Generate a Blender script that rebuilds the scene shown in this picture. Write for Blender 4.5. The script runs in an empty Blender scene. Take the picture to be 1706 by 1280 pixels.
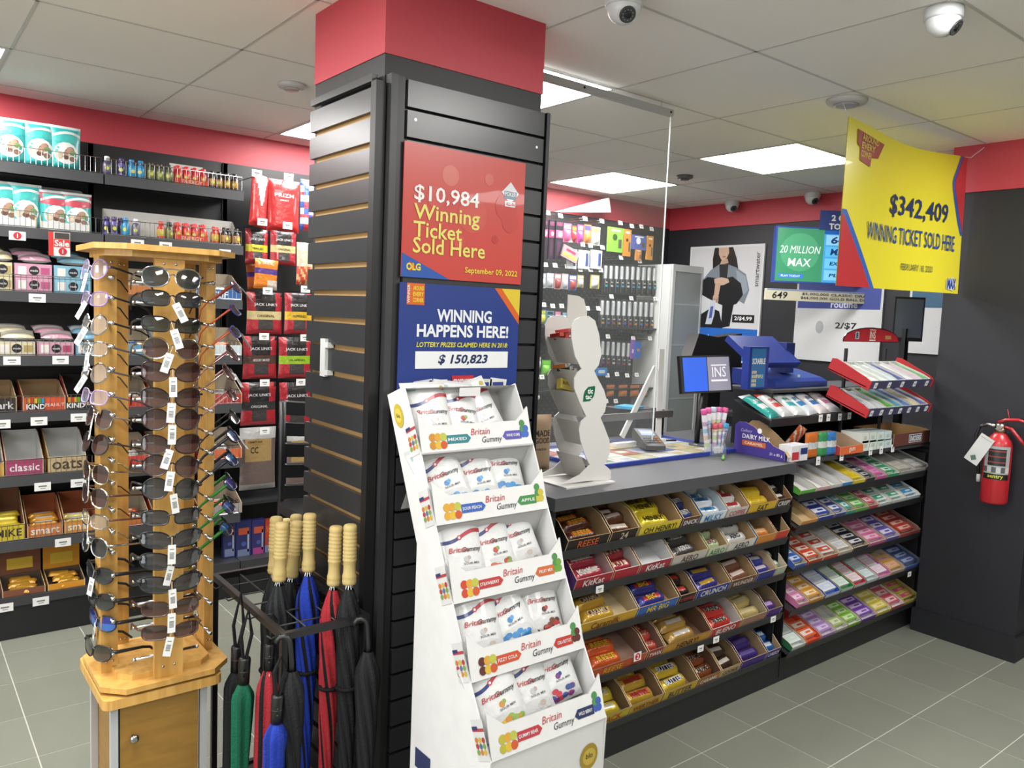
import bpy, math, random
from mathutils import Vector, Matrix
random.seed(7)
S = bpy.context.scene
COLL = S.collection
R_ = math.radians
# ---------------------------------------------------------------- camera
CAM = Vector((0, 0, 1.489)); FPX = 1323.75
_yaw, _pit, _rol = R_(38.513), R_(5.081), R_(-2.373)
FW = Vector((math.cos(_pit)*math.sin(_yaw), math.cos(_pit)*math.cos(_yaw), -math.sin(_pit)))
_rt = Vector((math.cos(_yaw), -math.sin(_yaw), 0)); _dn = FW.cross(_rt)
RT = math.cos(_rol)*_rt + math.sin(_rol)*_dn
DN = -math.sin(_rol)*_rt + math.cos(_rol)*_dn
cd = bpy.data.cameras.new('camera'); cam = bpy.data.objects.new('camera', cd); COLL.objects.link(cam)
cd.sensor_fit = 'HORIZONTAL'; cd.sensor_width = 36; cd.lens = FPX/1706*36; cd.clip_start = .02
_m = Matrix((RT, -DN, -FW)).transposed().to_4x4(); _m.translation = CAM; cam.matrix_world = _m
S.camera = cam
# ---------------------------------------------------------------- world, exposure
w = bpy.data.worlds.new('world'); S.world = w; w.use_nodes = True
w.node_tree.nodes['Background'].inputs[0].default_value = (.97, .98, 1, 1)
w.node_tree.nodes['Background'].inputs[1].default_value = 2.6
S.view_settings.view_transform = 'Standard'; S.view_settings.look = 'None'
S.view_settings.gamma = 1; S.view_settings.use_curve_mapping = False
S.view_settings.exposure = 0.6
LED_POWER = 18.0
pl = bpy.data.lights.new('added_window_portal', 'AREA'); pl.shape = 'RECTANGLE'; pl.size = 5.5; pl.size_y = 1.95; pl.cycles.is_portal = True
po = bpy.data.objects.new('added_window_portal', pl); COLL.objects.link(po); po.location = (-2.59, -.25, 1.22); po.rotation_euler = (R_(90), 0, R_(-90))  # guides world light through the windows added on the unseen left wall
S.cycles.use_denoising = True
S.cycles.max_bounces = 8; S.cycles.transparent_max_bounces = 24
S.cycles.caustics_reflective = False; S.cycles.caustics_refractive = False
S.cycles.sample_clamp_indirect = 6

def P(x, y, ax, val):
    """3-D point seen at photo position (x, y) on the real plane axis ax = val"""
    d = (x-853)/FPX*RT + (y-640)/FPX*DN + FW
    return CAM + d*((val-CAM[ax])/d[ax])
# ---------------------------------------------------------------- colours, materials
def lin(c):
    if isinstance(c, str):
        c = c.lstrip('#'); c = tuple(int(c[i:i+2], 16)/255 for i in (0, 2, 4))
    return tuple((v/12.92 if v <= .04045 else ((v+.055)/1.055)**2.4) for v in c[:3])
MATS = {}
def mat(name, rough=.5, metal=0., spec=.5, bump=0., bscale=60., alpha=1., trans=0., coat=0., emit=0., var=0., vscale=8., tint=None):
    m = bpy.data.materials.new(name); m.use_nodes = True; nt = m.node_tree; n = nt.nodes; b = n['Principled BSDF']
    if tint: src = None; b.inputs['Base Color'].default_value = (*lin(tint), 1)
    else:
        a = n.new('ShaderNodeAttribute'); a.attribute_name = 'Col'; src = a.outputs['Color']
    tc = n.new('ShaderNodeTexCoord'); nz = n.new('ShaderNodeTexNoise'); nz.inputs['Scale'].default_value = vscale
    nz.inputs['Detail'].default_value = 4; nt.links.new(tc.outputs['Object'], nz.inputs['Vector'])
    if src is not None:
        mr = n.new('ShaderNodeMapRange'); mr.inputs['To Min'].default_value = 1-var; mr.inputs['To Max'].default_value = 1+var
        nt.links.new(nz.outputs['Fac'], mr.inputs['Value'])
        mx = n.new('ShaderNodeVectorMath'); mx.operation = 'SCALE'
        nt.links.new(src, mx.inputs[0]); nt.links.new(mr.outputs['Result'], mx.inputs['Scale'])
        nt.links.new(mx.outputs['Vector'], b.inputs['Base Color'])
        if emit:
            nt.links.new(src, b.inputs['Emission Color']); b.inputs['Emission Strength'].default_value = emit
    b.inputs['Roughness'].default_value = rough; b.inputs['Metallic'].default_value = metal
    b.inputs['Specular IOR Level'].default_value = spec; b.inputs['Coat Weight'].default_value = coat
    b.inputs['Alpha'].default_value = alpha; b.inputs['Transmission Weight'].default_value = trans
    if bump:
        n2 = n.new('ShaderNodeTexNoise'); n2.inputs['Scale'].default_value = bscale; n2.inputs['Detail'].default_value = 3
        nt.links.new(tc.outputs['Object'], n2.inputs['Vector'])
        bp = n.new('ShaderNodeBump'); bp.inputs['Strength'].default_value = bump; bp.inputs['Distance'].default_value = .01
        nt.links.new(n2.outputs['Fac'], bp.inputs['Height']); nt.links.new(bp.outputs['Normal'], b.inputs['Normal'])
    MATS[name] = m; return m
mat('matte', .65, var=.06); mat('paint', .5, var=.03, vscale=3); mat('gloss', .32, var=.03, coat=.15)
mat('foil', .3, .25, bump=.35, bscale=45, var=.05, coat=.3); mat('bag', .38, bump=.3, bscale=38, var=.04, coat=.2)
mat('plastic', .35, var=.02); mat('chrome', .16, 1., var=.04); mat('steel', .38, 1., var=.05)
mat('blackmetal', .42, .0, .5, var=.1, vscale=12); mat('cloth', .75, bump=.3, bscale=150, var=.1, spec=.25)
mat('carton', .75, var=.08, vscale=20); mat('foam', .6, bump=.08, bscale=200, var=.04)
mat('clear', .12, alpha=.22, spec=.6, bump=.4, bscale=30); mat('pane', .04, alpha=.06, spec=.5)
mat('lens', .05, alpha=.95, spec=.8, coat=.6); mat('clearlens', .05, alpha=.3, spec=.8)
mat('screen', .15, emit=.5); mat('frost', .5, var=.05)
mat('slat', .3, 0, .6, var=.08, vscale=6)
def led_mat():
    m = bpy.data.materials.new('led'); m.use_nodes = True; b = m.node_tree.nodes['Principled BSDF']
    b.inputs['Base Color'].default_value = (1, 1, 1, 1); b.inputs['Emission Color'].default_value = (1, .985, .96, 1)
    b.inputs['Emission Strength'].default_value = LED_POWER; MATS['led'] = m
led_mat()
def wood_mat(name, c1, c2, sc):
    m = bpy.data.materials.new(name); m.use_nodes = True; nt = m.node_tree; n = nt.nodes; b = n['Principled BSDF']
    tc = n.new('ShaderNodeTexCoord'); mp = n.new('ShaderNodeMapping'); mp.inputs['Scale'].default_value = sc
    nz = n.new('ShaderNodeTexNoise'); nz.inputs['Scale'].default_value = 3; nz.inputs['Detail'].default_value = 5; nz.inputs['Distortion'].default_value = .6
    cr = n.new('ShaderNodeValToRGB'); cr.color_ramp.elements[0].position = .3; cr.color_ramp.elements[1].position = .7
    cr.color_ramp.elements[0].color = (*lin(c1), 1); cr.color_ramp.elements[1].color = (*lin(c2), 1)
    L = nt.links.new
    L(tc.outputs['Object'], mp.inputs['Vector']); L(mp.outputs['Vector'], nz.inputs['Vector']); L(nz.outputs['Fac'], cr.inputs['Fac']); L(cr.outputs['Color'], b.inputs['Base Color'])
    b.inputs['Roughness'].default_value = .38; MATS[name] = m
wood_mat('wood', '#b98a45', '#d3a75c', (14, 14, 1.2)); wood_mat('wood_door', '#8c682c', '#9d7635', (2, 2, 12))
def tile_mat(name, c, rough, var, sc, bump):
    m = bpy.data.materials.new(name); m.use_nodes = True; nt = m.node_tree; n = nt.nodes; b = n['Principled BSDF']
    tc = n.new('ShaderNodeNewGeometry'); oi = n.new('ShaderNodeObjectInfo')
    nz = n.new('ShaderNodeTexNoise'); nz.inputs['Scale'].default_value = sc; nz.inputs['Detail'].default_value = 6
    ad = n.new('ShaderNodeMath'); ad.operation = 'MULTIPLY_ADD'; ad.inputs[1].default_value = .5
    mr = n.new('ShaderNodeMapRange'); mr.inputs['From Max'].default_value = 1.2; mr.inputs['To Min'].default_value = 1-var; mr.inputs['To Max'].default_value = 1+var
    mx = n.new('ShaderNodeVectorMath'); mx.operation = 'SCALE'; mx.inputs[0].default_value = lin(c)
    L = nt.links.new
    L(tc.outputs['Position'], nz.inputs['Vector']); L(oi.outputs['Random'], ad.inputs[0]); L(nz.outputs['Fac'], ad.inputs[2])
    L(ad.outputs[0], mr.inputs['Value']); L(mr.outputs['Result'], mx.inputs['Scale']); L(mx.outputs['Vector'], b.inputs['Base Color'])
    b.inputs['Roughness'].default_value = rough
    bp = n.new('ShaderNodeBump'); bp.inputs['Strength'].default_value = bump; bp.inputs['Distance'].default_value = .004
    n2 = n.new('ShaderNodeTexNoise'); n2.inputs['Scale'].default_value = sc*12; L(tc.outputs['Position'], n2.inputs['Vector'])
    L(n2.outputs['Fac'], bp.inputs['Height']); L(bp.outputs['Normal'], b.inputs['Normal']); MATS[name] = m
tile_mat('floor_tile', '#73756a', .36, .1, 5, .08); tile_mat('ceiling_tile', '#f3f1ec', .85, .03, 3, .1)
# ---------------------------------------------------------------- mesh builder
_TXT = {}
def text2d(s, bold=0., shear=0.):
    k = (s, bold, shear)
    if k not in _TXT:
        c = bpy.data.curves.new('t', 'FONT'); c.body = s; c.size = 1; c.resolution_u = 2; c.offset = bold; c.shear = shear
        c.align_x = 'LEFT'; o = bpy.data.objects.new('t', c); me = bpy.data.meshes.new_from_object(o)
        vs = [(v.co.x, v.co.y) for v in me.vertices]; fs = [tuple(p.vertices) for p in me.polygons]
        if not vs: vs = [(0, 0), (1, 0), (0, 1)]; fs = []
        x0 = min(v[0] for v in vs); x1 = max(v[0] for v in vs); y0 = min(v[1] for v in vs); y1 = max(v[1] for v in vs)
        vs = [(v[0]-(x0+x1)/2, v[1]-(y0+y1)/2) for v in vs]
        _TXT[k] = (vs, fs, x1-x0, y1-y0)
        bpy.data.objects.remove(o); bpy.data.curves.remove(c); bpy.data.meshes.remove(me)
    return _TXT[k]
ALB = .74     # paper and plastic reflect a little less than their picked colour
class MB:
    def __init__(s): s.v = []; s.f = []; s.c = []; s.sm = []; s.m = []; s.T = None; s.mi = 0
    def pt(s, p):
        p = Vector(p); s.v.append(s.T @ p if s.T else p); return len(s.v)-1
    def face(s, ids, c, smooth=False): s.f.append(tuple(ids)); s.c.append(c); s.sm.append(smooth); s.m.append(s.mi)
    def poly(s, pts, c, smooth=False): s.face([s.pt(p) for p in pts], c, smooth); return s
    def box(s, x0, x1, y0, y1, z0, z1, c, cf=None, top=None):
        i = [s.pt((x, y, z)) for z in (z0, z1) for y in (y0, y1) for x in (x0, x1)]
        for q, cc in (((0, 2, 3, 1), c), ((4, 5, 7, 6), top or c), ((0, 1, 5, 4), cf or c), ((2, 6, 7, 3), c), ((0, 4, 6, 2), c), ((1, 3, 7, 5), c)): s.face([i[k] for k in q], cc)
        return s
    def rbox(s, x0, x1, y0, y1, z0, z1, r, c, n=3):
        """box with rounded vertical edges"""
        pts = []
        for cx, cy, a0 in ((x1-r, y1-r, 0), (x0+r, y1-r, 90), (x0+r, y0+r, 180), (x1-r, y0+r, 270)):
            for k in range(n+1): a = R_(a0+90*k/n); pts.append((cx+r*math.cos(a), cy+r*math.sin(a)))
        return s.prism(pts, z0, z1, c)
    def prism(s, pts, z0, z1, c, side=None):
        """polygon in x,y extruded along z"""
        n = len(pts); a = [s.pt((x, y, z0)) for x, y in pts]; b = [s.pt((x, y, z1)) for x, y in pts]
        s.face(a[::-1], c); s.face(b, c)
        for k in range(n): s.face((a[k], a[(k+1) % n], b[(k+1) % n], b[k]), side or c)
        return s
    def tube(s, pts, r, c, n=8, cap=True, closed=False):
        pts = [Vector(p) for p in pts]; rs = r if isinstance(r, (list, tuple)) else [r]*len(pts); rings = []; N = len(pts)
        up = None
        for k, p in enumerate(pts):
            if closed: d = (pts[(k+1) % N]-pts[k-1]).normalized()
            else: d = (pts[min(k+1, N-1)]-pts[max(k-1, 0)]).normalized()
            if up is None: up = Vector((0, 0, 1)) if abs(d.z) < .9 else Vector((1, 0, 0))
            sd = d.cross(up)
            if sd.length < 1e-5: sd = d.orthogonal()
            sd.normalize(); up = sd.cross(d).normalized()
            rings.append([s.pt(p+rs[k]*(math.cos(2*math.pi*j/n)*sd+math.sin(2*math.pi*j/n)*up)) for j in range(n)])
        for k in range(N if closed else N-1):
            a, b = rings[k], rings[(k+1) % N]
            for j in range(n): s.face((a[j], a[(j+1) % n], b[(j+1) % n], b[j]), c, n > 5)
        if cap and not closed: s.face(rings[0][::-1], c); s.face(rings[-1], c)
        return s
    def lathe(s, prof, c, n=16, axis=None, cols=None, closed=True):
        """profile of (r, z) turned about z"""
        rings = []
        for r, z in prof: rings.append([s.pt((r*math.cos(2*math.pi*j/n), r*math.sin(2*math.pi*j/n), z)) for j in range(n)])
        for k in range(len(prof)-1):
            a, b = rings[k], rings[k+1]
            for j in range(n): s.face((a[j], a[(j+1) % n], b[(j+1) % n], b[j]), cols[k] if cols else c, True)
        if closed: s.face(rings[0][::-1], cols[0] if cols else c); s.face(rings[-1], cols[-1] if cols else c)
        return s
    def disc(s, o, r, c, xd=(1, 0, 0), yd=(0, 0, 1), n=20, ry=None):
        o, xd, yd = Vector(o), Vector(xd), Vector(yd); ry = ry or r
        return s.poly([o+r*math.cos(2*math.pi*k/n)*xd+ry*math.sin(2*math.pi*k/n)*yd for k in range(n)], c)
    def rect(s, o, w, h, c, xd=(1, 0, 0), yd=(0, 0, 1)):
        o, xd, yd = Vector(o), Vector(xd)*w/2, Vector(yd)*h/2
        return s.poly([o-xd-yd, o+xd-yd, o+xd+yd, o-xd+yd], c)
    def text(s, t, o, h, c, xd=(1, 0, 0), yd=(0, 0, 1), w=None, bold=.01, shear=0., warp=None):
        """lettering of total height h (width squeezed to w), centred on o"""
        vs, fs, tw, th = text2d(t, bold, shear); k = h/th; kx = k
        if w: kx = w/tw
        o, xd, yd = Vector(o), Vector(xd), Vector(yd)
        if warp: ids = [s.pt(warp(o, x*kx, y*k)) for x, y in vs]
        else: ids = [s.pt(o+xd*(x*kx)+yd*(y*k)) for x, y in vs]
        for f in fs: s.face([ids[q] for q in f], c)
        return s
    def grid(s, fn, nu, nv, col, smooth=True, flip=False):
        """fn(u,v)->point, col(u,v)->colour or a colour"""
        ids = [[s.pt(fn(u/nu, v/nv)) for u in range(nu+1)] for v in range(nv+1)]
        for v in range(nv):
            for u in range(nu):
                q = (ids[v][u], ids[v][u+1], ids[v+1][u+1], ids[v+1][u])
                s.face(q[::-1] if flip else q, col((u+.5)/nu, (v+.5)/nv) if callable(col) else col, smooth)
        return s
    def mesh(s, name, mats='matte'):
        if isinstance(mats, str): mats = [mats]
        me = bpy.data.meshes.new(name); me.from_pydata([tuple(v) for v in s.v], [], s.f)
        at = me.color_attributes.new('Col', 'FLOAT_COLOR', 'CORNER')
        vals = []; cache = {}
        for c, f in zip(s.c, s.f):
            if c not in cache: cache[c] = (*[v*ALB for v in lin(c)], 1.)
            vals.extend(cache[c]*len(f))
        at.data.foreach_set('color', vals)
        me.polygons.foreach_set('use_smooth', s.sm); me.polygons.foreach_set('material_index', s.m)
        for m in mats: me.materials.append(MATS[m])
        me.update(); return me
    def obj(s, name, mats='matte', parent=None, loc=(0, 0, 0), rot=(0, 0, 0)):
        return place(name, s.mesh(name, mats), parent, loc, rot)
def place(name, me, parent=None, loc=(0, 0, 0), rot=(0, 0, 0), scale=None):
    o = bpy.data.objects.new(name, me); COLL.objects.link(o); o.parent = parent; o.location = loc; o.rotation_euler = rot
    if scale: o.scale = scale
    return o
def tag(o, label, cat, group=None, kind=None):
    if label: o['label'] = label
    if cat: o['category'] = cat
    if group: o['group'] = group
    if kind: o['kind'] = kind
    return o
def thing(name, label, cat, loc=(0, 0, 0), rot=(0, 0, 0), group=None):
    o = place(name, None, None, loc, rot); o.empty_display_size = .02
    return tag(o, label, cat, group)
def struct(name, mb, mats, parent=None):
    o = mb.obj(name, mats, parent)
    if not parent: o['kind'] = 'structure'
    return o
ORD = ['first', 'second', 'third', 'fourth', 'fifth', 'sixth', 'seventh', 'eighth', 'ninth', 'tenth', 'eleventh', 'twelfth', 'thirteenth', 'fourteenth', 'fifteenth', 'sixteenth', 'seventeenth', 'eighteenth', 'nineteenth', 'twentieth']
def frame(o, xd, zd=(0, 0, 1)):
    """matrix with local x along xd, local z along zd, origin o"""
    x = Vector(xd).normalized(); z = Vector(zd); y = z.cross(x).normalized(); z = x.cross(y)
    m = Matrix((x, y, z)).transposed().to_4x4(); m.translation = Vector(o); return m
# ================================================================ the room
H = 2.356; XW = 4.885; YW = 4.23; X0 = -2.6; Y0 = -3.2
RED = '#cf4653'; BLK = '#23242a'; SLAT = '#353638'
def walls():
    m = MB(); m.box(X0, XW+.1, YW, YW+.1, 0, H+.1, BLK); struct('wall_back', m, 'paint')
    m = MB(); m.box(X0, XW, YW-.012, YW, 2.2, H, RED); struct('trim_1', m, 'paint')
    m = MB(); m.box(XW, XW+.1, Y0, YW+.1, 0, H+.1, BLK); struct('wall_right', m, 'paint')
    m = MB(); m.box(XW-.012, XW, 1.735, YW-.012, 2.186, H, RED); struct('trim_2', m, 'paint')
    m = MB(); m.box(X0-.1, XW+.1, Y0-.1, Y0, 0, H+.1, '#e6e4de'); struct('wall_front', m, 'paint')
    # added glazed shop front on the unseen left wall, brings in fill light
    m = MB(); m.box(X0-.1, X0, Y0, YW+.1, 0, .24, '#cfccc6'); m.box(X0-.1, X0, Y0, YW+.1, 2.2, H+.1, '#cfccc6'); m.box(X0-.1, X0, 2.5, YW+.1, .24, 2.2, '#cfccc6'); m.box(X0-.1, X0, Y0, -3.0, .24, 2.2, '#cfccc6'); struct('wall_left', m, 'paint')
    for k in range(3):
        a = -3+5.5*k/3; b = -3+5.5*(k+1)/3; t = place('window_%d' % (k+1), None); t['kind'] = 'structure'
        m = MB(); x, X = X0-.08, X0-.02; m.box(x, X, a, a+.04, .24, 2.2, '#3a3a3c'); m.box(x, X, b-.04, b, .24, 2.2, '#3a3a3c'); m.box(x, X, a+.04, b-.04, .24, .28, '#3a3a3c'); m.box(x, X, a+.04, b-.04, 2.16, 2.2, '#3a3a3c'); m.obj('window_frame', 'blackmetal', t)
        MB().box(X0-.052, X0-.048, a+.04, b-.04, .28, 2.16, '#eef4f4').obj('pane', 'pane', t)
    # pillar at the right end of the counter
    m = MB(); m.box(4.006, XW, 1.29, 1.735, 0, 2.14, '#202128'); struct('wall_pillar', m, 'paint')
    m = MB(); m.box(4.0, XW, 1.284, 1.741, 2.14, H, RED); struct('trim_3', m, 'paint')
    m = MB(); m.box(3.994, XW, 1.278, 1.747, 0, .115, '#1c1d23'); struct('baseboard_right', m, 'paint')
walls()
def floor():
    m = MB(); m.box(X0, XW, Y0, YW, -.1, -.0012, '#c4c4ba'); fl = struct('floor', m, 'matte')
    g = .0022; me = MB(); T = .305
    def til(mm, x, y, w=T, d=T):
        mm.box(x+g, x+w-g, y+g, y+d-g, -.0011, 0, '#8b8e84')
    til(me, 0, 0); pm = me.mesh('floor_tile', 'floor_tile'); n = 0
    rest = MB(); x = 2.194-17*T
    while x < XW:
        y = 1.617-16*T
        while y < YW:
            vis = (1.6 < x < 4.3 and .6 < y < 1.85) or (-.4 < x < 1.3 and 1.6 < y < 3.95) or (1.2 < x < 2 and 2.2 < y < 3.9)
            if vis: place('floor_tile', pm, fl, (x, y, 0))
            else: til(rest, x, y)
            y += T
        x += T
    rest.obj('floor_tile_field', 'floor_tile', fl)['kind'] = 'stuff'
floor()
LEDS = {(0, 0)}
def gx(k): return .994+.61*k
def gy(k): return 1.60+.61*k
LED_CELLS = [(4, 1), (4, 3), (1, 1), (1, 3), (-2, 3), (-2, 1), (4, -2), (1, -2), (-2, -1), (-5, 1), (-5, 3), (-5, -1), (1, -5), (4, -5), (-2, -4)]
def ceiling():
    m = MB(); m.box(X0, XW, Y0, YW, H+.02, H+.12, '#8a8885'); ce = struct('ceiling', m, 'matte')
    t = MB(); t.box(.002, .608, .002, .608, 0, .012, '#d6d4d0'); pm = t.mesh('ceiling_tile', 'ceiling_tile')
    rest = MB(); kx = -6
    while gx(kx) < XW:
        ky = -8
        while gy(ky) < YW:
            x0, y0 = gx(kx), gy(ky); x1, y1 = min(x0+.61, XW), min(y0+.61, YW)
            if (kx, ky) not in LED_CELLS and x1 > X0 and y1 > Y0:
                vis = (kx >= -1 and ky >= 2) or (kx >= 0 and ky >= 0) or (kx >= 1 and ky >= -1)
                full = x1-x0 > .6 and y1-y0 > .6
                q = MB().box(.002, x1-x0-.002, .002, y1-y0-.002, 0, .012, '#d6d4d0') if not full else None
                if vis: place('ceiling_tile', pm if full else q.mesh('ceiling_tile', 'ceiling_tile'), ce, (x0, y0, H))
                else: rest.box(x0+.004, x1-.004, y0+.004, y1-.004, H, H+.012, '#d6d4d0')
            ky += 1
        kx += 1
    rest.obj('ceiling_tile_field', 'ceiling_tile', ce)['kind'] = 'stuff'
    for k in range(-5, 7):
        if gx(k) < XW: MB().box(gx(k)-.005, gx(k)+.005, Y0, YW, H-.0015, H-.0002, '#e6e4de').obj('ceiling_rail', 'paint', ce)
    for k in range(-7, 5): MB().box(X0, XW, gy(k)-.005, gy(k)+.005, H-.0015, H-.0002, '#e6e4de').obj('ceiling_rail', 'paint', ce)
ceiling()
def leds():
    labs = {(4, 1): 'square LED ceiling panel nearest the yellow banner', (4, 3): 'square LED ceiling panel above the hook wall behind the clear screen',
            (1, 1): 'square LED ceiling panel right behind the column, at the screen rail', (1, 3): 'small visible corner of LED panel left of the column',
            (-2, 3): 'LED ceiling panel cut off by the left edge of the photo'}
    for i, (kx, ky) in enumerate(LED_CELLS):
        x0, y0 = gx(kx), gy(ky)
        t = thing('ceiling_light', labs.get((kx, ky), 'square LED ceiling panel over the unseen front of the shop'), 'light', (x0+.305, y0+.305, H), group='square LED ceiling panels')
        m = MB()
        for a, b, c_, d in ((-.3, .3, -.3, -.288), (-.3, .3, .288, .3), (-.3, -.288, -.288, .288), (.288, .3, -.288, .288)): m.box(a, b, c_, d, -.004, .012, '#e9e9e6')
        m.obj('light_frame', 'paint', t)
        MB().rect((0, 0, 0), .576, .576, '#ffffff', (1, 0, 0), (0, -1, 0)).obj('diffuser', 'led', t)
leds()
# ---------------------------------------------------------------- column with slat panels
CX0, CX1, CY0, CY1 = 1.043, 1.577, 1.897, 2.32
def column():
    c = MB(); c.box(CX0, CX1, CY0, CY1, 0, 2.15, '#2f3032'); col = struct('wall_column', c, 'paint')
    m = MB(); m.box(CX0-.003, CX1+.003, CY0-.003, CY1+.003, 2.15, H, RED); struct('trim_4', m, 'paint')
    # left face panel: raw MDF grooves with dark T profile
    t = thing('slat_panel', 'black slat wall panel with raw wood grooves on the column, left side', 'panel', (CX0, CY0, 0))
    y0, y1 = .02, .40; pit = .0776
    MB().box(-.012, -.001, y0+.004, y1-.02, .02, 2.02, '#c9a26a').obj('groove_board', 'carton', t)
    MB().box(-.03, -.001, -.012, y0-.004, .02, 2.075, '#1b1b1d').obj('edge_trim', 'blackmetal', t)
    k = 0; z = 2.070+.0388; sl = MB().box(-.026, -.010, 0, y1-y0, -.0308, .0308, SLAT).mesh('slat', 'slat')
    cut = MB().box(-.026, -.010, 0, .23, -.0308, .0308, SLAT).mesh('slat', 'slat')
    zs = []
    while z > .05:
        zs.append(z); z -= pit
    for z in zs:
        if z > 2.09: MB().box(-.026, -.010, y0, y1, 2.078, 2.097, SLAT).obj('slat', 'slat', t); continue
        if 1.28 < z < 1.41: place('slat', cut, t, (0, y0, z)); MB().box(-.022, -.009, y0+.24, y1-.02, z-.0385, z+.0385, '#232425').obj('back_plate', 'paint', t)
        else: place('slat', sl, t, (0, y0, z))
        MB().box(-.02, -.010, y0-.01, y0-.001, z-.055, z-.025, '#d9b47a').obj('groove_end', 'carton', t)
    o = thing('wall_switch', 'narrow white plastic bracket in the cut-out of the left slat panel', 'bracket', (CX0-.03, CY0+.258, 1.338))
    MB().box(-.006, .02, -.012, .02, -.055, .055, '#e6e8e6').obj('plate', 'plastic', o)
    MB().box(-.006, .012, -.03, -.012, .03, .045, '#e6e8e6').obj('clip', 'plastic', o); MB().box(-.006, .012, -.03, -.012, -.05, -.036, '#e6e8e6').obj('clip', 'plastic', o)
    # right face panel: black grooves
    t = thing('slat_panel', 'black slat wall panel behind the two lottery posters', 'panel', (CX0, CY0, 0))
    x0, x1 = .055, CX1-CX0-.004
    MB().box(x0-.004, x1, -.014, -.001, .02, 2.085, '#131316').obj('groove_board', 'blackmetal', t)
    MB().box(.004, .024, -.03, -.001, .02, 2.095, '#39393b').obj('edge_trim', 'blackmetal', t); MB().box(.026, .049, -.024, -.001, .02, 2.095, '#2a2a2c').obj('edge_trim', 'blackmetal', t)
    MB().box(x1+.0005, x1+.013, -.036, -.001, .02, 2.09, '#4a4a4c').obj('edge_trim', 'steel', t)
    s2 = MB().box(x0, x1-.003, -.029, -.0141, -.0345, .0345, SLAT).mesh('slat', 'slat')
    z = 2.016+.0388
    while z > .05: place('slat', s2, t, (0, 0, z)); z -= .0776
    for px_, pz in ((x0+.025, 1.99), (x1-.03, 1.985)):
        MB().disc((px_, -.0295, pz), .004, '#d8d8d4').obj('screw', 'steel', t)
    return col
column()
# ================================================================ makers of goods
def lerp(a, b, t): return a+(b-a)*t
def pouch_mesh(name, w, h, t, col, texts=(), fin='bag', back='#d8d8d6', nu=12, nv=16, shapes=()):
    """sealed bag standing on z=0, front towards -y; col is a colour or a print function (u,v)"""
    m = MB()
    def bulge(u, v):
        a = max(0., 1-abs(2*u-1)**2.6); b = min(1., v/.10)*min(1., (1-v)/.16); b = max(0., b)
        return t/2*a**.7*(b**.6)*(1.12-.35*v)
    def wv(v): return w*(1-.04*math.sin(math.pi*v))
    fr = lambda u, v: ((u-.5)*wv(v), -bulge(u, v)-.0006, v*h)
    m.grid(fr, nu, nv, col)
    m.grid(lambda u, v: ((u-.5)*wv(v), bulge(u, v)*.8+.0006, v*h), nu//2, nv//2, back, flip=True)
    def srf(u, v, e): p = fr(min(1, max(0, u)), min(1, max(0, v))); return Vector((p[0], p[1]-e, p[2]))
    for k, sh_ in enumerate(shapes):
        e = .0007+.00006*k
        if sh_[0] == 'e':
            _, u, v, ru, rv, c = sh_; n = 14; ce = m.pt(srf(u, v, e)); r1 = [m.pt(srf(u+ru*.55*math.cos(q*2*math.pi/n), v+rv*.55*math.sin(q*2*math.pi/n), e)) for q in range(n)]; r2 = [m.pt(srf(u+ru*math.cos(q*2*math.pi/n), v+rv*math.sin(q*2*math.pi/n), e)) for q in range(n)]
            for q in range(n): j = (q+1) % n; m.face((ce, r1[q], r1[j]), c, True); m.face((r1[q], r2[q], r2[j], r1[j]), c, True)
        else:
            _, lo, hi, u0, u1, c = sh_; n = 14; a = [(m.pt(srf(lerp(u0, u1, q/n), lo(lerp(u0, u1, q/n)), e)), m.pt(srf(lerp(u0, u1, q/n), (lo(lerp(u0, u1, q/n))+hi(lerp(u0, u1, q/n)))/2, e)), m.pt(srf(lerp(u0, u1, q/n), hi(lerp(u0, u1, q/n)), e))) for q in range(n+1)]
            for q in range(n): m.face((a[q][0], a[q+1][0], a[q+1][1], a[q][1]), c, True); m.face((a[q][1], a[q+1][1], a[q+1][2], a[q][2]), c, True)
    for tx in texts:
        s_, u0, v0, hh, c = tx[:5]; ww = tx[5] if len(tx) > 5 else None; sh = tx[6] if len(tx) > 6 else 0
        def warp(o, x, y, u0=u0, v0=v0):
            u = min(1, max(0, u0+x/w)); v = min(1, max(0, v0+y/h)); p = fr(u, v); return Vector((p[0], p[1]-.0016, p[2]))
        m.text(s_, (0, 0, 0), hh*h, c, warp=warp, w=ww*w if ww else None, bold=.012, shear=sh)
    return m.mesh(name, fin)
def stripes(*bands):
    """bands of (top v, colour) from the bottom up"""
    def f(u, v):
        for vt, c in bands:
            if v <= vt: return c
        return bands[-1][1]
    return f
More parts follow.
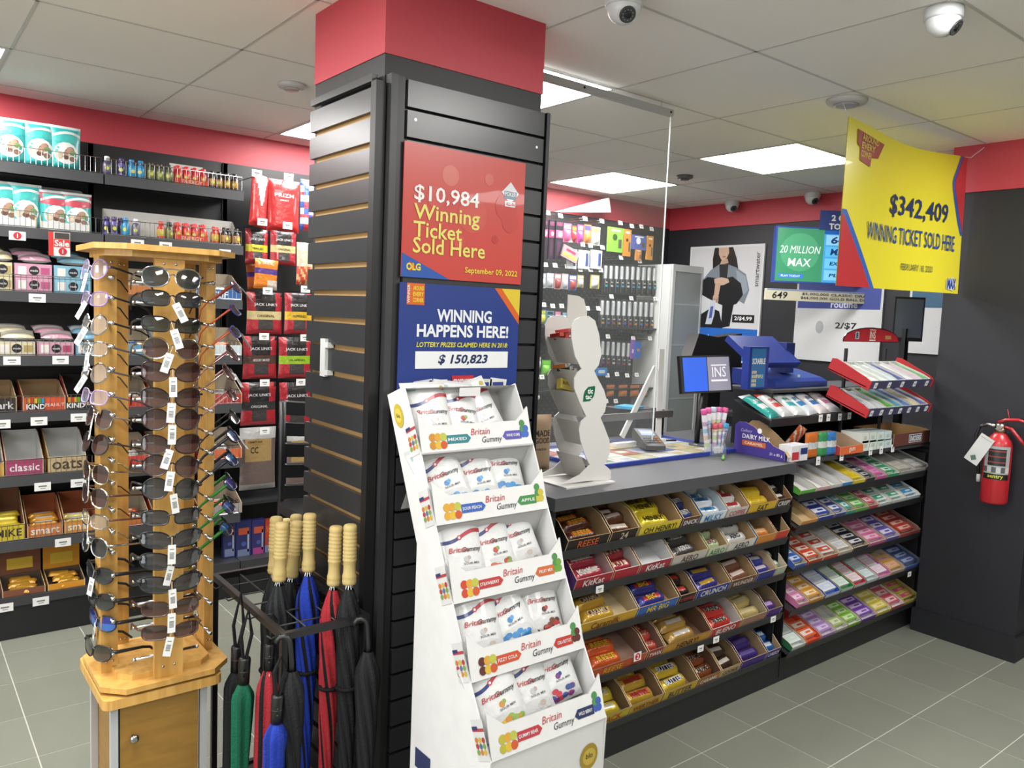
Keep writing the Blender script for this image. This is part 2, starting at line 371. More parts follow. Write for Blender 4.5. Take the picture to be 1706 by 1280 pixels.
def tray_mesh(name, w, d, hb, hf, out, inn='#a98a64', front=None, text=None, tcol='#ffffff', side=None, notch=.35, th=.003, tshear=0, tw=.8, back=None):
    """open display carton: front edge on y=0, running back to y=d, sides sloping up from hf to hb"""
    m = MB(); x0, x1 = -w/2, w/2; front = front or out; side = side or out; yk = d*notch
    prof = [(0, 0), (d, 0), (d, hb), (yk, hb*.96), (0, hf)]
    for x, sg in ((x0, 1), (x1, -1)):
        xi = x+sg*th
        a = [m.pt((x, y, z)) for y, z in prof]; b = [m.pt((xi, y, z)) for y, z in prof]
        m.face(a if sg < 0 else a[::-1], side); m.face(b[::-1] if sg < 0 else b, inn)
        for k in range(2, 5): q = (k+1) % 5; m.face((a[k], a[q], b[q], b[k]), '#cbb48d')
    m.box(x0+th, x1-th, 0, th, 0, hf, inn, cf=front); m.box(x0+th, x1-th, d-th, d, 0, hb, inn if not back else back); m.box(x0+th, x1-th, th, d-th, 0, th, inn)
    if text:
        th_ = text2d(text, .012, tshear); k = min(hf*.62/th_[3], w*tw/th_[2])
        m.text(text, (0, -.0012, hf*.5), k*th_[3], tcol, bold=.014, shear=tshear, w=k*th_[2])
    return m.mesh(name, 'carton')
def bar_mesh(name, L, w, t, c, text=None, tc='#ffffff', fin='foil', c2=None):
    """wrapped bar lying on z=0, length along x, lettering on top"""
    m = MB(); n = 10
    def top(u, v):
        e = min(1., u/.08, (1-u)/.08); e = max(0., e)**.5; a = max(0., 1-abs(2*v-1)**3)**.6
        return ((u-.5)*L, (v-.5)*w, .002+t*e*a)
    col = c if not c2 else (lambda u, v: c2 if abs(u-.5) < .3 and .25 < v < .75 else c)
    m.grid(top, n, 6, col); m.grid(lambda u, v: ((u-.5)*L, (v-.5)*w, .0015), 2, 1, c, flip=True)
    if text: m.text(text, (0, 0, t+.0035), w*.42, tc, xd=(1, 0, 0), yd=(0, 1, 0), w=min(L*.72, w*.42*.75*len(text)), bold=.02)
    return m.mesh(name, fin)
def carton_mesh(name, w, d, h, c, top=None, texts=(), side=None, fin='gloss', circles=(), rects=()):
    """closed carton, front on y=0; texts (s,x,z,h,colour,width) in fractions of the front"""
    m = MB(); m.box(-w/2, w/2, 0, d, 0, h, side or c, cf=c, top=top or side or c)
    for x, z, rw, rh, cc in rects: m.rect((x*w, -.0006, z*h), rw*w, rh*h, cc)
    for x, z, r, cc in circles: m.disc((x*w, -.0009, z*h), r, cc)
    for t in texts: m.text(t[0], (t[1]*w, -.0014, t[2]*h), t[3]*h, t[4], w=(t[5]*w if len(t) > 5 else None), bold=.012)
    return m.mesh(name, fin)
_BT = {}
def bottle(loc, body, lab, cap, label, group, s=1., extra=None):
    k = (body, lab, cap)
    if k not in _BT:
        b = MB(); b.lathe([(.004, 0), (.0155, .001), (.016, .006), (.016, .014), (.0163, .015), (.0163, .043), (.016, .044), (.015, .052), (.009, .060), (.0075, .066)], body, 14,
                cols=[body, body, body, lab, lab, lab, body, body, body])
        b.disc((0, -.0168, .029), .008, '#d8d85a' if lab != '#d8d85a' else '#222222', n=10)
        c = MB(); c.lathe([(.0098, .060), (.0104, .064), (.0104, .076), (.0085, .0785)], cap, 14)
        _BT[k] = (b.mesh('shot_bottle', 'gloss'), c.mesh('cap', 'plastic'))
    o = place('shot_bottle', _BT[k][0], None, loc, (0, 0, random.uniform(-.5, .5)), (s, s, s)); tag(o, label, 'bottle', group)
    place('cap', _BT[k][1], o); return o
def tagcard(parent, x, y, z, w=.034, h=.022, rot=(0, 0, 0), c='#eeeeec', txt=True, col='#333333', mark=None):
    k = ('pt', round(w, 3), round(h, 3), c, mark)
    if k not in _BT:
        m = MB(); m.box(-w/2, w/2, -.001, 0, -h/2, h/2, c)
        if mark: m.disc((0, -.0014, 0), h*.42, '#c4232b'); m.text(mark, (0, -.002, 0), h*.5, '#ffffff')
        else:
            m.rect((0, -.0014, h*.05), w*.5, h*.16, '#70706e'); m.rect((w*.02, -.0014, -h*.22), w*.34, h*.1, '#9a9a98')
        _BT[k] = m.mesh('price_tag', 'matte')
    return place('price_tag', _BT[k], parent, (x, y, z), rot)
# ================================================================ black wall shelving at the back left
GF, GB = 3.90, 4.185
SH = [2.02, 1.76, 1.495, 1.225, .985, .71, .43, .185]
def GX(px, py, y=GF+.01): return P(px, py, 1, y).x
def shelf_unit(x0, x1, shelves, label, fence=(), hooks=False):
    t = thing('shelf_unit', label, 'shelf unit', (x0, GB, 0)); W = x1-x0
    MB().box(.0, W, 0, .02, .0, 2.195, '#17171b').obj('back_panel', 'blackmetal', t)
    for x in (0, W): MB().box(x-.012, x+.012, -.012, .0, .1, 2.19, '#2a2a2e').obj('post', 'blackmetal', t)
    MB().box(.001, W-.001, GF-GB+.004, -.013, 0, .145, '#191a1e').obj('base', 'blackmetal', t)
    MB().box(.001, W-.001, GF-GB-.006, -.013, .146, SH[7], '#3a3b3e').obj('deck', 'blackmetal', t)
    for k in shelves:
        z = SH[k]; s = MB().box(.002, W-.002, GF-GB, -.013, z-.014, z, '#2a2b2e'); s.box(.002, W-.002, GF-GB-.006, GF-GB, z-.042, z+.002, '#46474a')
        so = s.obj('shelf', 'blackmetal', t)
        if k in fence:
            f = MB(); y = GF-GB+.002; zt = z+.07
            f.tube([(.01, y, z+.004), (.01, y, zt), (W-.01, y, zt), (W-.01, y, z+.004)], .0017, '#c9cacc', 5); f.tube([(.01, y, z+.006), (W-.01, y, z+.006)], .0017, '#c9cacc', 5)
            n = int(W/.0205)
            for q in range(1, n): f.tube([(.01+(W-.02)*q/n, y, z+.004), (.01+(W-.02)*q/n, y, zt)], .0011, '#c2c3c6', 4, cap=False)
            for x in (.012, W-.012): f.tube([(x, y, zt), (x, y+.16, zt)], .0014, '#c2c3c6', 4)
            f.obj('wire_fence', 'chrome', so)
    return t
UA = shelf_unit(.165, .775, range(7), 'black metal shelving section with wire fences, left end of the back wall', fence=range(7))
UB = shelf_unit(.777, 1.393, range(7), 'black metal shelving section with energy shots, behind the sunglasses rack', fence=(0, 1, 2, 3, 4, 5, 6))
UC = shelf_unit(1.395, 2.2, (), 'black metal peg section hung with jerky bags, beside the column')
def rail(u, px, py, w=.034, h=.022, **k):
    p = P(px, py, 1, GF-.0068); tagcard(u, p.x-u.location.x, p.y-u.location.y, p.z, w, h, **k)
for px, py in ((62, 497), (20, 601), (101, 600), (3, 707), (65, 702), (131, 696), (71, 811), (131, 805), (105, 904), (8, 1013), (68, 1002)): rail(UA, px, py, .062, .036)
rail(UA, 29, 393, .06, .036, mark='1')
for px, py in ((229, 405), (276, 409), (375, 421)): rail(UB, px, py, .055, .03)
# sale card clipped on the second shelf
p = P(99, 407, 1, GF-.03); o = thing('sale_card', 'red and white Sale card clipped to the shelf edge', 'sign', (p.x, p.y, p.z))
m = MB(); m.box(-.04, .04, -.001, 0, -.05, .05, '#dfe0de'); m.rect((-.031, -.0014, 0), .018, .1, '#d63a35'); m.rect((.009, -.0014, .004), .06, .034, '#d8403a'); m.rect((.01, -.0014, .035), .056, .026, '#4a4340')
m.text('Sale', (.009, -.002, .004), .026, '#f2f2f0', bold=.02); m.disc((.012, -.0014, -.03), .016, '#c8313a'); m.text('1', (.012, -.002, -.03), .017, '#f5f5f5', bold=.03); m.obj('card', 'gloss', o)
m = MB(); m.box(-.012, .012, -.0005, .022, .046, .052, '#d8d8d8'); m.obj('clip', 'clear', o)
# ---- teal biscuit pouches
def teal(top):
    sh = [('r', lambda u: .62+.2*(u-.5)**2, lambda u: .93, 0, 1, top), ('r', lambda u: .70+.12*math.sin(2.6*u), lambda u: .76+.12*math.sin(2.6*u), .02, .98, '#e6ecea'), ('e', .5, .38, .40, .25, '#e9ece8')]
    rnd = random.Random(5)
    for k in range(9): sh.append(('e', .5+rnd.uniform(-.24, .24), .36+rnd.uniform(-.13, .13), .11, .06, ('#8d6a52', '#6a4a38', '#b8927a', '#c9b8a0', '#7a9a5a')[k % 5]))
    return sh
TE = pouch_mesh('biscuit_pouch', .125, .185, .05, lambda u, v: '#dfe6e4' if v > .93 else '#35b0ad', shapes=teal('#45bdb8')); TR = pouch_mesh('biscuit_pouch', .12, .17, .05, lambda u, v: '#dfe6e4' if v > .93 else '#35b0ad', shapes=teal('#c8465a'))
def goods(me, name, cat, label, px, py, row, y=GF+.05, rot=0, tilt=0, dx=0, group=None, s=None, dz=0):
    x = GX(px, py, y); o = place(name, me, None, (x+dx, y, SH[row]+.0015+dz), (tilt, 0, rot), s); return tag(o, label, cat, group)
for i, (px, py, y, d) in enumerate(((17, 262, .05, 'leftmost'), (66, 270, .045, 'front middle'), (108, 276, .045, 'front right'))):
    goods(TE, 'biscuit_pouch', 'pouch', 'teal biscuit pouch, %s of those standing on the top shelf' % d, px, py, 0, GF+y, .1*(i-1), group='teal pouches on the top shelf')
goods(TE, 'biscuit_pouch', 'pouch', 'teal biscuit pouch leaning behind the front middle one on the top shelf', 62, 270, 0, GF+.14, .15, -.06, group='teal pouches on the top shelf', s=(1, 1, 1.06))
goods(TE, 'biscuit_pouch', 'pouch', 'rearmost teal biscuit pouch standing highest on the top shelf', 98, 270, 0, GF+.15, -.1, -.05, group='teal pouches on the top shelf', s=(1, 1, 1.1))
for i, (px, me, d) in enumerate(((7, TE, 'teal biscuit pouch at the left edge of the second shelf'), (42, TE, 'teal biscuit pouch beside the white tray on the second shelf'), (92, TR, 'red topped biscuit pouch, left of the pair on the second shelf'), (128, TR, 'red topped biscuit pouch, right of the pair on the second shelf'))):
    goods(me, 'biscuit_pouch', 'pouch', d, px, 384, 1, GF+.05, .08, group='biscuit pouches on the second shelf')
def white_tray(x0, x1, row, d, lab, out='#e6e6e2', front=.035, hb=.2):
    x = (x0+x1)/2; o = place('display_tray', tray_mesh('display_tray', x1-x0, d, hb, front, out, '#dededa', notch=.8), None, (x, GF+.015, SH[row]+.001)); return tag(o, lab, 'tray')
white_tray(GX(-10, 384), GX(61, 386), 1, .2, 'white open tray around teal pouches on the second shelf')
white_tray(GX(68, 384), GX(150, 386), 1, .2, 'white open tray around two red topped pouches on the second shelf')
# ---- energy shots
PU, BL, GR, DK, RD, OR = ('#6b5aa8', '#3d3a52', '#4a3a70'), ('#2b8fc4', '#2aa3d4', '#2d8cc0'), ('#5c6a3c', '#8a8f4c', '#2f3a22'), ('#55506a', '#7a7690', '#dedede'), ('#d8422e', '#d8b040', '#e04838'), ('#3a2c22', '#c08a35', '#2a221c')
for i, (px, k) in enumerate(((180, DK), (204, PU), (221, BL), (236, BL), (253, GR), (268, GR), (283, GR), (355, OR), (367, OR), (380, OR), (393, OR))):
    bottle((GX(px, 305), GF+.03, SH[0]+.001), *k, 'small energy shot bottle, %s from the left behind the top shelf fence' % ORD[i], 'energy shots on the top shelf', 1.06)
for i, (px, k) in enumerate(((182, PU), (192, PU), (205, PU), (211, BL), (228, DK), (270, RD), (284, GR), (359, RD), (366, RD), (376, OR), (386, OR), (396, OR))):
    bottle((GX(px, 400), GF+.03+.025*(i in (0, 2, 8, 10)), SH[1]+.001), *k, 'small energy shot bottle, %s from the left behind the second shelf fence' % ORD[i], 'energy shots on the second shelf', 1.06)
for row, py, wd in ((0, 315, 'top'), (1, 402, 'second')):
    x0, x1 = GX(292, py), GX(348, py); m = tray_mesh('shot_carton', x1-x0, .09, .05, .03, '#d8402c', '#c9c2b4', text='ENERGY', tcol='#f0c8a8'); o = place('shot_carton', m, None, ((x0+x1)/2, GF+.012, SH[row]+.001)); tag(o, 'red carton of energy shots on the %s shelf' % wd, 'carton')
    o2 = MB().box(-(x1-x0)/2, (x1-x0)/2, .092, .095, 0, .105, '#d9d9d4').obj('back_card', 'carton', o)
    for k in range(8): bottle((lerp(x0, x1, (k % 4+.5)/4), GF+.035+.035*(k//4), SH[row]+.005), '#d8322a', '#e05a30', '#e83c34', 'red capped energy shot bottle in the red carton on the %s shelf' % wd, 'shots in the red carton, %s shelf' % wd, 1.06)
x0, x1 = GX(180, 395), GX(400, 415); m = tray_mesh('shot_tray', x1-x0, .12, .125, .008, '#e2e2de', '#dcdcd6', notch=.9); tag(place('shot_tray', m, None, ((x0+x1)/2, GF+.008, SH[1]+.0003)), 'long white backed tray under the second shelf energy shots', 'tray')
# ---- granola cartons (rows 3 and 4): two stacked cartons each, pouch packs behind
def granola(px0, px1, py, row, c, cl, nm, two=True):
    x0, x1 = GX(px0, py), GX(px1, py); W = x1-x0-.004; rn = {2: 'third', 3: 'fourth'}[row]
    lt = '#f0ece6'
    for k in range(2 if two else 1):
        me = carton_mesh('snack_carton', W, .12, .058, c, lt, circles=((.02, .52, .019, '#26262a'),), rects=((-.3, .5, .22, .6, lt), (.32, .5, .24, .5, cl)), texts=(('made', .02, .52, .16, '#e8e8e8'),))
        o = place('snack_carton', me, None, ((x0+x1)/2, GF+.016, SH[row]+.001+k*.0595)); tag(o, '%s snack carton, %s of its stack on the %s shelf' % (nm, 'upper' if k else 'lower' if two else 'alone in front', rn), 'carton')
    zt = SH[row]+.0015+(.119 if two else .0595)
    for k in range(2):
        me = pouch_mesh('snack_bag', W*.9, .09, .03, lambda u, v: lt if abs(v-.5) < .18 else c, fin='foil')
        o = place('snack_bag', me, None, ((x0+x1)/2+.008*(1-2*k), GF+.035+.055*k, zt), (-1.25, 0, .06*(2*k-1))); o.location.z += .022*k+.012
        tag(o, '%s wrapped snack pack lying on the stack, %s shelf' % (nm, rn), 'snack pack', '%s packs on the %s shelf' % (nm, rn))
granola(-14, 22, 485, 2, '#d9cfa6', '#b8a468', 'cream'); granola(24, 88, 485, 2, '#d8a2b8', '#c05a86', 'pink'); granola(90, 152, 485, 2, '#8ec3da', '#4a90b4', 'pale blue')
granola(-6, 60, 590, 3, '#ddd3b2', '#b8a468', 'cream', False); granola(62, 124, 590, 3, '#d8a4b6', '#b84a6c', 'pink', False); granola(126, 170, 590, 3, '#7fb4d2', '#4a90b4', 'pale blue', False)
# ---- bar display boxes rows 5-7
def dbox(px0, px1, py, row, out, inn, front, label, text=None, tc='#ffffff', hb=.15, hf=.06, d=.2, name='display_box', y=.014, tw=.8, extra=None):
    x0, x1 = GX(px0, py), GX(px1, py); me = tray_mesh(name, x1-x0-.004, d, hb, hf, out, inn, front, text, tc, notch=.75, tw=tw)
    o = place(name, me, None, ((x0+x1)/2, GF+y, SH[row]+.001)); tag(o, label, 'box'); return o, x1-x0
def fillbars(o, W, n, me, label, group, z=.01, d0=.03, dd=.03, cat='snack bar', name='snack_bar'):
    for k in range(n):
        b = place(name, me, None, o.location+Vector((random.uniform(-.01, .01), d0+dd*k, z+.012*k)), (random.uniform(-.1, .1)+.35, 0, random.uniform(-.12, .12))); tag(b, label, cat, group)
o, W = dbox(-20, 29, 690, 4, '#3a2a22', '#b89a70', '#2e2522', 'dark brown bar box cut by the photo edge, fifth shelf', 'dark', '#d8d8d8', hb=.12)
o, W = dbox(38, 110, 688, 4, '#c8532c', '#b3926a', '#d5502c', 'orange bar box with rainbow stripe on the fifth shelf', None, hb=.12)
m = MB(); m.rect((-W*.2, -.002, .03), W*.42, .052, '#1e1e22')
for k, c in enumerate(('#d8912c', '#c9402c', '#d8b23a', '#6aa03a', '#3c8ec4')): m.rect((-W*.2-W*.16+W*.08*k, -.0026, .045), W*.07, .022, c)
m.text('KIND', (-W*.2, -.003, .02), .022, '#f4f4f4', bold=.03); m.text('PEANUT', (W*.24, -.003, .026), .014, '#f6d6c6'); kind = m.mesh('print', 'gloss'); place('print', kind, o)
fillbars(o, W, 3, bar_mesh('snack_bar', .115, .03, .014, '#e2662c', c2='#f0e0d0'), 'orange wrapped bar in the rainbow striped box, fifth shelf', 'bars in the orange box')
o, W = dbox(112, 168, 684, 4, '#b8323a', '#2b2224', '#26242a', 'red and black bar box right of the orange one, fifth shelf', None, hb=.14); place('print', kind, o)
o, W = dbox(-12, 8, 790, 5, '#d9a63a', '#dcdcd6', '#d9a63a', 'yellow box corner at the photo edge, sixth shelf', hb=.17)
o, W = dbox(9, 74, 800, 5, '#b23a6c', '#e4e4e0', '#a83f68', 'empty magenta display box with white inside, sixth shelf', 'classic', '#f2e2ea', hb=.17, hf=.07)
o, W = dbox(80, 145, 795, 5, '#d2a040', '#e4e4e0', '#c9b48a', 'empty golden display box with white inside, sixth shelf', 'oats', '#4a3a2a', hb=.17, hf=.07)
o, W = dbox(-14, 43, 905, 6, '#8a4a30', '#8a5a3a', '#d8c030', 'brown box of yellow packets cut by the photo edge, seventh shelf', 'MIKE', '#2a2420', hb=.19, hf=.07)
fillbars(o, W, 4, bar_mesh('snack_bar', .1, .03, .014, '#e2c62c', c2='#f2e05a'), 'yellow packet in the brown box, seventh shelf', 'packets in the brown box', .05)
o, W = dbox(45, 106, 900, 6, '#d87a2c', '#b8643a', '#cc7a3a', 'orange bar box with torn front, seventh shelf', 'smart', '#efe8dc', hb=.15, hf=.055)
fillbars(o, W, 4, bar_mesh('snack_bar', .11, .03, .014, '#e0a030', c2='#e8e0d8'), 'yellow wrapped bar in the orange box, seventh shelf', 'bars in the orange box, seventh shelf', .03)
o, W = dbox(107, 165, 895, 6, '#d87a2c', '#b8643a', '#d8923a', 'orange bar box behind the sunglasses, seventh shelf', 'smart', '#efe8dc', hb=.15, hf=.055)
fillbars(o, W, 3, bar_mesh('snack_bar', .11, .03, .014, '#dccb7a', c2='#e8e0d8'), 'pale wrapped bar in the second orange box, seventh shelf', 'bars in the second orange box', .03)
def awake(px0, px1, py, c, lab, word, pile):
    x0, x1 = GX(px0, py), GX(px1, py); W = x1-x0; y = GF+.01
    o = thing('chocolate_box', lab, 'box', ((x0+x1)/2, y, SH[7]+.001))
    place('tray', tray_mesh('tray', W, .13, .06, .028, c, '#5a4a38', notch=.9), o)
    m = MB(); m.box(-W/2, W/2, .132, .138, 0, .205, c)
    if word: m.text(word, (0, .130, .17), .022, '#d8a85a', bold=.0)
    m.rect((0, .131, .105), W*.62, .05, '#e0b83a'); m.obj('header_card', 'carton', o)
    for k in range(5):
        b = place('chocolate_bar', bar_mesh('chocolate_bar', .085, .035, .012, pile, c2='#c99a3a'), None, o.location+Vector((random.uniform(-.02, .02), .025+.02*k, .012+.006*k)), (.3, 0, random.uniform(-.5, .5)))
        tag(b, 'small %s chocolate bar in the %s on the bottom shelf' % ('gold' if word else 'amber', 'brown box' if word else 'amber box'), 'chocolate bar', 'bars in the %s bottom box' % ('brown' if word else 'amber'))
awake(4, 76, 1000, '#7d4a30', 'brown chocolate box with tall header card on the bottom shelf', 'AWAKE', '#c9922c')
awake(80, 142, 990, '#d8921f', 'amber chocolate box with tall header card on the bottom shelf', '', '#e0a028')
# ---- second section, seen through the sunglasses rack
BX = [(2, 176, 260, 485, '#c9b9a0', '#c77a3a', 'tan and orange bar box'), (2, 262, 325, 490, '#c8c4bc', '#2e5c9c', 'white and blue bar box'), (2, 327, 404, 497, '#dcdad4', '#3a6aa8', 'white bar box with blue front'),
      (3, 176, 255, 588, '#b5cfdc', '#5a9cc4', 'pale blue bar box'), (3, 262, 330, 590, '#cfd8dc', '#8a9cb0', 'pale grey bar box'), (3, 335, 404, 594, '#cfdfe6', '#d8e6ea', 'white box of blue sachets'),
      (4, 176, 250, 682, '#c8442c', '#c83a2a', 'red bar box'), (4, 255, 320, 680, '#d0602c', '#d85a28', 'orange bar box'), (4, 330, 404, 684, '#3a3030', '#b83a30', 'black and red bar box'),
      (5, 176, 250, 775, '#d8522c', '#c83a2c', 'vermilion bar box'), (5, 258, 325, 772, '#c9452c', '#c8c0b8', 'red and white bar box'), (5, 330, 404, 768, '#c83a2c', '#d86a3c', 'scarlet bar box'),
      (6, 176, 250, 870, '#a0562c', '#c8702c', 'brown bar box'), (6, 255, 325, 866, '#b83c34', '#b8b0a8', 'crimson bar box'), (6, 330, 404, 862, '#8a3030', '#a8a0a0', 'maroon bar box')]
RN = ['top', 'second', 'third', 'fourth', 'fifth', 'sixth', 'seventh', 'bottom']
for row, a, b, py, c, f, nm in BX:
    o, W = dbox(a, b, py, row, c, '#b8a890', f, '%s on the %s shelf behind the sunglasses rack' % (nm, RN[row]), 'CLIF' if row == 2 and a > 300 else None, hb=.13, hf=.05)
    fillbars(o, W, 3, bar_mesh('snack_bar', .12, .035, .016, random.choice(('#3a6aa8', '#d8d8d8', '#c8642c', '#e0e6ea', '#9cc4dc')) if row in (2, 3) else random.choice(('#c83a2c', '#d8602c', '#d8d0c8', '#3a3030')), c2='#eae6e0'), 'wrapped bar in the %s, %s shelf' % (nm, RN[row]), 'bars in the %s' % nm, .02)
# ---- jerky bags on hooks
def hookbag(px0, px1, py0, py1, me_fn, name, label, cat, y=4.0, rot=0., roll=0., tagxy=None):
    a = P(px0, py1, 1, y); b = P(px1, py1, 1, y); c = P((px0+px1)/2, py0, 1, y); w = b.x-a.x; h = c.z-(a.z+b.z)/2
    o = place(name, me_fn(w, h), None, ((a.x+b.x)/2, y, (a.z+b.z)/2), (0, roll, rot)); return tag(o, label, cat)
def jerky(band, word, dark='#2e2a2c', red='#b5303a', bc='#222222'):
    def mk(w, h):
        def f(u, v):
            if .33 < v < .55: return band
            if v > .55 and .22 < u < .8: return dark
            if v < .33 and (v > .12 and .25 < u < .75): return '#4a4444'
            return red if (v < .9 or u < .9) else dark
        return pouch_mesh('jerky_bag', w, h, .035, f, (("JACK LINK'S", .5, .7, .085, '#eeeeee', .66), (word, .5, .44, .06, bc, .5)), fin='foil', nu=14, nv=20)
    return mk
JB = [(408, 446, 382, 440, '#d8cc2e', 'TERIYAKI', 'jerky bag with yellow band, upper left of the hook section'), (449, 493, 383, 442, '#d8c48a', 'ORIGINAL', 'jerky bag with beige band, upper middle of the hook section'),
      (408, 471, 487, 557, '#d9c68e', 'ORIGINAL', 'large jerky bag with beige band beside the blue folded temples'), (473, 520, 489, 557, '#e0b830', 'PEPPERED', 'jerky bag with amber band touching the column edge'),
      (402, 462, 560, 631, '#5a4038', 'HICKORY SMOKED', 'jerky bag with brown band in the third hook row'), (463, 520, 562, 630, '#9cc42e', 'JALAPENO', 'jerky bag with lime green band in the third hook row'),
      (400, 459, 637, 708, '#3a3a3a', 'ORIGINAL', 'jerky bag with black band in the fourth hook row'), (464, 520, 637, 712, '#e8cc2e', 'TERIYAKI', 'jerky bag with bright yellow band behind the chair back')]
for a, b, c_, d, band, wd, lab in JB: hookbag(a, b, c_, d, jerky(band, wd, bc='#222222' if band > '#8' else '#dddddd'), 'jerky_bag', lab, 'bag', 4.0, random.uniform(-.15, .15))
def prizm(tri):
    def mk(w, h):
        def f(u, v):
            if tri and v > .35 and abs(u-.5) < (v-.35)*.6: return '#e8dcd8'
            return '#c8302f' if v < .92 else '#b82a2c'
        return pouch_mesh('jerky_bag', w, h, .04, f, (() if tri else (('PRIZM', .5, .7, .07, '#f2e6e2', .6), ('JERKY', .5, .6, .035, '#f2e6e2', .3))), fin='foil', nu=16, nv=22)
    return mk
hookbag(408, 448, 290, 378, prizm(True), 'jerky_bag', 'red foil jerky bag with pale triangle, top hook row', 'bag', 3.96, .5, .08)
hookbag(443, 498, 300, 387, prizm(False), 'jerky_bag', 'flat red jerky bag with white lettering, top hook row', 'bag', 4.0)
hookbag(499, 530, 300, 385, lambda w, h: pouch_mesh('snack_bag', w, h, .03, lambda u, v: '#3a5ab0' if (int(u*5)+int(v*7)) % 3 == 0 else '#d8d8e0' if int(v*9) % 2 else '#c8404a', fin='foil'), 'snack_bag', 'blue, white and red snack bag half hidden by the column', 'bag')
hookbag(420, 463, 432, 482, lambda w, h: pouch_mesh('snack_bag', w, h, .03, lambda u, v: '#5a3a8a' if .5 < v < .68 else '#e2842c' if v > .3 or u < .5 else '#d8c8b8', (('JACK', .5, .85, .1, '#f0e0d0', .5),), fin='foil'), 'snack_bag', 'orange snack bag with purple band between the jerky bags', 'bag', 3.96, .2, .05)
hookbag(410, 440, 440, 482, lambda w, h: pouch_mesh('snack_bag', w, h, .02, lambda u, v: '#5a3a8a' if .5 < v < .68 else '#d8703c', fin='foil'), 'snack_bag', 'orange snack bag tilted behind the purple banded one', 'bag', 4.05, .3, -.1)
hookbag(493, 525, 405, 475, lambda w, h: pouch_mesh('snack_bag', w, h, .03, lambda u, v: '#d8cbb0' if v > .45 else '#c24a38' if (u+v) % .3 < .18 else '#d8a870', fin='foil'), 'snack_bag', 'cream topped snack bag with red bottom beside the column', 'bag')
for k, (a, b, y0, y1) in enumerate(((398, 458, 712, 815), (476, 526, 716, 812))):
    def mk(w, h):
        m = MB(); return pouch_mesh('meat_bag', w, h, .03, lambda u, v: '#b89a66' if .47 < v < .82 and .1 < u < .9 else '#c9c9c6' if v > .82 else '#7a6a64' if v > .08 else '#9a9694', (('CC', .38, .64, .1, '#2a2522', .22), ('CRAFT CO', .4, .77, .03, '#2a2522', .4)), fin='foil', nu=16, nv=22)
    hookbag(a, b, y0, y1, mk, 'meat_bag', ('clear meat bag with kraft label, lowest of the left hook column', 'clear meat bag with kraft label behind the chair slats')[k], 'bag', 4.0)
for i, (px, py) in enumerate(((428, 289), (481, 295), (437, 370), (479, 376), (446, 485), (509, 482), (440, 561), (508, 563), (441, 638), (501, 637), (441, 718))):
    p = P(px, py, 1, 3.92); tagcard(UC, p.x-UC.location.x, p.y-UC.location.y, p.z, .05, .035); h = MB()
    h.tube([(p.x-UC.location.x, -.005, p.z-.012), (p.x-UC.location.x, p.y-UC.location.y+.004, p.z-.012)], .002, '#9a9a9a', 5); h.obj('hook', 'chrome', UC)
# lower blue and pink packs, on the bottom deck of the hook section
SPK = [(372, 392, 872, 935, '#2b3160', 'navy pack with orange panel'), (393, 418, 868, 938, '#2a2f66', 'navy pack with silver edge'), (419, 441, 866, 934, '#34306c', 'indigo pack with pink panel'), (440, 452, 866, 928, '#b8402c', 'narrow red pack')]
for a, b, y0, y1, c, nm in SPK:
    def mk(w, h, c=c): return carton_mesh('candy_pack', w, .03, h, c, rects=((0, .22, .8, .2, '#b04a8a' if 'pink' in nm else '#7a86a8'), (0, .75, .7, .16, '#c8583a'), (.3, .5, .12, .5, '#a8b0c0')), circles=((0, .45, w*.16, '#4a5aa0'),))
    hookbag(a, b, y0, y1, mk, 'candy_pack', nm+' low on the hook section behind the umbrella handles', 'pack', 3.97)
MB().box(0, .78, -.25, -.013, .46, .475, '#2a2b2e').obj('shelf', 'blackmetal', UC)
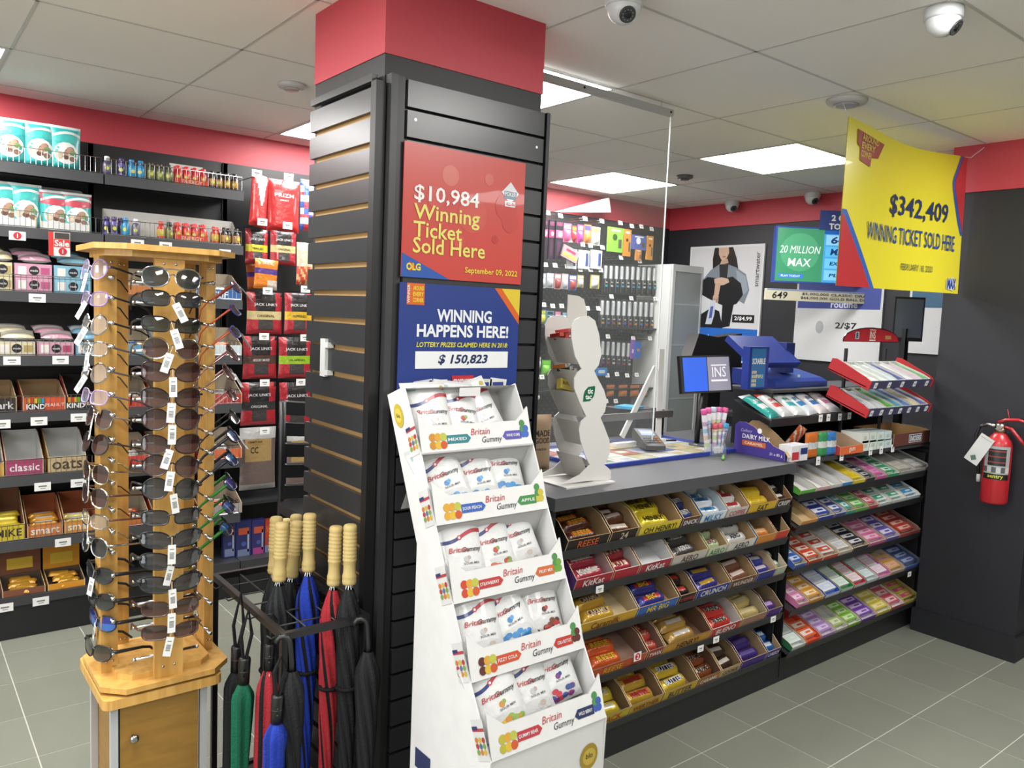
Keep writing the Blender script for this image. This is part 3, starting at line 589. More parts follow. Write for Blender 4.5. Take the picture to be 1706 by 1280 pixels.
# ================================================================ sunglasses rack
RC = Vector((.565, 2.22, 0))
def octo(h, c): return [(-h+c, -h), (h-c, -h), (h, -h+c), (h, h-c), (h-c, h), (-h+c, h), (-h, h-c), (-h, -h+c)]
def rack():
    t = thing('sunglasses_rack', 'tall wooden sunglasses spinner rack on a cabinet base', 'rack', RC)
    # cabinet
    x0, x1, y0, y1 = -.138, .098, -.128, .128
    MB().box(x0+.018, x1-.018, y0+.02, y1, .05, .468, '#b98c4a').obj('cabinet_body', 'wood_door', t)
    d = MB().box(x0+.022, x1-.022, y0+.004, y0+.018, .06, .462, '#b98c4a').obj('door', 'wood_door', t)
    k = MB(); k.T = Matrix.Translation((x0+.052, y0+.004, .375)) @ Matrix.Rotation(R_(90), 4, 'X'); k.lathe([(.004, 0), (.004, .008), (.0095, .013), (.0115, .018), (.010, .023), (.005, .0255)], '#c8c8c8', 16); k.obj('knob', 'chrome', d)
    MB().box(x0+.0175, x0+.0215, y0+.006, y0+.016, .06, .462, '#15151a').obj('door_gap', 'blackmetal', t)
    for x in (x0, x1-.017):
        for y in (y0, y1-.017): MB().box(x, x+.017, y, y+.017, .03, .468, '#c9ccce').obj('corner_post', 'plastic', t)
    MB().rbox(x0-.02, x1+.02, y0-.02, y1+.02, .012, .036, .03, '#d8ae58').obj('plinth', 'wood', t)
    for x in (x0, x1):
        for y in (y0, y1): m = MB(); m.T = Matrix.Translation((x, y, 0)); m.lathe([(.012, 0), (.014, .012)], '#2a2a2a', 10); m.obj('foot', 'plastic', t)
    MB().rbox(x0-.022, x1+.034, y0-.026, y1+.03, .47, .495, .02, '#d0a558').obj('cabinet_top', 'wood', t)
    MB().prism(octo(.158, .05), .503, .517, '#c99d50').obj('turntable', 'wood', t)
    m = MB(); m.lathe([(.05, .495), (.05, .503)], '#555555', 16); m.obj('bearing', 'steel', t)
    MB().prism(octo(.115, .03), .517, .531, '#c99d50').obj('platform', 'wood', t)
    MB().prism(octo(.168, .06), 1.603, 1.617, '#d0a558').obj('top_plate', 'wood', t)
    MB().prism(octo(.14, .05), 1.588, 1.603, '#b98c48').obj('top_ring', 'wood', t)
    def L(p): return p-RC
    posts = []
    for a, b, y, d_ in ((258, 307, 2.085, .016), (166, 195, 2.19, .065), (343, 358, 2.19, .065), (195, 214, 2.32, .04), (306, 325, 2.31, .04)):
        p0, p1 = L(P(a, 620, 1, y)), L(P(b, 620, 1, y))
        o = MB().box(p0.x, p1.x, p0.y, p0.y+d_, .517, 1.6, '#c79a4c').obj('post', 'wood', t)
        posts.append((p0, p1, d_))
        for z in (.545, 1.575):
            for u in (.3, .7): s = MB(); s.T = Matrix.Translation((lerp(p0.x, p1.x, u), p0.y, z)) @ Matrix.Rotation(R_(90), 4, 'X'); s.lathe([(.0034, 0), (.003, .0014), (.001, .002)], '#dddddd', 8); s.obj('screw', 'chrome', o)
    # pegs: chrome rods with round ends, lying across each post
    def rod(L_):
        m = MB(); m.tube([(-L_/2, 0, 0), (L_/2, 0, 0)], .0042, '#d6d8da', 8)
        for s in (-1, 1): m.tube([(s*(L_/2-.003), 0, 0), (s*(L_/2+.001), 0, 0), (s*(L_/2+.004), 0, 0)], [.005, .006, .003], '#dcdee0', 8)
        return m.mesh('peg', 'chrome')
    rf, rs = rod(.155), rod(.15)
    rows = [463, 498, 541, 581, 620, 663, 699, 741, 777, 815, 862, 899, 934, 973, 1013, 1052]
    zf = [P(285, y, 1, 2.0).z for y in rows]
    for z in zf+[.585]:
        place('peg', rf, t, (-.005, -.12, z-.012)); place('peg', rs, t, (-.12, 0, z-.004), (0, 0, R_(90))); place('peg', rs, t, (.122, 0, z-.004), (0, 0, R_(90)))
    return zf
ZF = rack()
# ---- glasses
def outline(kind, n=22):
    pts = []
    for k in range(n):
        a = 2*math.pi*k/n; c, s = math.cos(a), math.sin(a)
        if kind == 'round': x, z = .0265*c, .0235*s
        elif kind == 'cat': x, z = .0275*math.copysign(abs(c)**.85, c), .021*math.copysign(abs(s)**.8, s)+.006*c*(s > 0)
        elif kind == 'rect': x, z = .0275*math.copysign(abs(c)**.6, c), .0165*math.copysign(abs(s)**.65, s)+.002*c
        elif kind == 'sport': x, z = .031*math.copysign(abs(c)**.75, c), .0185*math.copysign(abs(s)**.75, s)+.005*c
        else: x, z = .027*math.copysign(abs(c)**.9, c)+.002*s, .0225*math.copysign(abs(s)**.85, s)-.004*c*(s < 0)   # aviator
        pts.append((x, z))
    return pts
def yb(x): return 3.0*x*x
_GL = {}
def glasses_mesh(kind, fc, lc, tc, lens='lens', thick=.0017):
    k = (kind, fc, lc, tc, lens)
    if k in _GL: return _GL[k]
    f = MB(); lm = []; tm = []; ol = outline(kind)
    for s in (-1, 1):
        cx = s*.0335; pts = [(cx+s*x, yb(cx+s*x), z) for x, z in ol]
        f.tube([Vector(p) for p in pts], thick, fc, 5, closed=True)
        m = MB(); c = m.pt((cx, yb(cx)-.001, 0)); r1 = [m.pt((cx+s*x*.6, yb(cx+s*x*.6)-.0006, z*.6)) for x, z in ol]; r2 = [m.pt(p) for p in pts]; n = len(ol)
        g = lambda i: lc if not isinstance(lc, tuple) else (lc[0] if i < n/2 else lc[1])
        for i in range(n):
            j = (i+1) % n; m.face((c, r1[i], r1[j]), g(i), True); m.face((r1[i], r2[i], r2[j], r1[j]), g(i), True)
        lm.append(m.mesh('lens', lens))
        t = MB(); xe = s*.0625
        w = thick*(1.2 if kind != 'sport' else 2.1)
        t.tube([(xe*.97, yb(xe)-.001, .008), (s*.068, .02, .009), (s*.069, .085, .007), (s*.067, .105, .002), (s*.064, .128, -.018)], [w*1.3, w*1.3, w, w, w*.8], tc, 6); tm.append(t.mesh('temple', 'plastic' if kind in ('sport', 'rect', 'cat') else 'chrome' if tc[1] in 'cde' else 'plastic'))
    f.tube([(-.0085, yb(.0085), .004), (0, -.001, .007), (.0085, yb(.0085), .004)], thick*1.1, fc, 5)
    for s in (-1, 1): f.tube([(s*.0605, yb(.0605), .008), (s*.0655, yb(.0655)+.001, .009)], thick*1.5, fc, 5)
    if kind == 'aviator': f.tube([(-.016, yb(.016)-.001, .018), (0, -.001, .019), (.016, yb(.016)-.001, .018)], thick*.9, fc, 5)
    _GL[k] = (f.mesh('frame', 'chrome' if fc[1] in 'cde' and kind != 'sport' else 'plastic'), lm, tm); return _GL[k]
tg = MB(); tg.tube([(0, -.003, .006), (0, -.004, -.012)], .0006, '#e8e8e8', 4); tg.box(-.0085, .0085, -.0046, -.0040, -.056, -.012, '#eef0ee')
for i in range(7): tg.rect((0, -.0049, -.030-.0022*i), .010, .0011, '#3a3a3a')
tg.rect((0, -.0049, -.022), .009, .002, '#8a8a88'); TAG = tg.mesh('price_tag', 'matte')
def glasses(p, face, spec, label, pitch=0., roll=0., tag_=True, yaw=0.):
    me = glasses_mesh(*spec); base = {'front': 0, 'left': -90, 'right': 90}[face]
    o = thing('sunglasses', label, 'sunglasses', p, (pitch, roll, R_(base)+yaw), 'sunglasses on the %s side of the rack' % {'front': 'near', 'left': 'left', 'right': 'right'}[face])
    o.scale = (1.08,)*3
    place('frame', me[0], o)
    for l in me[1]: place('lens', l, o)
    for l in me[2]: place('temple', l, o)
    if tag_: place('price_tag', TAG, o, (0, 0, 0), (0, random.uniform(-.5, .5), random.uniform(-.4, .4)))
    return o
SV, GD, BK, TO = '#d4d6d8', '#d8c8a8', '#17171a', '#4a2e1c'
DKL, BRL, GNL = ('#17191c', '#2c3032'), ('#2a1614', '#4c302a'), ('#141614', '#262a20')
FS = [('aviator', SV, DKL, '#c9cbcd', 'silver rimmed grey'), ('rect', BK, DKL, BK, 'narrow black'), ('rect', BK, GNL, BK, 'black green-lensed'), ('round', GD, BRL, GD, 'pale gold rimmed brown'), ('cat', '#3a1e1a', BRL, '#3a1e1a', 'dark brown cat-eye'),
      ('cat', '#1a1218', BRL, '#1a1218', 'black cat-eye'), ('round', '#1c1214', BRL, '#1c1214', 'thin black round'), ('cat', '#2a1a1a', BRL, '#3a2420', 'brown half-rim'), ('round', '#2a2020', BRL, '#2a2020', 'tilted brown round'), ('round', '#222022', DKL, '#222022', 'tilted black round'),
      ('rect', BK, DKL, BK, 'glossy black rectangular'), ('sport', BK, DKL, BK, 'matte black wide'), ('sport', BK, DKL, BK, 'black logo-lens'), ('sport', '#101012', DKL, '#101012', 'deep black wrap'), ('rect', TO, BRL, TO, 'dark tortoise'), ('rect', '#5a3a22', BRL, '#5a3a22', 'light tortoise')]
for i, (k, fc, lc, tc, nm) in enumerate(FS):
    glasses((P(287, 620, 1, 2.0).x, 2.0, ZF[i]), 'front', (k, fc, lc, tc), '%s sunglasses, %s from the top on the near side of the rack' % (nm, ORD[i]), pitch=R_(-6), roll=R_(6 if i in (8, 9) else 2), tag_=i not in (0, 10), yaw=R_(-4))
LS = [(150, 448, 'round', '#b79ad0', '#cfc8d8', BK, 'lilac rimmed'), (150, 497, 'rect', '#9a7cc0', '#cfc8d8', BK, 'purple rimmed'), (150, 540, 'round', SV, '#c8c4c0', BK, 'silver rimmed clear'), (150, 580, 'rect', '#c9c4bc', '#c8c0b8', '#55504c', 'clear framed'), (150, 620, 'round', SV, '#c8c4c4', '#5a5450', 'small silver'),
      (150, 660, 'rect', '#b8a0d0', '#c8c0d0', '#6a6468', 'pale purple'), (158, 695, 'aviator', SV, BRL, '#8a7a6a', 'tilted silver aviator'), (152, 738, 'round', '#2a2624', BRL, '#3a302a', 'black rimmed brown'), (152, 787, 'aviator', GD, BRL, GD, 'gold rimmed brown aviator'), (150, 826, 'aviator', '#c8c0b8', BRL, '#5a3028', 'bronze lensed'),
      (150, 866, 'rect', '#c8c4c0', '#b8bab0', '#6a3a30', 'clear lensed'), (150, 908, 'aviator', '#dadcdc', DKL, SV, 'white rimmed dark'), (158, 955, 'sport', BK, DKL, BK, 'black sport wrap'), (160, 998, 'sport', '#111113', DKL, '#111113', 'glossy black sport wrap'), (163, 1034, 'sport', BK, ('#1a2a8a', '#2a6ac0'), BK, 'blue mirrored sport'), (155, 1083, 'sport', '#1a1a18', ('#2a2620', '#4a3c2c'), '#1a1a18', 'lowest black sport')]
for i, (px, py, k, fc, lc, tc, nm) in enumerate(LS):
    p = P(px, py, 1, 2.21); glasses((p.x, p.y, p.z), 'left', (k, fc, lc, tc, 'clearlens' if isinstance(lc, str) else 'lens'), '%s glasses, %s from the top on the left side of the rack' % (nm, ORD[i]), pitch=R_(-14 if i < 8 else -4), yaw=R_(14), tag_=i % 2 == 0 or i < 4)
RS = [(396, 477, 'rect', '#2c3c9c', DKL, '#c8552c', 'blue framed orange-armed'), (395, 515, 'rect', '#2c3c9c', DKL, '#c8552c', 'blue framed orange-armed'), (395, 551, 'rect', '#2c3c9c', DKL, '#c8552c', 'blue framed orange-armed'), (390, 586, 'round', '#d8a8a8', BRL, '#d8a8a8', 'pale pink'), (384, 618, 'round', '#d8b0b0', BRL, '#d8b0b0', 'pink round'), (390, 655, 'rect', '#d8a0a0', BRL, '#d8a0a0', 'pink marbled'),
      (393, 692, 'rect', BK, DKL, BK, 'slim black'), (391, 722, 'sport', BK, ('#2a7ac0', '#1a3a6a'), '#1f2430', 'blue mirrored black'), (389, 760, 'sport', BK, ('#2a86cc', '#1a3a6a'), '#1f2430', 'bright blue mirrored'), (387, 800, 'sport', BK, ('#2a2a9a', '#1a2a6a'), '#2e8a2c', 'violet mirrored green-armed'), (384, 838, 'sport', BK, ('#2a6ac0', '#1a2a5a'), '#2e8a2c', 'blue mirrored green-armed'), (380, 874, 'sport', BK, ('#2a76c0', '#16304a'), '#2e8a2c', 'lowest green-armed mirrored')]
for i, (px, py, k, fc, lc, tc, nm) in enumerate(RS):
    p = P(px, py, 1, 2.22); glasses((p.x, p.y, p.z), 'right', (k, fc, lc, tc), '%s sunglasses, %s from the top on the right side of the rack' % (nm, ORD[i]), pitch=R_(-38), yaw=R_(-20), tag_=i in (0, 2, 4, 7))
# ================================================================ umbrella stand
UZ = .67; UX0, UX1, UY0, UY1 = .763, 1.008, 1.836, 2.375
def ustand():
    t = thing('umbrella_stand', 'black metal umbrella stand with a square tube rim beside the column', 'umbrella stand', (UX0, UY0, 0)); W, D = UX1-UX0, UY1-UY0; b = '#232325'
    for a, c_, d, e in ((0, W, 0, .016), (0, W, D-.016, D), (0, .016, .016, D-.016), (W-.016, W, .016, D-.016)): MB().box(a, c_, d, e, UZ-.018, UZ, b).obj('rim', 'blackmetal', t)
    for a, c_, d, e in ((0, W, 0, .016), (0, W, D-.016, D), (0, .016, .016, D-.016), (W-.016, W, .016, D-.016)): MB().box(a, c_, d, e, .03, .045, b).obj('base_rail', 'blackmetal', t)
    MB().box(.016, W-.016, .016, D-.016, .032, .036, '#1c1c1e').obj('drip_tray', 'blackmetal', t)
    for x in (0, W-.016):
        for y in (0, D-.016): MB().box(x, x+.016, y, y+.016, 0, UZ-.018, b).obj('leg', 'blackmetal', t)
    for k in range(1, 3): MB().tube([(W*k/3, .01, UZ-.012), (W*k/3, D-.01, UZ-.012)], .0022, '#3a3a3c', 6).obj('divider', 'blackmetal', t)
    for k in range(1, 6): MB().tube([(.01, D*k/6, UZ-.016), (W-.01, D*k/6, UZ-.016)], .0022, '#3a3a3c', 6).obj('divider', 'blackmetal', t)
    for y in (.02, .17, .33, .44):
        MB().tube([(-.001, y, UZ-.01), (-.02, y, UZ-.014), (-.03, y, UZ-.004)], .0022, '#3a3a3c', 6).obj('hook', 'blackmetal', t)
ustand()
def handle_mesh():
    pr = [(.004, 0), (.0145, .001), (.0155, .006), (.0155, .012), (.0148, .015), (.0155, .018), (.0155, .024), (.0138, .030), (.0132, .045), (.0140, .060)]
    z = .060
    for k in range(8): pr += [(.0153, z+.003), (.0153, z+.0070), (.0138, z+.0092)]; z += .0098
    pr += [(.0152, z+.003), (.0150, z+.012), (.012, z+.017), (.003, z+.018)]
    pr = [(r*1.22, z_*1.04) for r, z_ in pr]; m = MB(); m.lathe(pr, '#d8be7c', 18); return m.mesh('handle', 'foam')
HND = handle_mesh()
def canopy_mesh(L, r0, r1, cols, twist=2.6, ple=8, seed=1):
    """furled cloth hanging from z=0 down to z=-L, wound in a spiral"""
    m = MB(); rnd = random.Random(seed); nu, nv = 32, 22; ph = rnd.random()*6
    def fn(u, v):
        a = 2*math.pi*u+twist*v+ph
        R = lerp(.012, r0, min(1, v/.12)**.6) if v < .12 else lerp(r0, r1, ((v-.12)/.88)**1.15)
        R *= 1+.16*math.sin(ple*(2*math.pi*u))*(1 if v > .05 else 0)
        return (R*math.cos(a), R*math.sin(a), -v*L)
    m.grid(fn, nu, nv, lambda u, v: cols[int(u*ple*2) % len(cols)], flip=True); return m.mesh('canopy', 'cloth')
def umbrella(p, lean, L, cols, label, r0=.032, hand=True, seed=1, group='tan handled umbrellas in the stand'):
    o = thing('umbrella', label, 'umbrella', p, (lean[0], lean[1], random.uniform(-3, 3)*.1), group)
    place('handle', HND, o)
    place('canopy', canopy_mesh(L, r0, .011, cols, twist=4.2, seed=seed), o, (0, 0, -.012))
    m = MB(); m.lathe([(.006, -.016), (.006, .002)], '#9a9a9a', 8)
    for k in range(8): a = k*math.pi/4; m.tube([(.0075*math.cos(a), .0075*math.sin(a), 0), (.0125*math.cos(a), .0125*math.sin(a), -.022)], .0011, '#c8c8c8', 4)
    m.obj('rib_ends', 'chrome', o)
    s = MB(); s.tube([(r0*.93*math.cos(q*math.pi/8), r0*.93*math.sin(q*math.pi/8), -.28) for q in range(16)], .006, '#151517', 6, closed=True); s.obj('strap', 'cloth', o)
    m = MB(); m.lathe([(.003, -L-.03), (.005, -L-.02), (.005, -L-.008)], '#222222', 8); m.obj('tip', 'plastic', o)
    return o
BKC, GYC, BLC, RDC, NVC = ('#1d1e20', '#2a2b2e'), ('#35373a', '#232426'), ('#2440b0', '#2440b0', '#2440b0', '#17181c'), ('#b5303a', '#b5303a', '#b5303a', '#18181b'), ('#1a1f4a', '#22264f')
UM = [(457, 955, 2.13, BKC, 'black umbrella with tan handle, leftmost behind the dark grey one'), (465, 968, 2.03, GYC, 'dark grey umbrella with tan handle, leftmost in front'), (479, 950, 2.30, BKC, 'tallest tan handled umbrella at the back of the stand'), (486, 962, 2.10, GYC, 'grey umbrella with slanting tan handle'),
      (498, 945, 2.22, NVC, 'navy umbrella with tan handle behind the blue one'), (514, 952, 2.02, BLC, 'bright blue and black umbrella with tan handle'), (556, 975, 1.92, RDC, 'red and black umbrella with tan handle, near the rim front'), (595, 971, 1.87, BKC, 'black umbrella with tan handle, rightmost against the column')]
for i, (px, py, y, c, lab) in enumerate(UM):
    p = P(px, py, 1, y); p.x = min(p.x, .962)
    umbrella(p, (R_(random.uniform(-2, 1)), R_((3, 2.5, 1, 8, 1, 2, 2, .5)[i]*.7)), p.z-.09, c, lab, seed=i+3, r0=.03)
# second layer: striped red canopy on the left (handle hidden) and hook handled ones hanging on the rim
def hookum(p, L, cols, label, seed, r0=.03):
    o = thing('umbrella', label, 'umbrella', p, (0, 0, R_(-35)), 'hook handled umbrellas hanging on the rim')
    h = MB(); pts = [(-.034, 0, .0)]+[(-.017-.017*math.cos(a*math.pi/6), 0, .017*math.sin(a*math.pi/6)) for a in range(1, 6)]+[(0, 0, 0), (.004, 0, -.05), (.004, 0, -.09)]
    h.tube(pts, .0065, '#252628', 8); h.obj('handle', 'plastic', o); place('canopy', canopy_mesh(L, r0, .011, cols, seed=seed), o, (.004, 0, -.07))
    m = MB(); m.lathe([(.003, -L-.10), (.005, -L-.09), (.005, -L-.075)], '#222222', 8); m.obj('tip', 'plastic', o); return o
p = P(484, 1072, 1, 1.81); hookum((p.x, p.y, p.z), .5, BKC, 'black hook handled umbrella hanging on the near corner of the rim', 31)
p = P(612, 1042, 1, 1.80); hookum((p.x, p.y, p.z), .5, BKC, 'black hook handled umbrella hanging on the right end of the rim', 33)
def strapum(p, c, L, label, seed, sy):
    o = thing('umbrella', label, 'umbrella', p, (0, R_(2), 0), 'short automatic umbrellas hung by straps')
    m = MB(); m.lathe([(.006, -.072), (.0145, -.07), (.0150, -.03), (.0155, -.004), (.0145, 0), (.004, .001)], '#161618', 16); m.lathe([(.0152, -.036), (.0152, -.034)], '#2f2f31', 16); m.obj('handle', 'plastic', o)
    for k in (-.028, -.044): MB().disc((-.006, -.0158, k), .0022, '#8a8a8a').obj('button', 'chrome', o)
    place('canopy', canopy_mesh(L, .026, .020, c, twist=.4, ple=6, seed=seed), o, (0, 0, -.07))
    st = MB(); st.tube([(-.004, 0, 0), (-.012, 0, .06), (.004, 0, sy), (.016, 0, .06), (.004, 0, 0)], .005, '#1a1a1c', 5); st.obj('strap', 'cloth', o)
    r = MB()
    for k in range(7): a = k*math.pi/3.5; r.tube([(.010*math.cos(a), .010*math.sin(a), -.07), (.017*math.cos(a), .017*math.sin(a), -.083)], .001, '#c8c8c8', 4)
    r.obj('rib_ends', 'chrome', o); return o
p = P(395, 1077, 1, 2.08); strapum((p.x, p.y, p.z), ('#17181a', '#1d1e20'), .34, 'black short umbrella hanging left of the green one', 51, .15)
p = P(408, 1096, 1, 2.0); strapum((p.x, p.y, p.z), ('#156a4c', '#156a4c', '#11583f'), .3, 'green short umbrella with black handle hanging on the rim', 52, .13)
p = P(463, 1158, 1, 1.80); strapum((p.x, p.y, p.z), ('#2440b0', '#2440b0', '#1c3390'), .28, 'blue short umbrella with black handle hanging in front', 53, .1)
p = P(452, 1072, 1, 1.97); strapum((p.x-.004, 1.97, p.z), ('#b5303a', '#b5303a', '#18181b'), .5, 'red and black striped umbrella hanging inside the left rim', 54, .08)
# ================================================================ white cardboard floor display of gummy bags
GXL, GW = 1.042, .356
LIP = [(1.655, 1.132), (1.580, .969), (1.495, .800), (1.413, .640), (1.325, .492)]
def gummy():
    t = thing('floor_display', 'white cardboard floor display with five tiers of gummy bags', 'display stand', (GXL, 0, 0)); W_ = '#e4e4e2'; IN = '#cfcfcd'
    side = [(1.66, 0), (1.66, .905), (1.828, 1.262), (1.746, 1.292), (LIP[0][0], LIP[0][1]), (LIP[1][0], LIP[1][1]), (LIP[2][0], LIP[2][1]), (LIP[3][0], LIP[3][1]), (LIP[4][0], LIP[4][1]), (LIP[4][0]+.012, 0)]
    for x, nm in ((-.004, 'side_panel'), (GW, 'side_panel')):
        m = MB(); m.T = Matrix(((0, 0, 1, x), (1, 0, 0, 0), (0, 1, 0, 0), (0, 0, 0, 1))); m.prism(side, 0, .004, W_)
        if x < 0:
            m.T = None
            for (ly, lz) in LIP:
                a = Vector((x-.0012, ly+.040, lz+.035)); yd = Vector((0, .42, .9)).normalized(); xd = Vector((0, -.9, .42)).normalized()
                for q in range(1):
                    m.rect(a, .046, .09, '#d4d4d2', xd, yd); m.rect(a+yd*.022-Vector((.0006, 0, 0)), .046, .007, '#b03a44', xd, yd); m.rect(a+yd*.026-xd*.012-Vector((.0009, 0, 0)), .022, .008, '#2a3468', xd, yd)
                    for k in range(9): m.disc(a-yd*(.013*(k % 3))+xd*(.014*(k//3-1))-Vector((.0006, 0, 0)), .0065, ('#c8783a', '#a83a3a', '#7a9a4a', '#c9a83a', '#5a6a8a')[k % 5], xd, yd, 10)
            o_ = Vector((x-.0014, 1.765, 1.215)); m.disc(o_, .024, '#c4ac2e', (0, -1, 0), (0, .3, .95), 12, .032); m.disc(o_-Vector((.0006, 0, 0)), .016, '#d6c24e', (0, -1, 0), (0, .3, .95), 12, .02); m.text('blo', o_-Vector((.0012, 0, 0)), .011, '#5a4a18', (0, -1, 0), (0, .3, .95))
            m.rect((x-.0012, 1.60, .36), .07, .05, '#26305c', (0, -1, 0), (0, 0, 1))
        m.obj(nm, 'carton', t)
    # back panel, sloping; base front; top edge
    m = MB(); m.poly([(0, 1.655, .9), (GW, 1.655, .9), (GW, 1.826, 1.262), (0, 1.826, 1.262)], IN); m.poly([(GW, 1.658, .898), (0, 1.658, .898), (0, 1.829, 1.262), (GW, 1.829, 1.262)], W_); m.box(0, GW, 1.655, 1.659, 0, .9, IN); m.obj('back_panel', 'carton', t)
    MB().poly([(0, 1.742, 1.288), (GW, 1.742, 1.288), (GW, 1.828, 1.262), (0, 1.828, 1.262)], W_).obj('top_panel', 'carton', t)
    b = MB(); y = LIP[4][0]; b.box(0, GW, y+.004, y+.010, 0, LIP[4][1]-.002, W_)
    b.disc((GW*.86, y+.002, .405), .03, '#a98d2c', n=16, ry=.034); b.disc((GW*.86, y+.0015, .405), .022, '#c9b04a', n=16); b.text('blo', (GW*.86, y+.001, .408), .014, '#4a3a14')
    b.rect((GW*.45, y+.003, .36), .07, .022, '#26305c'); b.text('BRITAIN', (GW*.45, y+.002, .36), .012, '#e8e8ee', w=.06)
    b.poly([(0, y+.003, .30), (GW*.3, y+.003, .27), (GW*.3, y+.003, .25), (0, y+.003, .27)], '#b03a44'); b.obj('base_front', 'carton', t)
    fl = [('#c98a2e', '#2f7f86', '#5a54a8', '#3f66b8', 'MIXED', 'WINE GUMS'), ('#d9a42e', '#3a62b0', '#3f8a48', '#c8b83a', 'SOUR PEACH', 'APPLE'), ('#c8442e', '#b83a3a', '#c8662e', '#6a9a3a', 'STRAWBERRY', 'FRUIT MIX'), ('#5a2a22', '#c8502e', '#b8382e', '#5a2a22', 'FIZZY COLA', 'COLA BOTTLES'), ('#b8b03a', '#b83a44', '#26305c', '#3a5aa8', 'GUMMY BEAR', 'WILD BERRY')]
    for i, (ly, lz) in enumerate(LIP):
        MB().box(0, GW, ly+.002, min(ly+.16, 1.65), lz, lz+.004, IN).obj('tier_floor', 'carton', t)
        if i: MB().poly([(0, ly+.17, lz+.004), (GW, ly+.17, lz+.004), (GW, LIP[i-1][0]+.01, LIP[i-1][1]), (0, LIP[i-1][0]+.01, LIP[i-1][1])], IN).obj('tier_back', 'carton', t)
        lip = MB(); hh = .066; sl = .02
        def q(u, v, e=.0): return Vector((u*GW, ly+sl*v-e, lz+hh*v))
        xs = [(0, 1.55), (.13, 1.0), (.87, 1.0), (1, 1.55)]
        for (u0, v0), (u1, v1) in zip(xs, xs[1:]):
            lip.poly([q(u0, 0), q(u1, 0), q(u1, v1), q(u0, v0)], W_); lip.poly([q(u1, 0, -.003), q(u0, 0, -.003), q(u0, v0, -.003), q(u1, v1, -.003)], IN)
        yd = Vector((0, sl, hh)).normalized(); xd = Vector((1, 0, 0)); c1, c2, c3, c4, t1, t2 = fl[i]
        lip.text('Britain', q(.52, .68, .0012), .017, '#c04a4a', xd, yd, shear=.25, bold=0, w=.062); lip.text('Gummy', q(.62, .32, .0012), .021, '#2a2a2a', xd, yd, shear=.25, bold=0, w=.066)
        lip.poly([q(.22, .3, .001), q(.40, .3, .001), q(.43, .46, .001), q(.40, .62, .001), q(.22, .62, .001)], c2); lip.text(t1, q(.31, .46, .0016), .008, '#f0eeee', xd, yd, w=.058)
        lip.poly([q(.72, .42, .001), q(.75, .28, .001), q(.9, .28, .001), q(.9, .62, .001), q(.75, .62, .001)], c3); lip.text(t2, q(.82, .45, .0016), .008, '#f0eeee', xd, yd, w=.046)
        for k in range(6): lip.disc(q(.10+.045*(k % 3), .28+.3*(k//3), .001+.0001*k), .0105, (c1, '#d8b43a', '#c8582e', c1, '#d8a03a', '#b8bc4a')[k], xd, yd, 12)
        for k in range(5): lip.disc(q(.92+.03*(k % 2), .45+.22*(k//2), .001+.0001*k), .0095, (c4, c4, '#4a8a4a', c4, '#4a8a4a')[k], xd, yd, 12)
        lip.obj('tier_lip', 'carton', t)
    m = MB(); m.box(.165, .232, 1.738, 1.741, 1.262, 1.285, '#eeeeec'); m.obj('peel_sticker', 'gloss', t)
gummy()
def gbag(kind, seed):
    cols = {'straw': ('#b8402e', '#c8644e', '#7a9a4a'), 'blue': ('#3f7fb8', '#3a8ac4', '#5aa4d4'), 'cola': ('#5a2a22', '#7a4a3a', '#b83a34'), 'peach': ('#c98a2e', '#d8b43a', '#8aa84a'), 'berry': ('#7a3a7a', '#b83a4a', '#3a4a8a'), 'plain': ('#bdbdbb', '#c8c8c4', '#b8a8a0')}[kind]; rnd = random.Random(seed)
    fl = lambda u: .67+.13*(u-.5)-.03*math.sin(6.5*u)
    sh = [('r', lambda u: fl(u), lambda u: fl(u)+.05, .02, .40, '#2c3672'), ('r', lambda u: fl(u), lambda u: fl(u)+.055, .46, .97, '#b23642'), ('e', .43, fl(.43)+.027, .05, .035, '#b8404a'), ('e', .43, fl(.43)+.027, .025, .018, '#e8e8ee'),
          ('r', lambda u: .84, lambda u: .90, .05, .26, '#9fb6bc'), ('e', .88, .88, .06, .04, '#b8a850'), ('e', .5, .37, .06, .04, cols[0]), ('e', .56, .39, .04, .03, cols[2]), ('e', .5, .14, .42, .13, '#cfd0ce')]
    for k in range(12 if kind != 'plain' else 7): sh.append(('e', .5+rnd.uniform(-.3, .3), .13+rnd.uniform(-.07, .07), .075, .038, cols[k % 2] if kind == 'blue' else cols[k % 3]))
    return pouch_mesh('gummy_bag', .138, .178, .035, lambda u, v: '#cfd0d0' if v > .94 else '#dedfde', (('Britain', .36, .51, .07, '#b8484a', .42, .25), ('Gummy', .66, .495, .09, '#2a2a2c', .46, .25), ('SOUR MIX', .6, .31, .03, '#5a5a5c', .36)), fin='bag', nu=14, nv=18, shapes=sh)
BAGK = {k: gbag(k, i) for i, k in enumerate(('straw', 'blue', 'cola', 'peach', 'berry', 'plain'))}
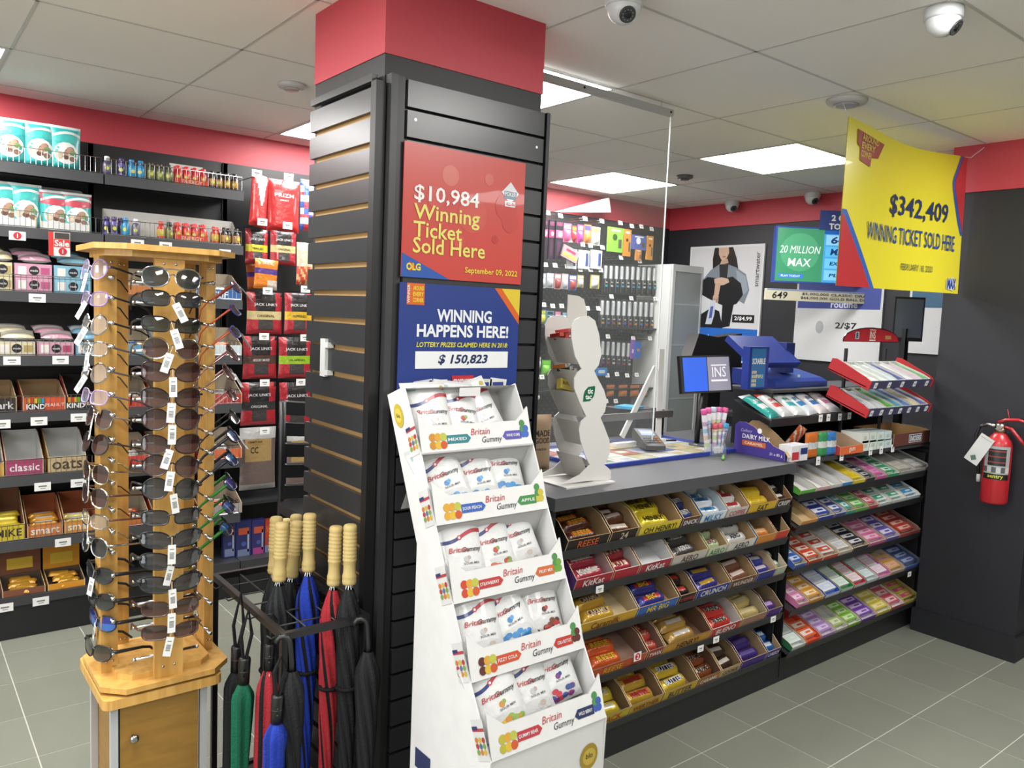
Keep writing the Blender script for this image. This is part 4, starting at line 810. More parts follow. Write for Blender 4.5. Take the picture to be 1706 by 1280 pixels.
GB_ = [(0, .075, .02, 'plain', -.02, 'left bag in the top tier, half hidden'), (0, .165, .035, 'straw', .12, 'tilted middle bag in the top tier'), (0, .265, .045, 'plain', -.30, 'right bag leaning over in the top tier'),
       (1, .085, .045, 'blue', -.25, 'left bag showing blue sweets in the second tier'), (1, .185, .030, 'blue', -.1, 'middle bag sunk low in the second tier'), (1, .275, .055, 'blue', .02, 'right bag standing tall with blue sweets in the second tier'),
       (2, .075, .020, 'plain', .04, 'left bag in the third tier'), (2, .18, .035, 'straw', -.06, 'middle bag in the third tier'), (2, .275, .045, 'plain', -.16, 'right bag leaning left in the third tier'),
       (3, .075, .030, 'plain', .0, 'left bag in the fourth tier'), (3, .185, .055, 'blue', -.28, 'middle bag leaning left in the fourth tier'), (3, .285, .045, 'cola', .05, 'right bag in the fourth tier'),
       (4, .085, .05, 'peach', -.2, 'left bag with fruit sweets in the lowest tier'), (4, .18, .04, 'plain', -.05, 'middle bag in the lowest tier'), (4, .275, .07, 'berry', -.12, 'right bag with berries in the lowest tier')]
for i, (k, x, dz, kind, rl, lab) in enumerate(GB_):
    ly, lz = LIP[k]; o = place('gummy_bag', BAGK[kind], None, (GXL+x, ly+.05+.012*(i % 3), lz+.006+(dz*.35 if k else -.0)), (R_(-26), rl, 0)); tag(o, 'white gummy sweet bag, '+lab, 'bag')
# ================================================================ counter with candy racks in its front
TILT = R_(22); CZ = .935; XM = 2.885
SEC = {'L': (1.60, XM, 1.766, [.757, .625, .475, .308, .132]), 'R': (XM, 4.10, 1.750, [.797, .667, .488, .313, .133])}
def TL(s, row): return R_(17) if (s, row) == ('R', 0) else TILT
def counter():
    t = thing('counter', 'black shop counter with a grey laminate top running from column to pillar', 'counter', (1.585, 1.77, 0)); L = 4.115-1.585
    MB().box(0, 1.30, -.012, .80, CZ-.04, CZ, '#55565a', cf='#4a4a4d').obj('worktop', 'paint', t)
    MB().box(1.301, L, .012, .80, CZ-.018, CZ, '#3a3b3e').obj('worktop', 'paint', t)
    MB().box(0, .014, .0, .78, 0, CZ-.041, '#1a1a1d').obj('end_panel', 'blackmetal', t); MB().box(L-.014, L, .0, .78, 0, CZ-.041, '#1a1a1d').obj('end_panel', 'blackmetal', t)
    MB().box(.015, L-.015, .30, .315, 0, CZ-.042, '#141417').obj('back_panel', 'blackmetal', t)
    MB().box(.015, L-.015, .012, .028, 0, .10, '#1c1d20').obj('kick_plate', 'blackmetal', t)
counter()
RKS = {}
for s, (x0, x1, yf, zs) in SEC.items():
    t = thing('candy_rack', 'black sloped-shelf candy rack under the counter, %s' % ('half nearest the column' if s == 'L' else 'half nearest the pillar'), 'rack', (x0, yf, 0)); RKS[s] = t; W = x1-x0
    for r_, z in enumerate(zs):
        m = MB(); m.T = Matrix.Translation((0, 0, z-.003)) @ Matrix.Rotation(TL(s, r_), 4, 'X'); m.box(.018, W-.018, .0, .262, -.004, -.0005, '#202124'); m.box(.018, W-.018, -.003, .0, -.022, .012, '#2c2d30'); m.obj('shelf', 'blackmetal', t)
    for x in (.018, W-.026): MB().box(x, x+.006, .03, .27, .02, .88, '#161619').obj('bracket', 'blackmetal', t)
def CM(s, x, row, dx=0, dy=.003):
    x0, x1, yf, zs = SEC[s]; return Matrix.Translation((x, yf, zs[row])) @ Matrix.Rotation(TL(s, row), 4, 'X') @ Matrix.Translation((0, dy, 0))
KR = '#a88a62'; WH = '#dcdcd8'
SHN = ['top', 'second', 'third', 'fourth', 'lowest']
_bars = {}
def candy(row, items):
    n = 0
    for it in items:
        px0, px1, py, out, inn, front, text, tcol, nb, bc, bc2, btext, btc, desc = it
        yL = SEC['L'][2]; a = P(px0, py, 1, yL).x; s = 'L' if a < XM-.02 else 'R'; yf = SEC[s][2]
        a = P(px0, py, 1, yf).x; b = P(px1, py, 1, yf).x
        if s == 'L': b = min(b, XM-.02)
        else: a = max(a, XM+.02); b = min(b, 4.075)
        w = b-a-.004; flat = s == 'R' or w < .055; M = CM(s, (a+b)/2, row); hf = .042 if not flat else .022; hb = .072 if not flat else .03
        lab = '%s, %s from the left on the %s candy shelf' % (desc, ORD[n] if n < 20 else 'last', SHN[row]); n += 1
        me = tray_mesh('candy_box', w, .235, hb, hf, out, inn, front, text, tcol, notch=.28 if not flat else .1)
        o = place('candy_box', me); o.matrix_world = M; tag(o, lab, 'box')
        d = desc.split(' box')[0].split(' tray')[0]
        if not nb: continue
        if flat: nb = max(nb, 4) if nb > 2 else nb
        bl = min(w-.012, .14); bw = .205/nb if nb > 3 else .048
        k = (round(bl, 2), round(bw, 3), bc, bc2, btext)
        if k not in _bars and flat:
            pm = MB(); pw = min(bw*.9, .046); pm.box(-bl/2, bl/2, -pw/2, pw/2, 0, .015, bc); pm.rect((0, 0, .0154), bl*.78, pw*.55, bc2 or bc, (1, 0, 0), (0, 1, 0)); pm.rect((bl*.1, 0, .0157), bl*.36, pw*.22, bc, (1, 0, 0), (0, 1, 0)); pm.rect((0, -pw/2-.0004, .008), bl*.7, .008, bc2 or bc); _bars[k] = pm.mesh('candy_bar', 'gloss')
        if k not in _bars: _bars[k] = bar_mesh('candy_bar', bl, min(bw*1.1, .05), .024 if not flat else .014, bc, btext, btc, c2=bc2, fin='foil' if not flat else 'gloss')
        for q in range(nb):
            tw = random.uniform(-.09, .09) if not flat else random.uniform(-.02, .02)
            B = M @ Matrix.Translation((random.uniform(-.003, .003), .02+bw*(q+.5)*.98, .008+(.014*(q % 2) if not flat else .0))) @ Matrix.Rotation(tw, 4, 'Z') @ Matrix.Rotation(R_(8 if not flat else 4), 4, 'X')
            bo = place('candy_pack' if 'tray' in desc else 'candy_bar', _bars[k]); bo.matrix_world = B; tag(bo, *(('small pack in the %s, %s candy shelf' % (desc, SHN[row]), 'candy pack', 'packs in the %s, %s shelf' % (desc, SHN[row])) if 'tray' in desc else ('wrapped bar in the %s box, %s candy shelf' % (d, SHN[row]), 'candy bar', 'bars in the %s box, %s shelf' % (d, SHN[row]))))
Wt = '#f2f2f0'; Bk = '#1a1a1c'
candy(0, [(940, 1012, 925, '#1c1a1a', KR, '#241c18', 'REESE', '#d8642c', 5, '#4a2416', '#d8622c', 'REESE', '#e8b03a', 'black and orange open box'), (1014, 1060, 902, '#1c1a1a', KR, '#2a1e18', '24', '#c8b8a8', 5, '#5a3420', '#d8c8b8', None, Wt, 'narrow dark brown box'),
    (1063, 1131, 890, '#d8c02a', KR, '#e0c82a', 'OH HENRY!', Bk, 4, '#e2cc28', '#d8c020', 'HENRY!', Bk, 'bright yellow box'), (1133, 1163, 876, '#3a2a24', KR, '#5a3a2c', 'SNICK', '#e8e8f0', 4, '#2c3a7a', '#3a2a24', 'BOUNTY', Wt, 'brown box with blue edge'),
    (1165, 1207, 868, '#3f7fb8', '#b8c8d0', '#dfeaf0', 'MILKY', '#3a7fb8', 5, '#e2e8ec', '#4a90c4', 'WAY', '#2a5a9a', 'white and sky blue box'), (1209, 1243, 860, '#c8c8c6', KR, '#d4d0cc', 'COFFEE', '#b83a3a', 5, '#dcd8d6', '#c8464a', 'CRISP', '#b83a3a', 'white and red box'),
    (1245, 1291, 848, '#8a6440', '#8a6440', '#dcb42a', 'EAT', '#2a2a2a', 2, '#e0c23a', '#d8b020', None, Wt, 'kraft box with yellow lip'), (1292, 1329, 838, '#3a2a24', '#8a6440', '#43302a', 'CRISP', Wt, 5, '#32241f', '#e0dcd8', None, Wt, 'dark brown box'),
    (1332, 1358, 830, '#4fa03a', WH, '#5cb040', None, Wt, 0, 0, 0, 0, 0, 'green edged gum tray'), (1359, 1381, 823, '#d8d8d6', '#e6e4e2', '#d8a8ac', None, Wt, 0, 0, 0, 0, 0, 'empty white gum tray with pink lip'), (1382, 1401, 818, '#d8d8d6', '#e2e2e0', '#c8c8c6', None, Wt, 0, 0, 0, 0, 0, 'empty white gum tray'), (1402, 1420, 813, '#d8d8d6', '#e2e2e0', '#3a86b8', None, Wt, 0, 0, 0, 0, 0, 'white gum tray with blue lip'),
    (1421, 1441, 808, '#d8c02a', '#d8d0a8', '#dcc62c', None, Wt, 3, '#e0cc3a', '#d8b820', None, Wt, 'yellow gum tray'), (1442, 1458, 803, '#26262c', '#9a9a9c', '#2a2a30', None, Wt, 5, '#2a2a34', '#c8c8d0', None, Wt, 'black gum tray'), (1459, 1477, 799, '#c85a98', '#d8b0c8', '#c85a98', None, Wt, 4, '#cc62a0', '#e0a0c4', None, Wt, 'magenta candy tray'),
    (1478, 1498, 794, '#2f8a5a', '#c8d8d0', '#3a9a64', None, Wt, 4, '#3a9a64', '#dce8e0', None, Wt, 'emerald candy tray'), (1499, 1524, 789, '#8a8a88', '#b8b8b6', '#9a9a98', None, Wt, 5, '#b4b4b0', '#cfc8b0', None, Wt, 'grey bagged candy tray'), (1525, 1550, 783, '#8a8a88', '#b8b8b6', '#9a9a98', None, Wt, 5, '#acaca8', '#d0cfc8', None, Wt, 'silver bagged candy tray')])
candy(1, [(955, 1018, 975, '#6a3a8a', '#c8a8a8', '#b02a38', 'KitKat', Wt, 3, '#b23a4a', '#e0c8b8', 'KitKat', Wt, 'purple sided red box'), (1019, 1062, 962, '#a82a34', '#d0cac4', '#b02a38', None, Wt, 3, '#a8303a', '#e2d4b8', 'KIT', '#a8303a', 'red box with white bars'), (1063, 1116, 950, '#a82a34', '#d8d8d8', '#a83440', 'KitKat', Wt, 0, 0, 0, 0, 0, 'empty red box'),
    (1118, 1175, 932, '#b8b8b4', KR, '#c8c4be', 'AERO', '#6a4a34', 2, '#4a4644', '#8a8682', 'AERO', Wt, 'silver and brown box'), (1177, 1208, 919, '#9ab87a', KR, '#d4dcc8', 'AERO', '#5a8a3a', 4, '#b8cca0', '#e2e8dc', 'AERO', '#7a2a2a', 'pale green box'), (1210, 1256, 908, '#d8d4ce', KR, '#e0dcd6', 'AERO', '#3a3a3a', 4, '#dad8d4', '#f0eeea', 'AERO', '#2a2a2a', 'white box'),
    (1258, 1289, 898, '#3a7fb0', KR, '#d88a3a', None, Wt, 1, '#d8823a', '#e8b888', None, Wt, 'kraft box with blue edge'), (1290, 1331, 889, '#c83a2c', KR, '#cc4430', None, Wt, 0, 0, 0, 0, 0, 'empty scarlet box'), (1334, 1361, 872, '#c8a878', '#c8a878', '#d8904a', None, Wt, 0, 0, 0, 0, 0, 'empty tan box'),
    (1362, 1389, 864, '#2a3a8a', '#b8b4b0', '#2c3f9a', None, Wt, 3, '#3a4a9a', '#d8dce8', None, Wt, 'navy gum tray'), (1390, 1409, 858, '#3a4a8a', '#c4c6cc', '#44549a', None, Wt, 2, '#4a5aa0', '#e0e2ea', None, Wt, 'blue-grey gum tray'), (1410, 1424, 854, '#2a9a9a', '#b8a88a', '#34a8a0', None, Wt, 3, '#3aaaa4', '#d8ecea', None, Wt, 'turquoise gum tray'),
    (1425, 1446, 850, '#5aa84a', '#b8b48a', '#64b050', None, Wt, 5, '#6ab858', '#cfe6c4', None, Wt, 'leaf green gum tray'), (1447, 1462, 846, '#b83a4a', '#c8a8a0', '#c04a58', None, Wt, 3, '#c85a64', '#e8c8cc', None, Wt, 'rose gum tray'), (1463, 1484, 842, '#c8ccc8', '#dfe2e0', '#ccd4d0', None, Wt, 4, '#d8e0dc', '#3a9a72', None, Wt, 'white mint tray with green mark'), (1485, 1508, 837, '#c8ccc8', '#dfe2e0', '#ccd4d0', None, Wt, 4, '#d4dcd8', '#4aa07c', None, Wt, 'white mint tray'), (1509, 1532, 831, '#c8d0d4', '#dfe4e6', '#c4d4dc', None, Wt, 4, '#d4dee2', '#3a96c8', None, Wt, 'white mint tray with blue mark')])
candy(2, [(952, 1058, 1040, '#c89a2a', '#c8b48c', '#d4a62e', 'Caramilk', '#7a3a1a', 4, '#d8aa3a', '#6a2a4a', 'CARAMILK', '#f0d8a0', 'golden box'), (1060, 1127, 1010, '#4a5a9a', KR, '#3f6ab8', 'MR BIG', '#e8c83a', 4, '#3a3a8a', '#c83a3a', 'BIG', '#f0d03a', 'blue box with arched front'), (1129, 1157, 995, '#1c1a1c', KR, '#201c1c', 'COFFEE', '#c83a2c', 3, '#241a1a', '#b83a2c', None, Wt, 'black box with red script'),
    (1159, 1213, 985, '#2a3a8a', KR, '#2c429c', 'CRUNCH', '#f0e8e0', 3, '#3a3a8a', '#c8a03a', None, Wt, 'royal blue box'), (1215, 1257, 967, '#3a2a26', KR, '#6a4a40', 'WUNDER', '#e8d8c8', 3, '#8a5a48', '#e0d0c4', None, Wt, 'brown box with pale bars'), (1259, 1289, 955, '#2a3478', '#c4a888', '#343e8a', None, Wt, 5, '#3a449a', '#d8c8d0', None, Wt, 'indigo candy tray'),
    (1290, 1311, 948, '#b8b0a0', '#d0c4ac', '#b8c0a8', None, Wt, 2, '#8aa07a', '#e0e4d8', None, Wt, 'beige candy tray'), (1312, 1343, 941, '#3a5aa8', '#b0a898', '#4468b4', None, Wt, 5, '#3c62b0', '#c8d4e8', None, Wt, 'cobalt candy tray'), (1346, 1370, 934, '#c8402c', '#c0a890', '#b84a38', None, Wt, 5, '#d0502e', '#e8dcd4', None, Wt, 'orange-red candy tray'), (1371, 1396, 929, '#c8c4be', '#c0a890', '#d0584a', None, Wt, 4, '#d8d4d0', '#c8503c', None, Wt, 'white and red candy tray'),
    (1397, 1420, 924, '#d4d2cc', '#d0c4b0', '#c8c0b0', None, Wt, 3, '#dcdad6', '#c8c8cc', None, Wt, 'white tissue tray'), (1421, 1446, 918, '#26262a', '#b8a890', '#3a3a3e', None, Wt, 5, '#303036', '#d8d8dc', None, Wt, 'black and white candy tray'), (1447, 1474, 911, '#c85a8a', '#c8a8a8', '#cc6494', None, Wt, 5, '#d4709c', '#ecc4d4', None, Wt, 'pink candy tray'), (1475, 1497, 904, '#5a4a9a', '#b8b0b8', '#6454a4', None, Wt, 4, '#6a5aac', '#d8d4e8', None, Wt, 'violet candy tray'), (1498, 1531, 895, '#a83a30', '#8a5a50', '#b0443a', None, Wt, 5, '#b8463a', '#e0b4a8', None, Wt, 'red twist candy tray')])
candy(3, [(960, 1074, 1112, '#c8522a', '#8a6a5a', '#c85a30', 'REESE', '#e8b83a', 3, '#d8602c', '#d86a2c', 'REESE', '#e8c03a', 'orange box'), (1076, 1103, 1092, '#8a4a34', '#8a6a5a', '#a84a3c', 'TWIX', Wt, 5, '#b8483c', '#dcc8a8', 'TWIX', '#b8382c', 'red-brown box'), (1104, 1180, 1078, '#b8862c', '#6a4a36', '#c89434', 'HENRY!', '#2a2018', 3, '#b8924a', '#d8d0c8', None, Wt, 'gold box with black lettering'),
    (1182, 1231, 1052, '#b83a34', '#c4c0bc', '#c04438', 'BUENO', Wt, 3, '#c83a34', '#e4dcd4', 'BUENO', '#4a2a1a', 'red and white box'), (1233, 1273, 1038, '#b89a5a', '#a89878', '#a8806a', None, Wt, 3, '#c8b070', '#d8c898', None, Wt, 'brown box of gold foil chocolates'), (1275, 1299, 1025, '#4a2a7a', '#8a745a', '#553288', None, Wt, 1, '#5a3a8a', '#c8a8d8', None, Wt, 'purple box'),
    (1301, 1328, 1012, '#3a7ac0', '#c0b4a8', '#6aa4d4', None, Wt, 5, '#3f86cc', '#d8e8f4', None, Wt, 'sky blue gum tray'), (1329, 1347, 1005, '#d87aa8', '#c8b0b0', '#dc8ab4', None, Wt, 5, '#dc8ab4', '#f0d8e4', None, Wt, 'blush gum tray'), (1348, 1372, 999, '#d8902c', '#c8b090', '#dc9a3c', None, Wt, 5, '#dc9a3c', '#f0e0c0', None, Wt, 'amber gum tray'), (1374, 1399, 990, '#2a56b8', '#2a56b8', '#d4d8e0', None, Wt, 4, '#e4e8ee', '#d0dcf0', None, Wt, 'ultramarine gum tray'), (1400, 1421, 983, '#1f8a3f', '#1f8a3f', '#d4dcd4', None, Wt, 4, '#e6ece6', '#cfe4d4', None, Wt, 'green gum tray'),
    (1422, 1442, 976, '#b8283a', '#b8283a', '#dcd4d4', None, Wt, 4, '#eee4e4', '#e8ccd0', None, Wt, 'crimson gum tray'), (1443, 1462, 970, '#2a8a94', '#c8d0d0', '#d0dcdc', None, Wt, 4, '#e2eaea', '#c8e0e0', None, Wt, 'teal gum tray'), (1463, 1483, 963, '#cc6aa4', '#cc6aa4', '#e4d4dc', None, Wt, 4, '#eee2ea', '#ecd0e0', None, Wt, 'fuchsia gum tray'), (1484, 1506, 956, '#b8a890', '#b8a890', '#c0aa94', None, Wt, 2, '#d8a85a', '#e8b0b0', None, Wt, 'tan gum tray'), (1507, 1535, 948, '#2a4a9a', '#5a6a8a', '#3a5ab0', None, Wt, 5, '#4a5a8a', '#a8b4d4', None, Wt, 'slate blue gum tray')])
candy(4, [(985, 1046, 1196, '#c8b22c', '#8a7050', '#d0b830', 'MACK', '#b83a2c', 3, '#d0b83a', '#c8c0a8', None, Wt, 'yellow box with crushed bags'), (1047, 1101, 1172, '#b88a2c', '#8a7050', '#d0a838', 'WERTHER', '#8a3a2a', 4, '#c8a23a', '#8a3a34', 'TOFFEE', '#c83a2c', 'golden yellow box'), (1103, 1159, 1148, '#a87a34', '#8a7050', '#d8b42c', 'BUTTER', '#2a2a5a', 4, '#d8b83a', '#2c2a4a', 'BUTTER', Wt, 'amber box with banded bars'),
    (1161, 1197, 1128, '#8a5a34', '#6a4a36', '#a8743c', 'CARAMIL', Wt, 4, '#8a4a26', '#e0d4c4', 'CARAMEL', '#3a1a10', 'caramel brown box'), (1199, 1231, 1112, '#c8aa78', '#8a7050', '#c8b084', 'COOKIE', '#2a2a2c', 4, '#4a342a', '#d8d0c4', None, Wt, 'cream and black box'), (1233, 1274, 1096, '#3f2a78', '#a08664', '#4a3088', None, Wt, 3, '#44307c', '#6a5aa0', None, Wt, 'deep purple box'), (1276, 1317, 1078, '#44308a', '#a89070', '#4a3890', 'OREO', Wt, 3, '#2a6ab0', '#d8e4ec', None, Wt, 'purple box with blue bars'),
    (1319, 1342, 1069, '#1f6a44', '#d0d4d0', '#d4dcd4', None, Wt, 3, '#e2e8e2', '#cfe0d4', None, Wt, 'dark green gum tray'), (1343, 1367, 1061, '#d8482a', '#d8482a', '#dc5a34', None, Wt, 2, '#e0683c', '#f0e0d8', None, Wt, 'tangerine gum tray'), (1368, 1391, 1053, '#a87ac0', '#c8b8c8', '#b890cc', None, Wt, 5, '#b48cc8', '#e0d0ec', None, Wt, 'lavender candy tray'), (1392, 1411, 1047, '#c4c4be', '#c8c8c0', '#c8c4b4', None, Wt, 1, '#a8bc6a', '#e0e4d0', None, Wt, 'empty clear candy tray'), (1412, 1433, 1040, '#7ab83a', '#c8d0b8', '#8ac04a', None, Wt, 5, '#84c044', '#d8ecc0', None, Wt, 'lime candy tray'),
    (1434, 1459, 1033, '#6a3a9a', '#c0b4c8', '#7444a4', None, Wt, 5, '#7848a8', '#d8c4e8', None, Wt, 'grape candy tray'), (1460, 1483, 1026, '#d8c03a', '#d4d0b0', '#dcc84a', None, Wt, 5, '#dcc84a', '#f0e8b8', None, Wt, 'lemon candy tray'), (1484, 1504, 1019, '#c4444c', '#d8d0d0', '#c8545c', None, Wt, 3, '#cc5a60', '#ecd0d0', None, Wt, 'cherry candy tray'), (1505, 1530, 1012, '#a8983a', '#a89a60', '#b8a848', None, Wt, 5, '#b8b04a', '#c84a7a', None, Wt, 'mixed yellow and pink candy tray')])
for s, px, py in (('L', 999, 982), ('L', 1167, 1081), ('L', 1193, 1066), ('R', 1288, 1032), ('R', 1515, 957)):
    x0, x1, yf, zs = SEC[s]; p = P(px, py, 1, yf-.012); tagcard(RKS[s], p.x-x0, p.y-yf, p.z, .034, .024)
p = P(1062, 1094, 1, SEC['L'][2]-.014); tagcard(RKS['L'], p.x-1.6, p.y-SEC['L'][2], p.z, .036, .03, mark='2')
# ================================================================ things on the counter
def pxpoly(pts, y, t=None):
    return [(p.x, p.z) for p in (P(a, b, 1, y) for a, b in pts)]
def slab(m, pts, y, th, c, side=None, cb=None):
    """prism whose front outline lies on the plane y and which is th thick"""
    q = pxpoly(pts, y); n = len(q); a = [m.pt((x, y, z)) for x, z in q]; b = [m.pt((x, y+th, z)) for x, z in q]
    m.face(a, c); m.face(b[::-1], cb or side or c)
    for k in range(n): m.face((a[k], b[k], b[(k+1) % n], a[(k+1) % n]), side or c)
    return m
def Z2(pts): return pts
# ---- white wavy mint display
def mints():
    pts = [(290, 320), (340, 315), (375, 340), (398, 420), (410, 530), (395, 590), (370, 622), (388, 660), (425, 730), (442, 790), (430, 850), (405, 885), (425, 930), (455, 1010), (458, 1080), (440, 1125), (425, 1147), (448, 1165), (465, 1185), (465, 1228), (330, 1240), (180, 1258), (200, 1250), (290, 1205), (345, 1150), (315, 1085), (292, 1010), (285, 950), (297, 905), (325, 878), (288, 800), (258, 720), (258, 665), (275, 632), (300, 612), (262, 540), (243, 440), (243, 375), (262, 335)]
    px = [(880+a/3.37, 440+b/3.37) for a, b in pts]; ya, yb_ = 1.87, 2.0
    q = pxpoly(px, ya); c = '#dedcd8'
    zmin = min(z for x, z in q); x0 = min(x for x, z in q); sh = CZ+.006-zmin
    t = thing('mint_display', 'white wavy mint display stand with a green logo on the counter corner', 'display stand', (x0, ya, CZ))
    q = [(x-x0, z+sh-CZ) for x, z in q]
    for y in (0, yb_-ya):
        m = MB(); m.T = Matrix(((1, 0, 0, 0), (0, 0, 1, y), (0, 1, 0, 0), (0, 0, 0, 1))); m.prism(q[::-1], 0, .004, c); o = m.obj('side_panel', 'plastic', t)
        if y == 0:
            lg = MB(); w = P(979, 664, 1, ya); e = P(1005, 648, 1, ya); f = P(968, 664, 1, ya); cxx = P(981, 663, 1, ya); cc = Vector((cxx.x-x0, -.0008, cxx.z+sh-CZ)); r = .026
            lg.poly([cc+Vector(v) for v in ((-r, 0, -r*.95), (r*.2, 0, -r*.9), (r*.75, 0, -r*.45), (r*.95, 0, r*.1), (r*1.0, 0, r*.9), (r*.9, 0, r*1.0), (-r*.2, 0, r*.9), (-r*.75, 0, r*.45), (-r*.95, 0, -r*.1))], '#1f6a48')
            lg.text('tic', cc+Vector((.004, -.0008, .009)), .017, '#f2f4f2', bold=.03); lg.text('tac', cc+Vector((-.003, -.0008, -.010)), .015, '#f2f4f2', bold=.03); lg.obj('logo', 'gloss', o)
    D = yb_-ya; W = max(x for x, z in q)
    m = MB(); m.box(.0, W-.01, -.03, D+.02, 0, .005, c); m.obj('base', 'plastic', t)
    zs = [P(930, yy, 1, 1.93).z+sh-CZ for yy in (569, 622, 658, 708, 765)]
    for k, z in enumerate(zs):
        xa, xb = min(x for x, zz in q if abs(zz-z) < .06), max(x for x, zz in q if abs(zz-z) < .06)
        m = MB(); m.poly([(xa+.012, .004, z), (xb-.02, .004, z-.055), (xb-.02, D, z-.055), (xa+.012, D, z)], c); m.poly([(xa+.012, .004, z), (xa+.012, D, z), (xa+.06, D, z-.085), (xa+.06, .004, z-.085)], '#dcd8d0'); m.obj('shelf', 'plastic', t)
    m = MB(); hx = P(962, 525, 1, yb_); m.T = Matrix.Translation((hx.x-x0, D+.012, hx.z+sh-CZ))
    m.prism([(-.04, -.045), (.04, -.045), (.045, .0), (.03, .045), (-.04, .05)], 0, .003, '#d8d4cc') if False else None
    q2 = [(-.045, -.06), (.045, -.06), (.048, -.0), (.03, .042), (.005, .052), (-.045, .055)]
    mm = MB(); mm.T = Matrix.Translation((hx.x-x0, D+.006, hx.z+sh-CZ)) @ Matrix.Rotation(R_(90), 4, 'X'); mm.prism(q2, 0, .003, '#dcd8d2'); mm.obj('header_card', 'plastic', t)
    return x0, ya, sh, zs
MX0, MY, MSH, MZS = mints()
_tb = {}
def mintbox(x, y, z, c, lid, label, rot=0):
    if c not in _tb: m = MB(); m.rbox(-.009, .009, -.0065, .0065, 0, .045, .002, c); m.box(-.0085, .0085, -.0062, .0062, .045, .05, lid); m.rect((0, -.007, .022), .014, .02, '#f0e8e0'); _tb[c] = m.mesh('mint_box', 'plastic')
    tag(place('mint_box', _tb[c], None, (x, y, z), (R_(80), 0, rot)), label, 'mint box', label[:30])
for i in range(5): mintbox(MX0+.022+.017*(i % 3), MY+.10+.0005*i-.02*(i//3), CZ+MZS[0]+.003+.014*(i // 3)-.012*(i % 3)*.6, '#c8322c', '#e05a4c', 'small red mint box in the upper pocket of the white display', .2*i)
for i in range(4): mintbox(MX0+.035+.02*i, MY+.1, CZ+MZS[1]-.008*i+.004, ('#c8702c', '#2c5a34', '#3a2a26', '#b8bcb8')[i], '#d8d4cc', 'small %s mint box in the second pocket of the white display' % ('orange', 'green', 'brown', 'silver')[i], .5)
o = place('mint_pack', carton_mesh('mint_pack', .08, .02, .035, '#d8c25a', texts=(('BUTTER', -.1, .6, .3, '#5a4a1a', .6),), circles=((.34, .35, .008, '#b84a34'),)), None, (MX0+.075, MY+.06, CZ+MZS[2]+.0), (-.3, .25, 0)); tag(o, 'yellow mint pack lying in the third pocket of the white display', 'mint pack')
# ---- lottery ticket tray
def ticket_tray():
    x0, x1, y0, y1 = 1.99, 2.86, 2.03, 2.44
    t = thing('ticket_tray', 'blue rimmed glass lottery ticket tray lying on the counter', 'tray', (x0, y0, CZ)); W, D = x1-x0, y1-y0; b = '#2b3f9c'
    for a, c_, d, e in ((0, W, 0, .014), (0, W, D-.014, D), (0, .014, .014, D-.014), (W-.014, W, .014, D-.014)): MB().box(a, c_, d, e, .001, .016, b).obj('rim', 'plastic', t)
    MB().box(.014, W-.014, .014, D-.014, .001, .004, '#3a4aa0').obj('bed', 'plastic', t)
    cols = ['#d8d4c8', '#e8e6d8', '#c9b870', '#d8c8b0', '#3a52b0', '#b8c4d8', '#a8542c', '#e0e0e4', '#8a9ac4', '#d8ba8a', '#5a8a6a', '#c8c8d8']
    n = 8
    for r in range(3):
        for k in range(n):
            w = (W-.03)/n; c = cols[(k*5+r*3) % len(cols)] if r else ('#eceadf' if k % 3 else '#c9c890')
            m = MB(); m.box(0, w-.006, 0, (D-.03)/3-.006, .0045, .006, c); m.rect((w*.45, (D-.03)/6, .0064), w*.5, .04, cols[(k*7+r+3) % len(cols)], (1, 0, 0), (0, 1, 0)); m.obj('ticket', 'gloss', t, (.016+w*k, .016+(D-.03)/3*r, 0))
    MB().box(.012, W-.012, .012, D-.012, .0125, .0145, '#eef4f4').obj('glass_top', 'pane', t)
ticket_tray()
def stand_terminal():
    p = P(1098, 748, 2, CZ+.017); t = thing('payment_terminal', 'dark grey card payment terminal on the ticket tray', 'card terminal', (p.x, p.y+.06, CZ+.017), (0, 0, R_(-28)))
    m = MB(); m.T = Matrix(((0, 0, 1, -.042), (1, 0, 0, -.09), (0, 1, 0, 0), (0, 0, 0, 1))); m.prism([(0, 0), (.18, 0), (.18, .06), (.165, .066), (.012, .024), (0, .018)], 0, .084, '#4a4b4d'); m.obj('body', 'plastic', t)
    nrm = Vector((0, .153, .042)).normalized()
    def q(u, v, e): return Vector(((u-.5)*.07, -.078+.153*v, .024+.042*v+e))
    xd, yd = Vector((1, 0, 0)), nrm
    m = MB(); m.rect(q(.5, .72, .001), .06, .058, '#9aaac8', xd, yd); m.rect(q(.5, .72, .0015), .05, .02, '#c8d4e8', xd, yd); m.obj('screen', 'screen', t)
    for r in range(3):
        for k in range(4): m = MB(); m.T = Matrix.Translation(q(.14+.24*k, .12+.13*r, .001)) ; m.box(-.006, .006, -.006, .006, -.002, .002, ('#c8803a' if k == 3 else '#8a8c8e')); m.obj('key', 'plastic', t)
    m = MB(); m.tube([(.02, .09, .02), (.06, .12, .01), (.12, .13, .006), (.18, .14, .005)], .004, '#1a1a1c', 6); m.obj('cable', 'plastic', t)
stand_terminal()
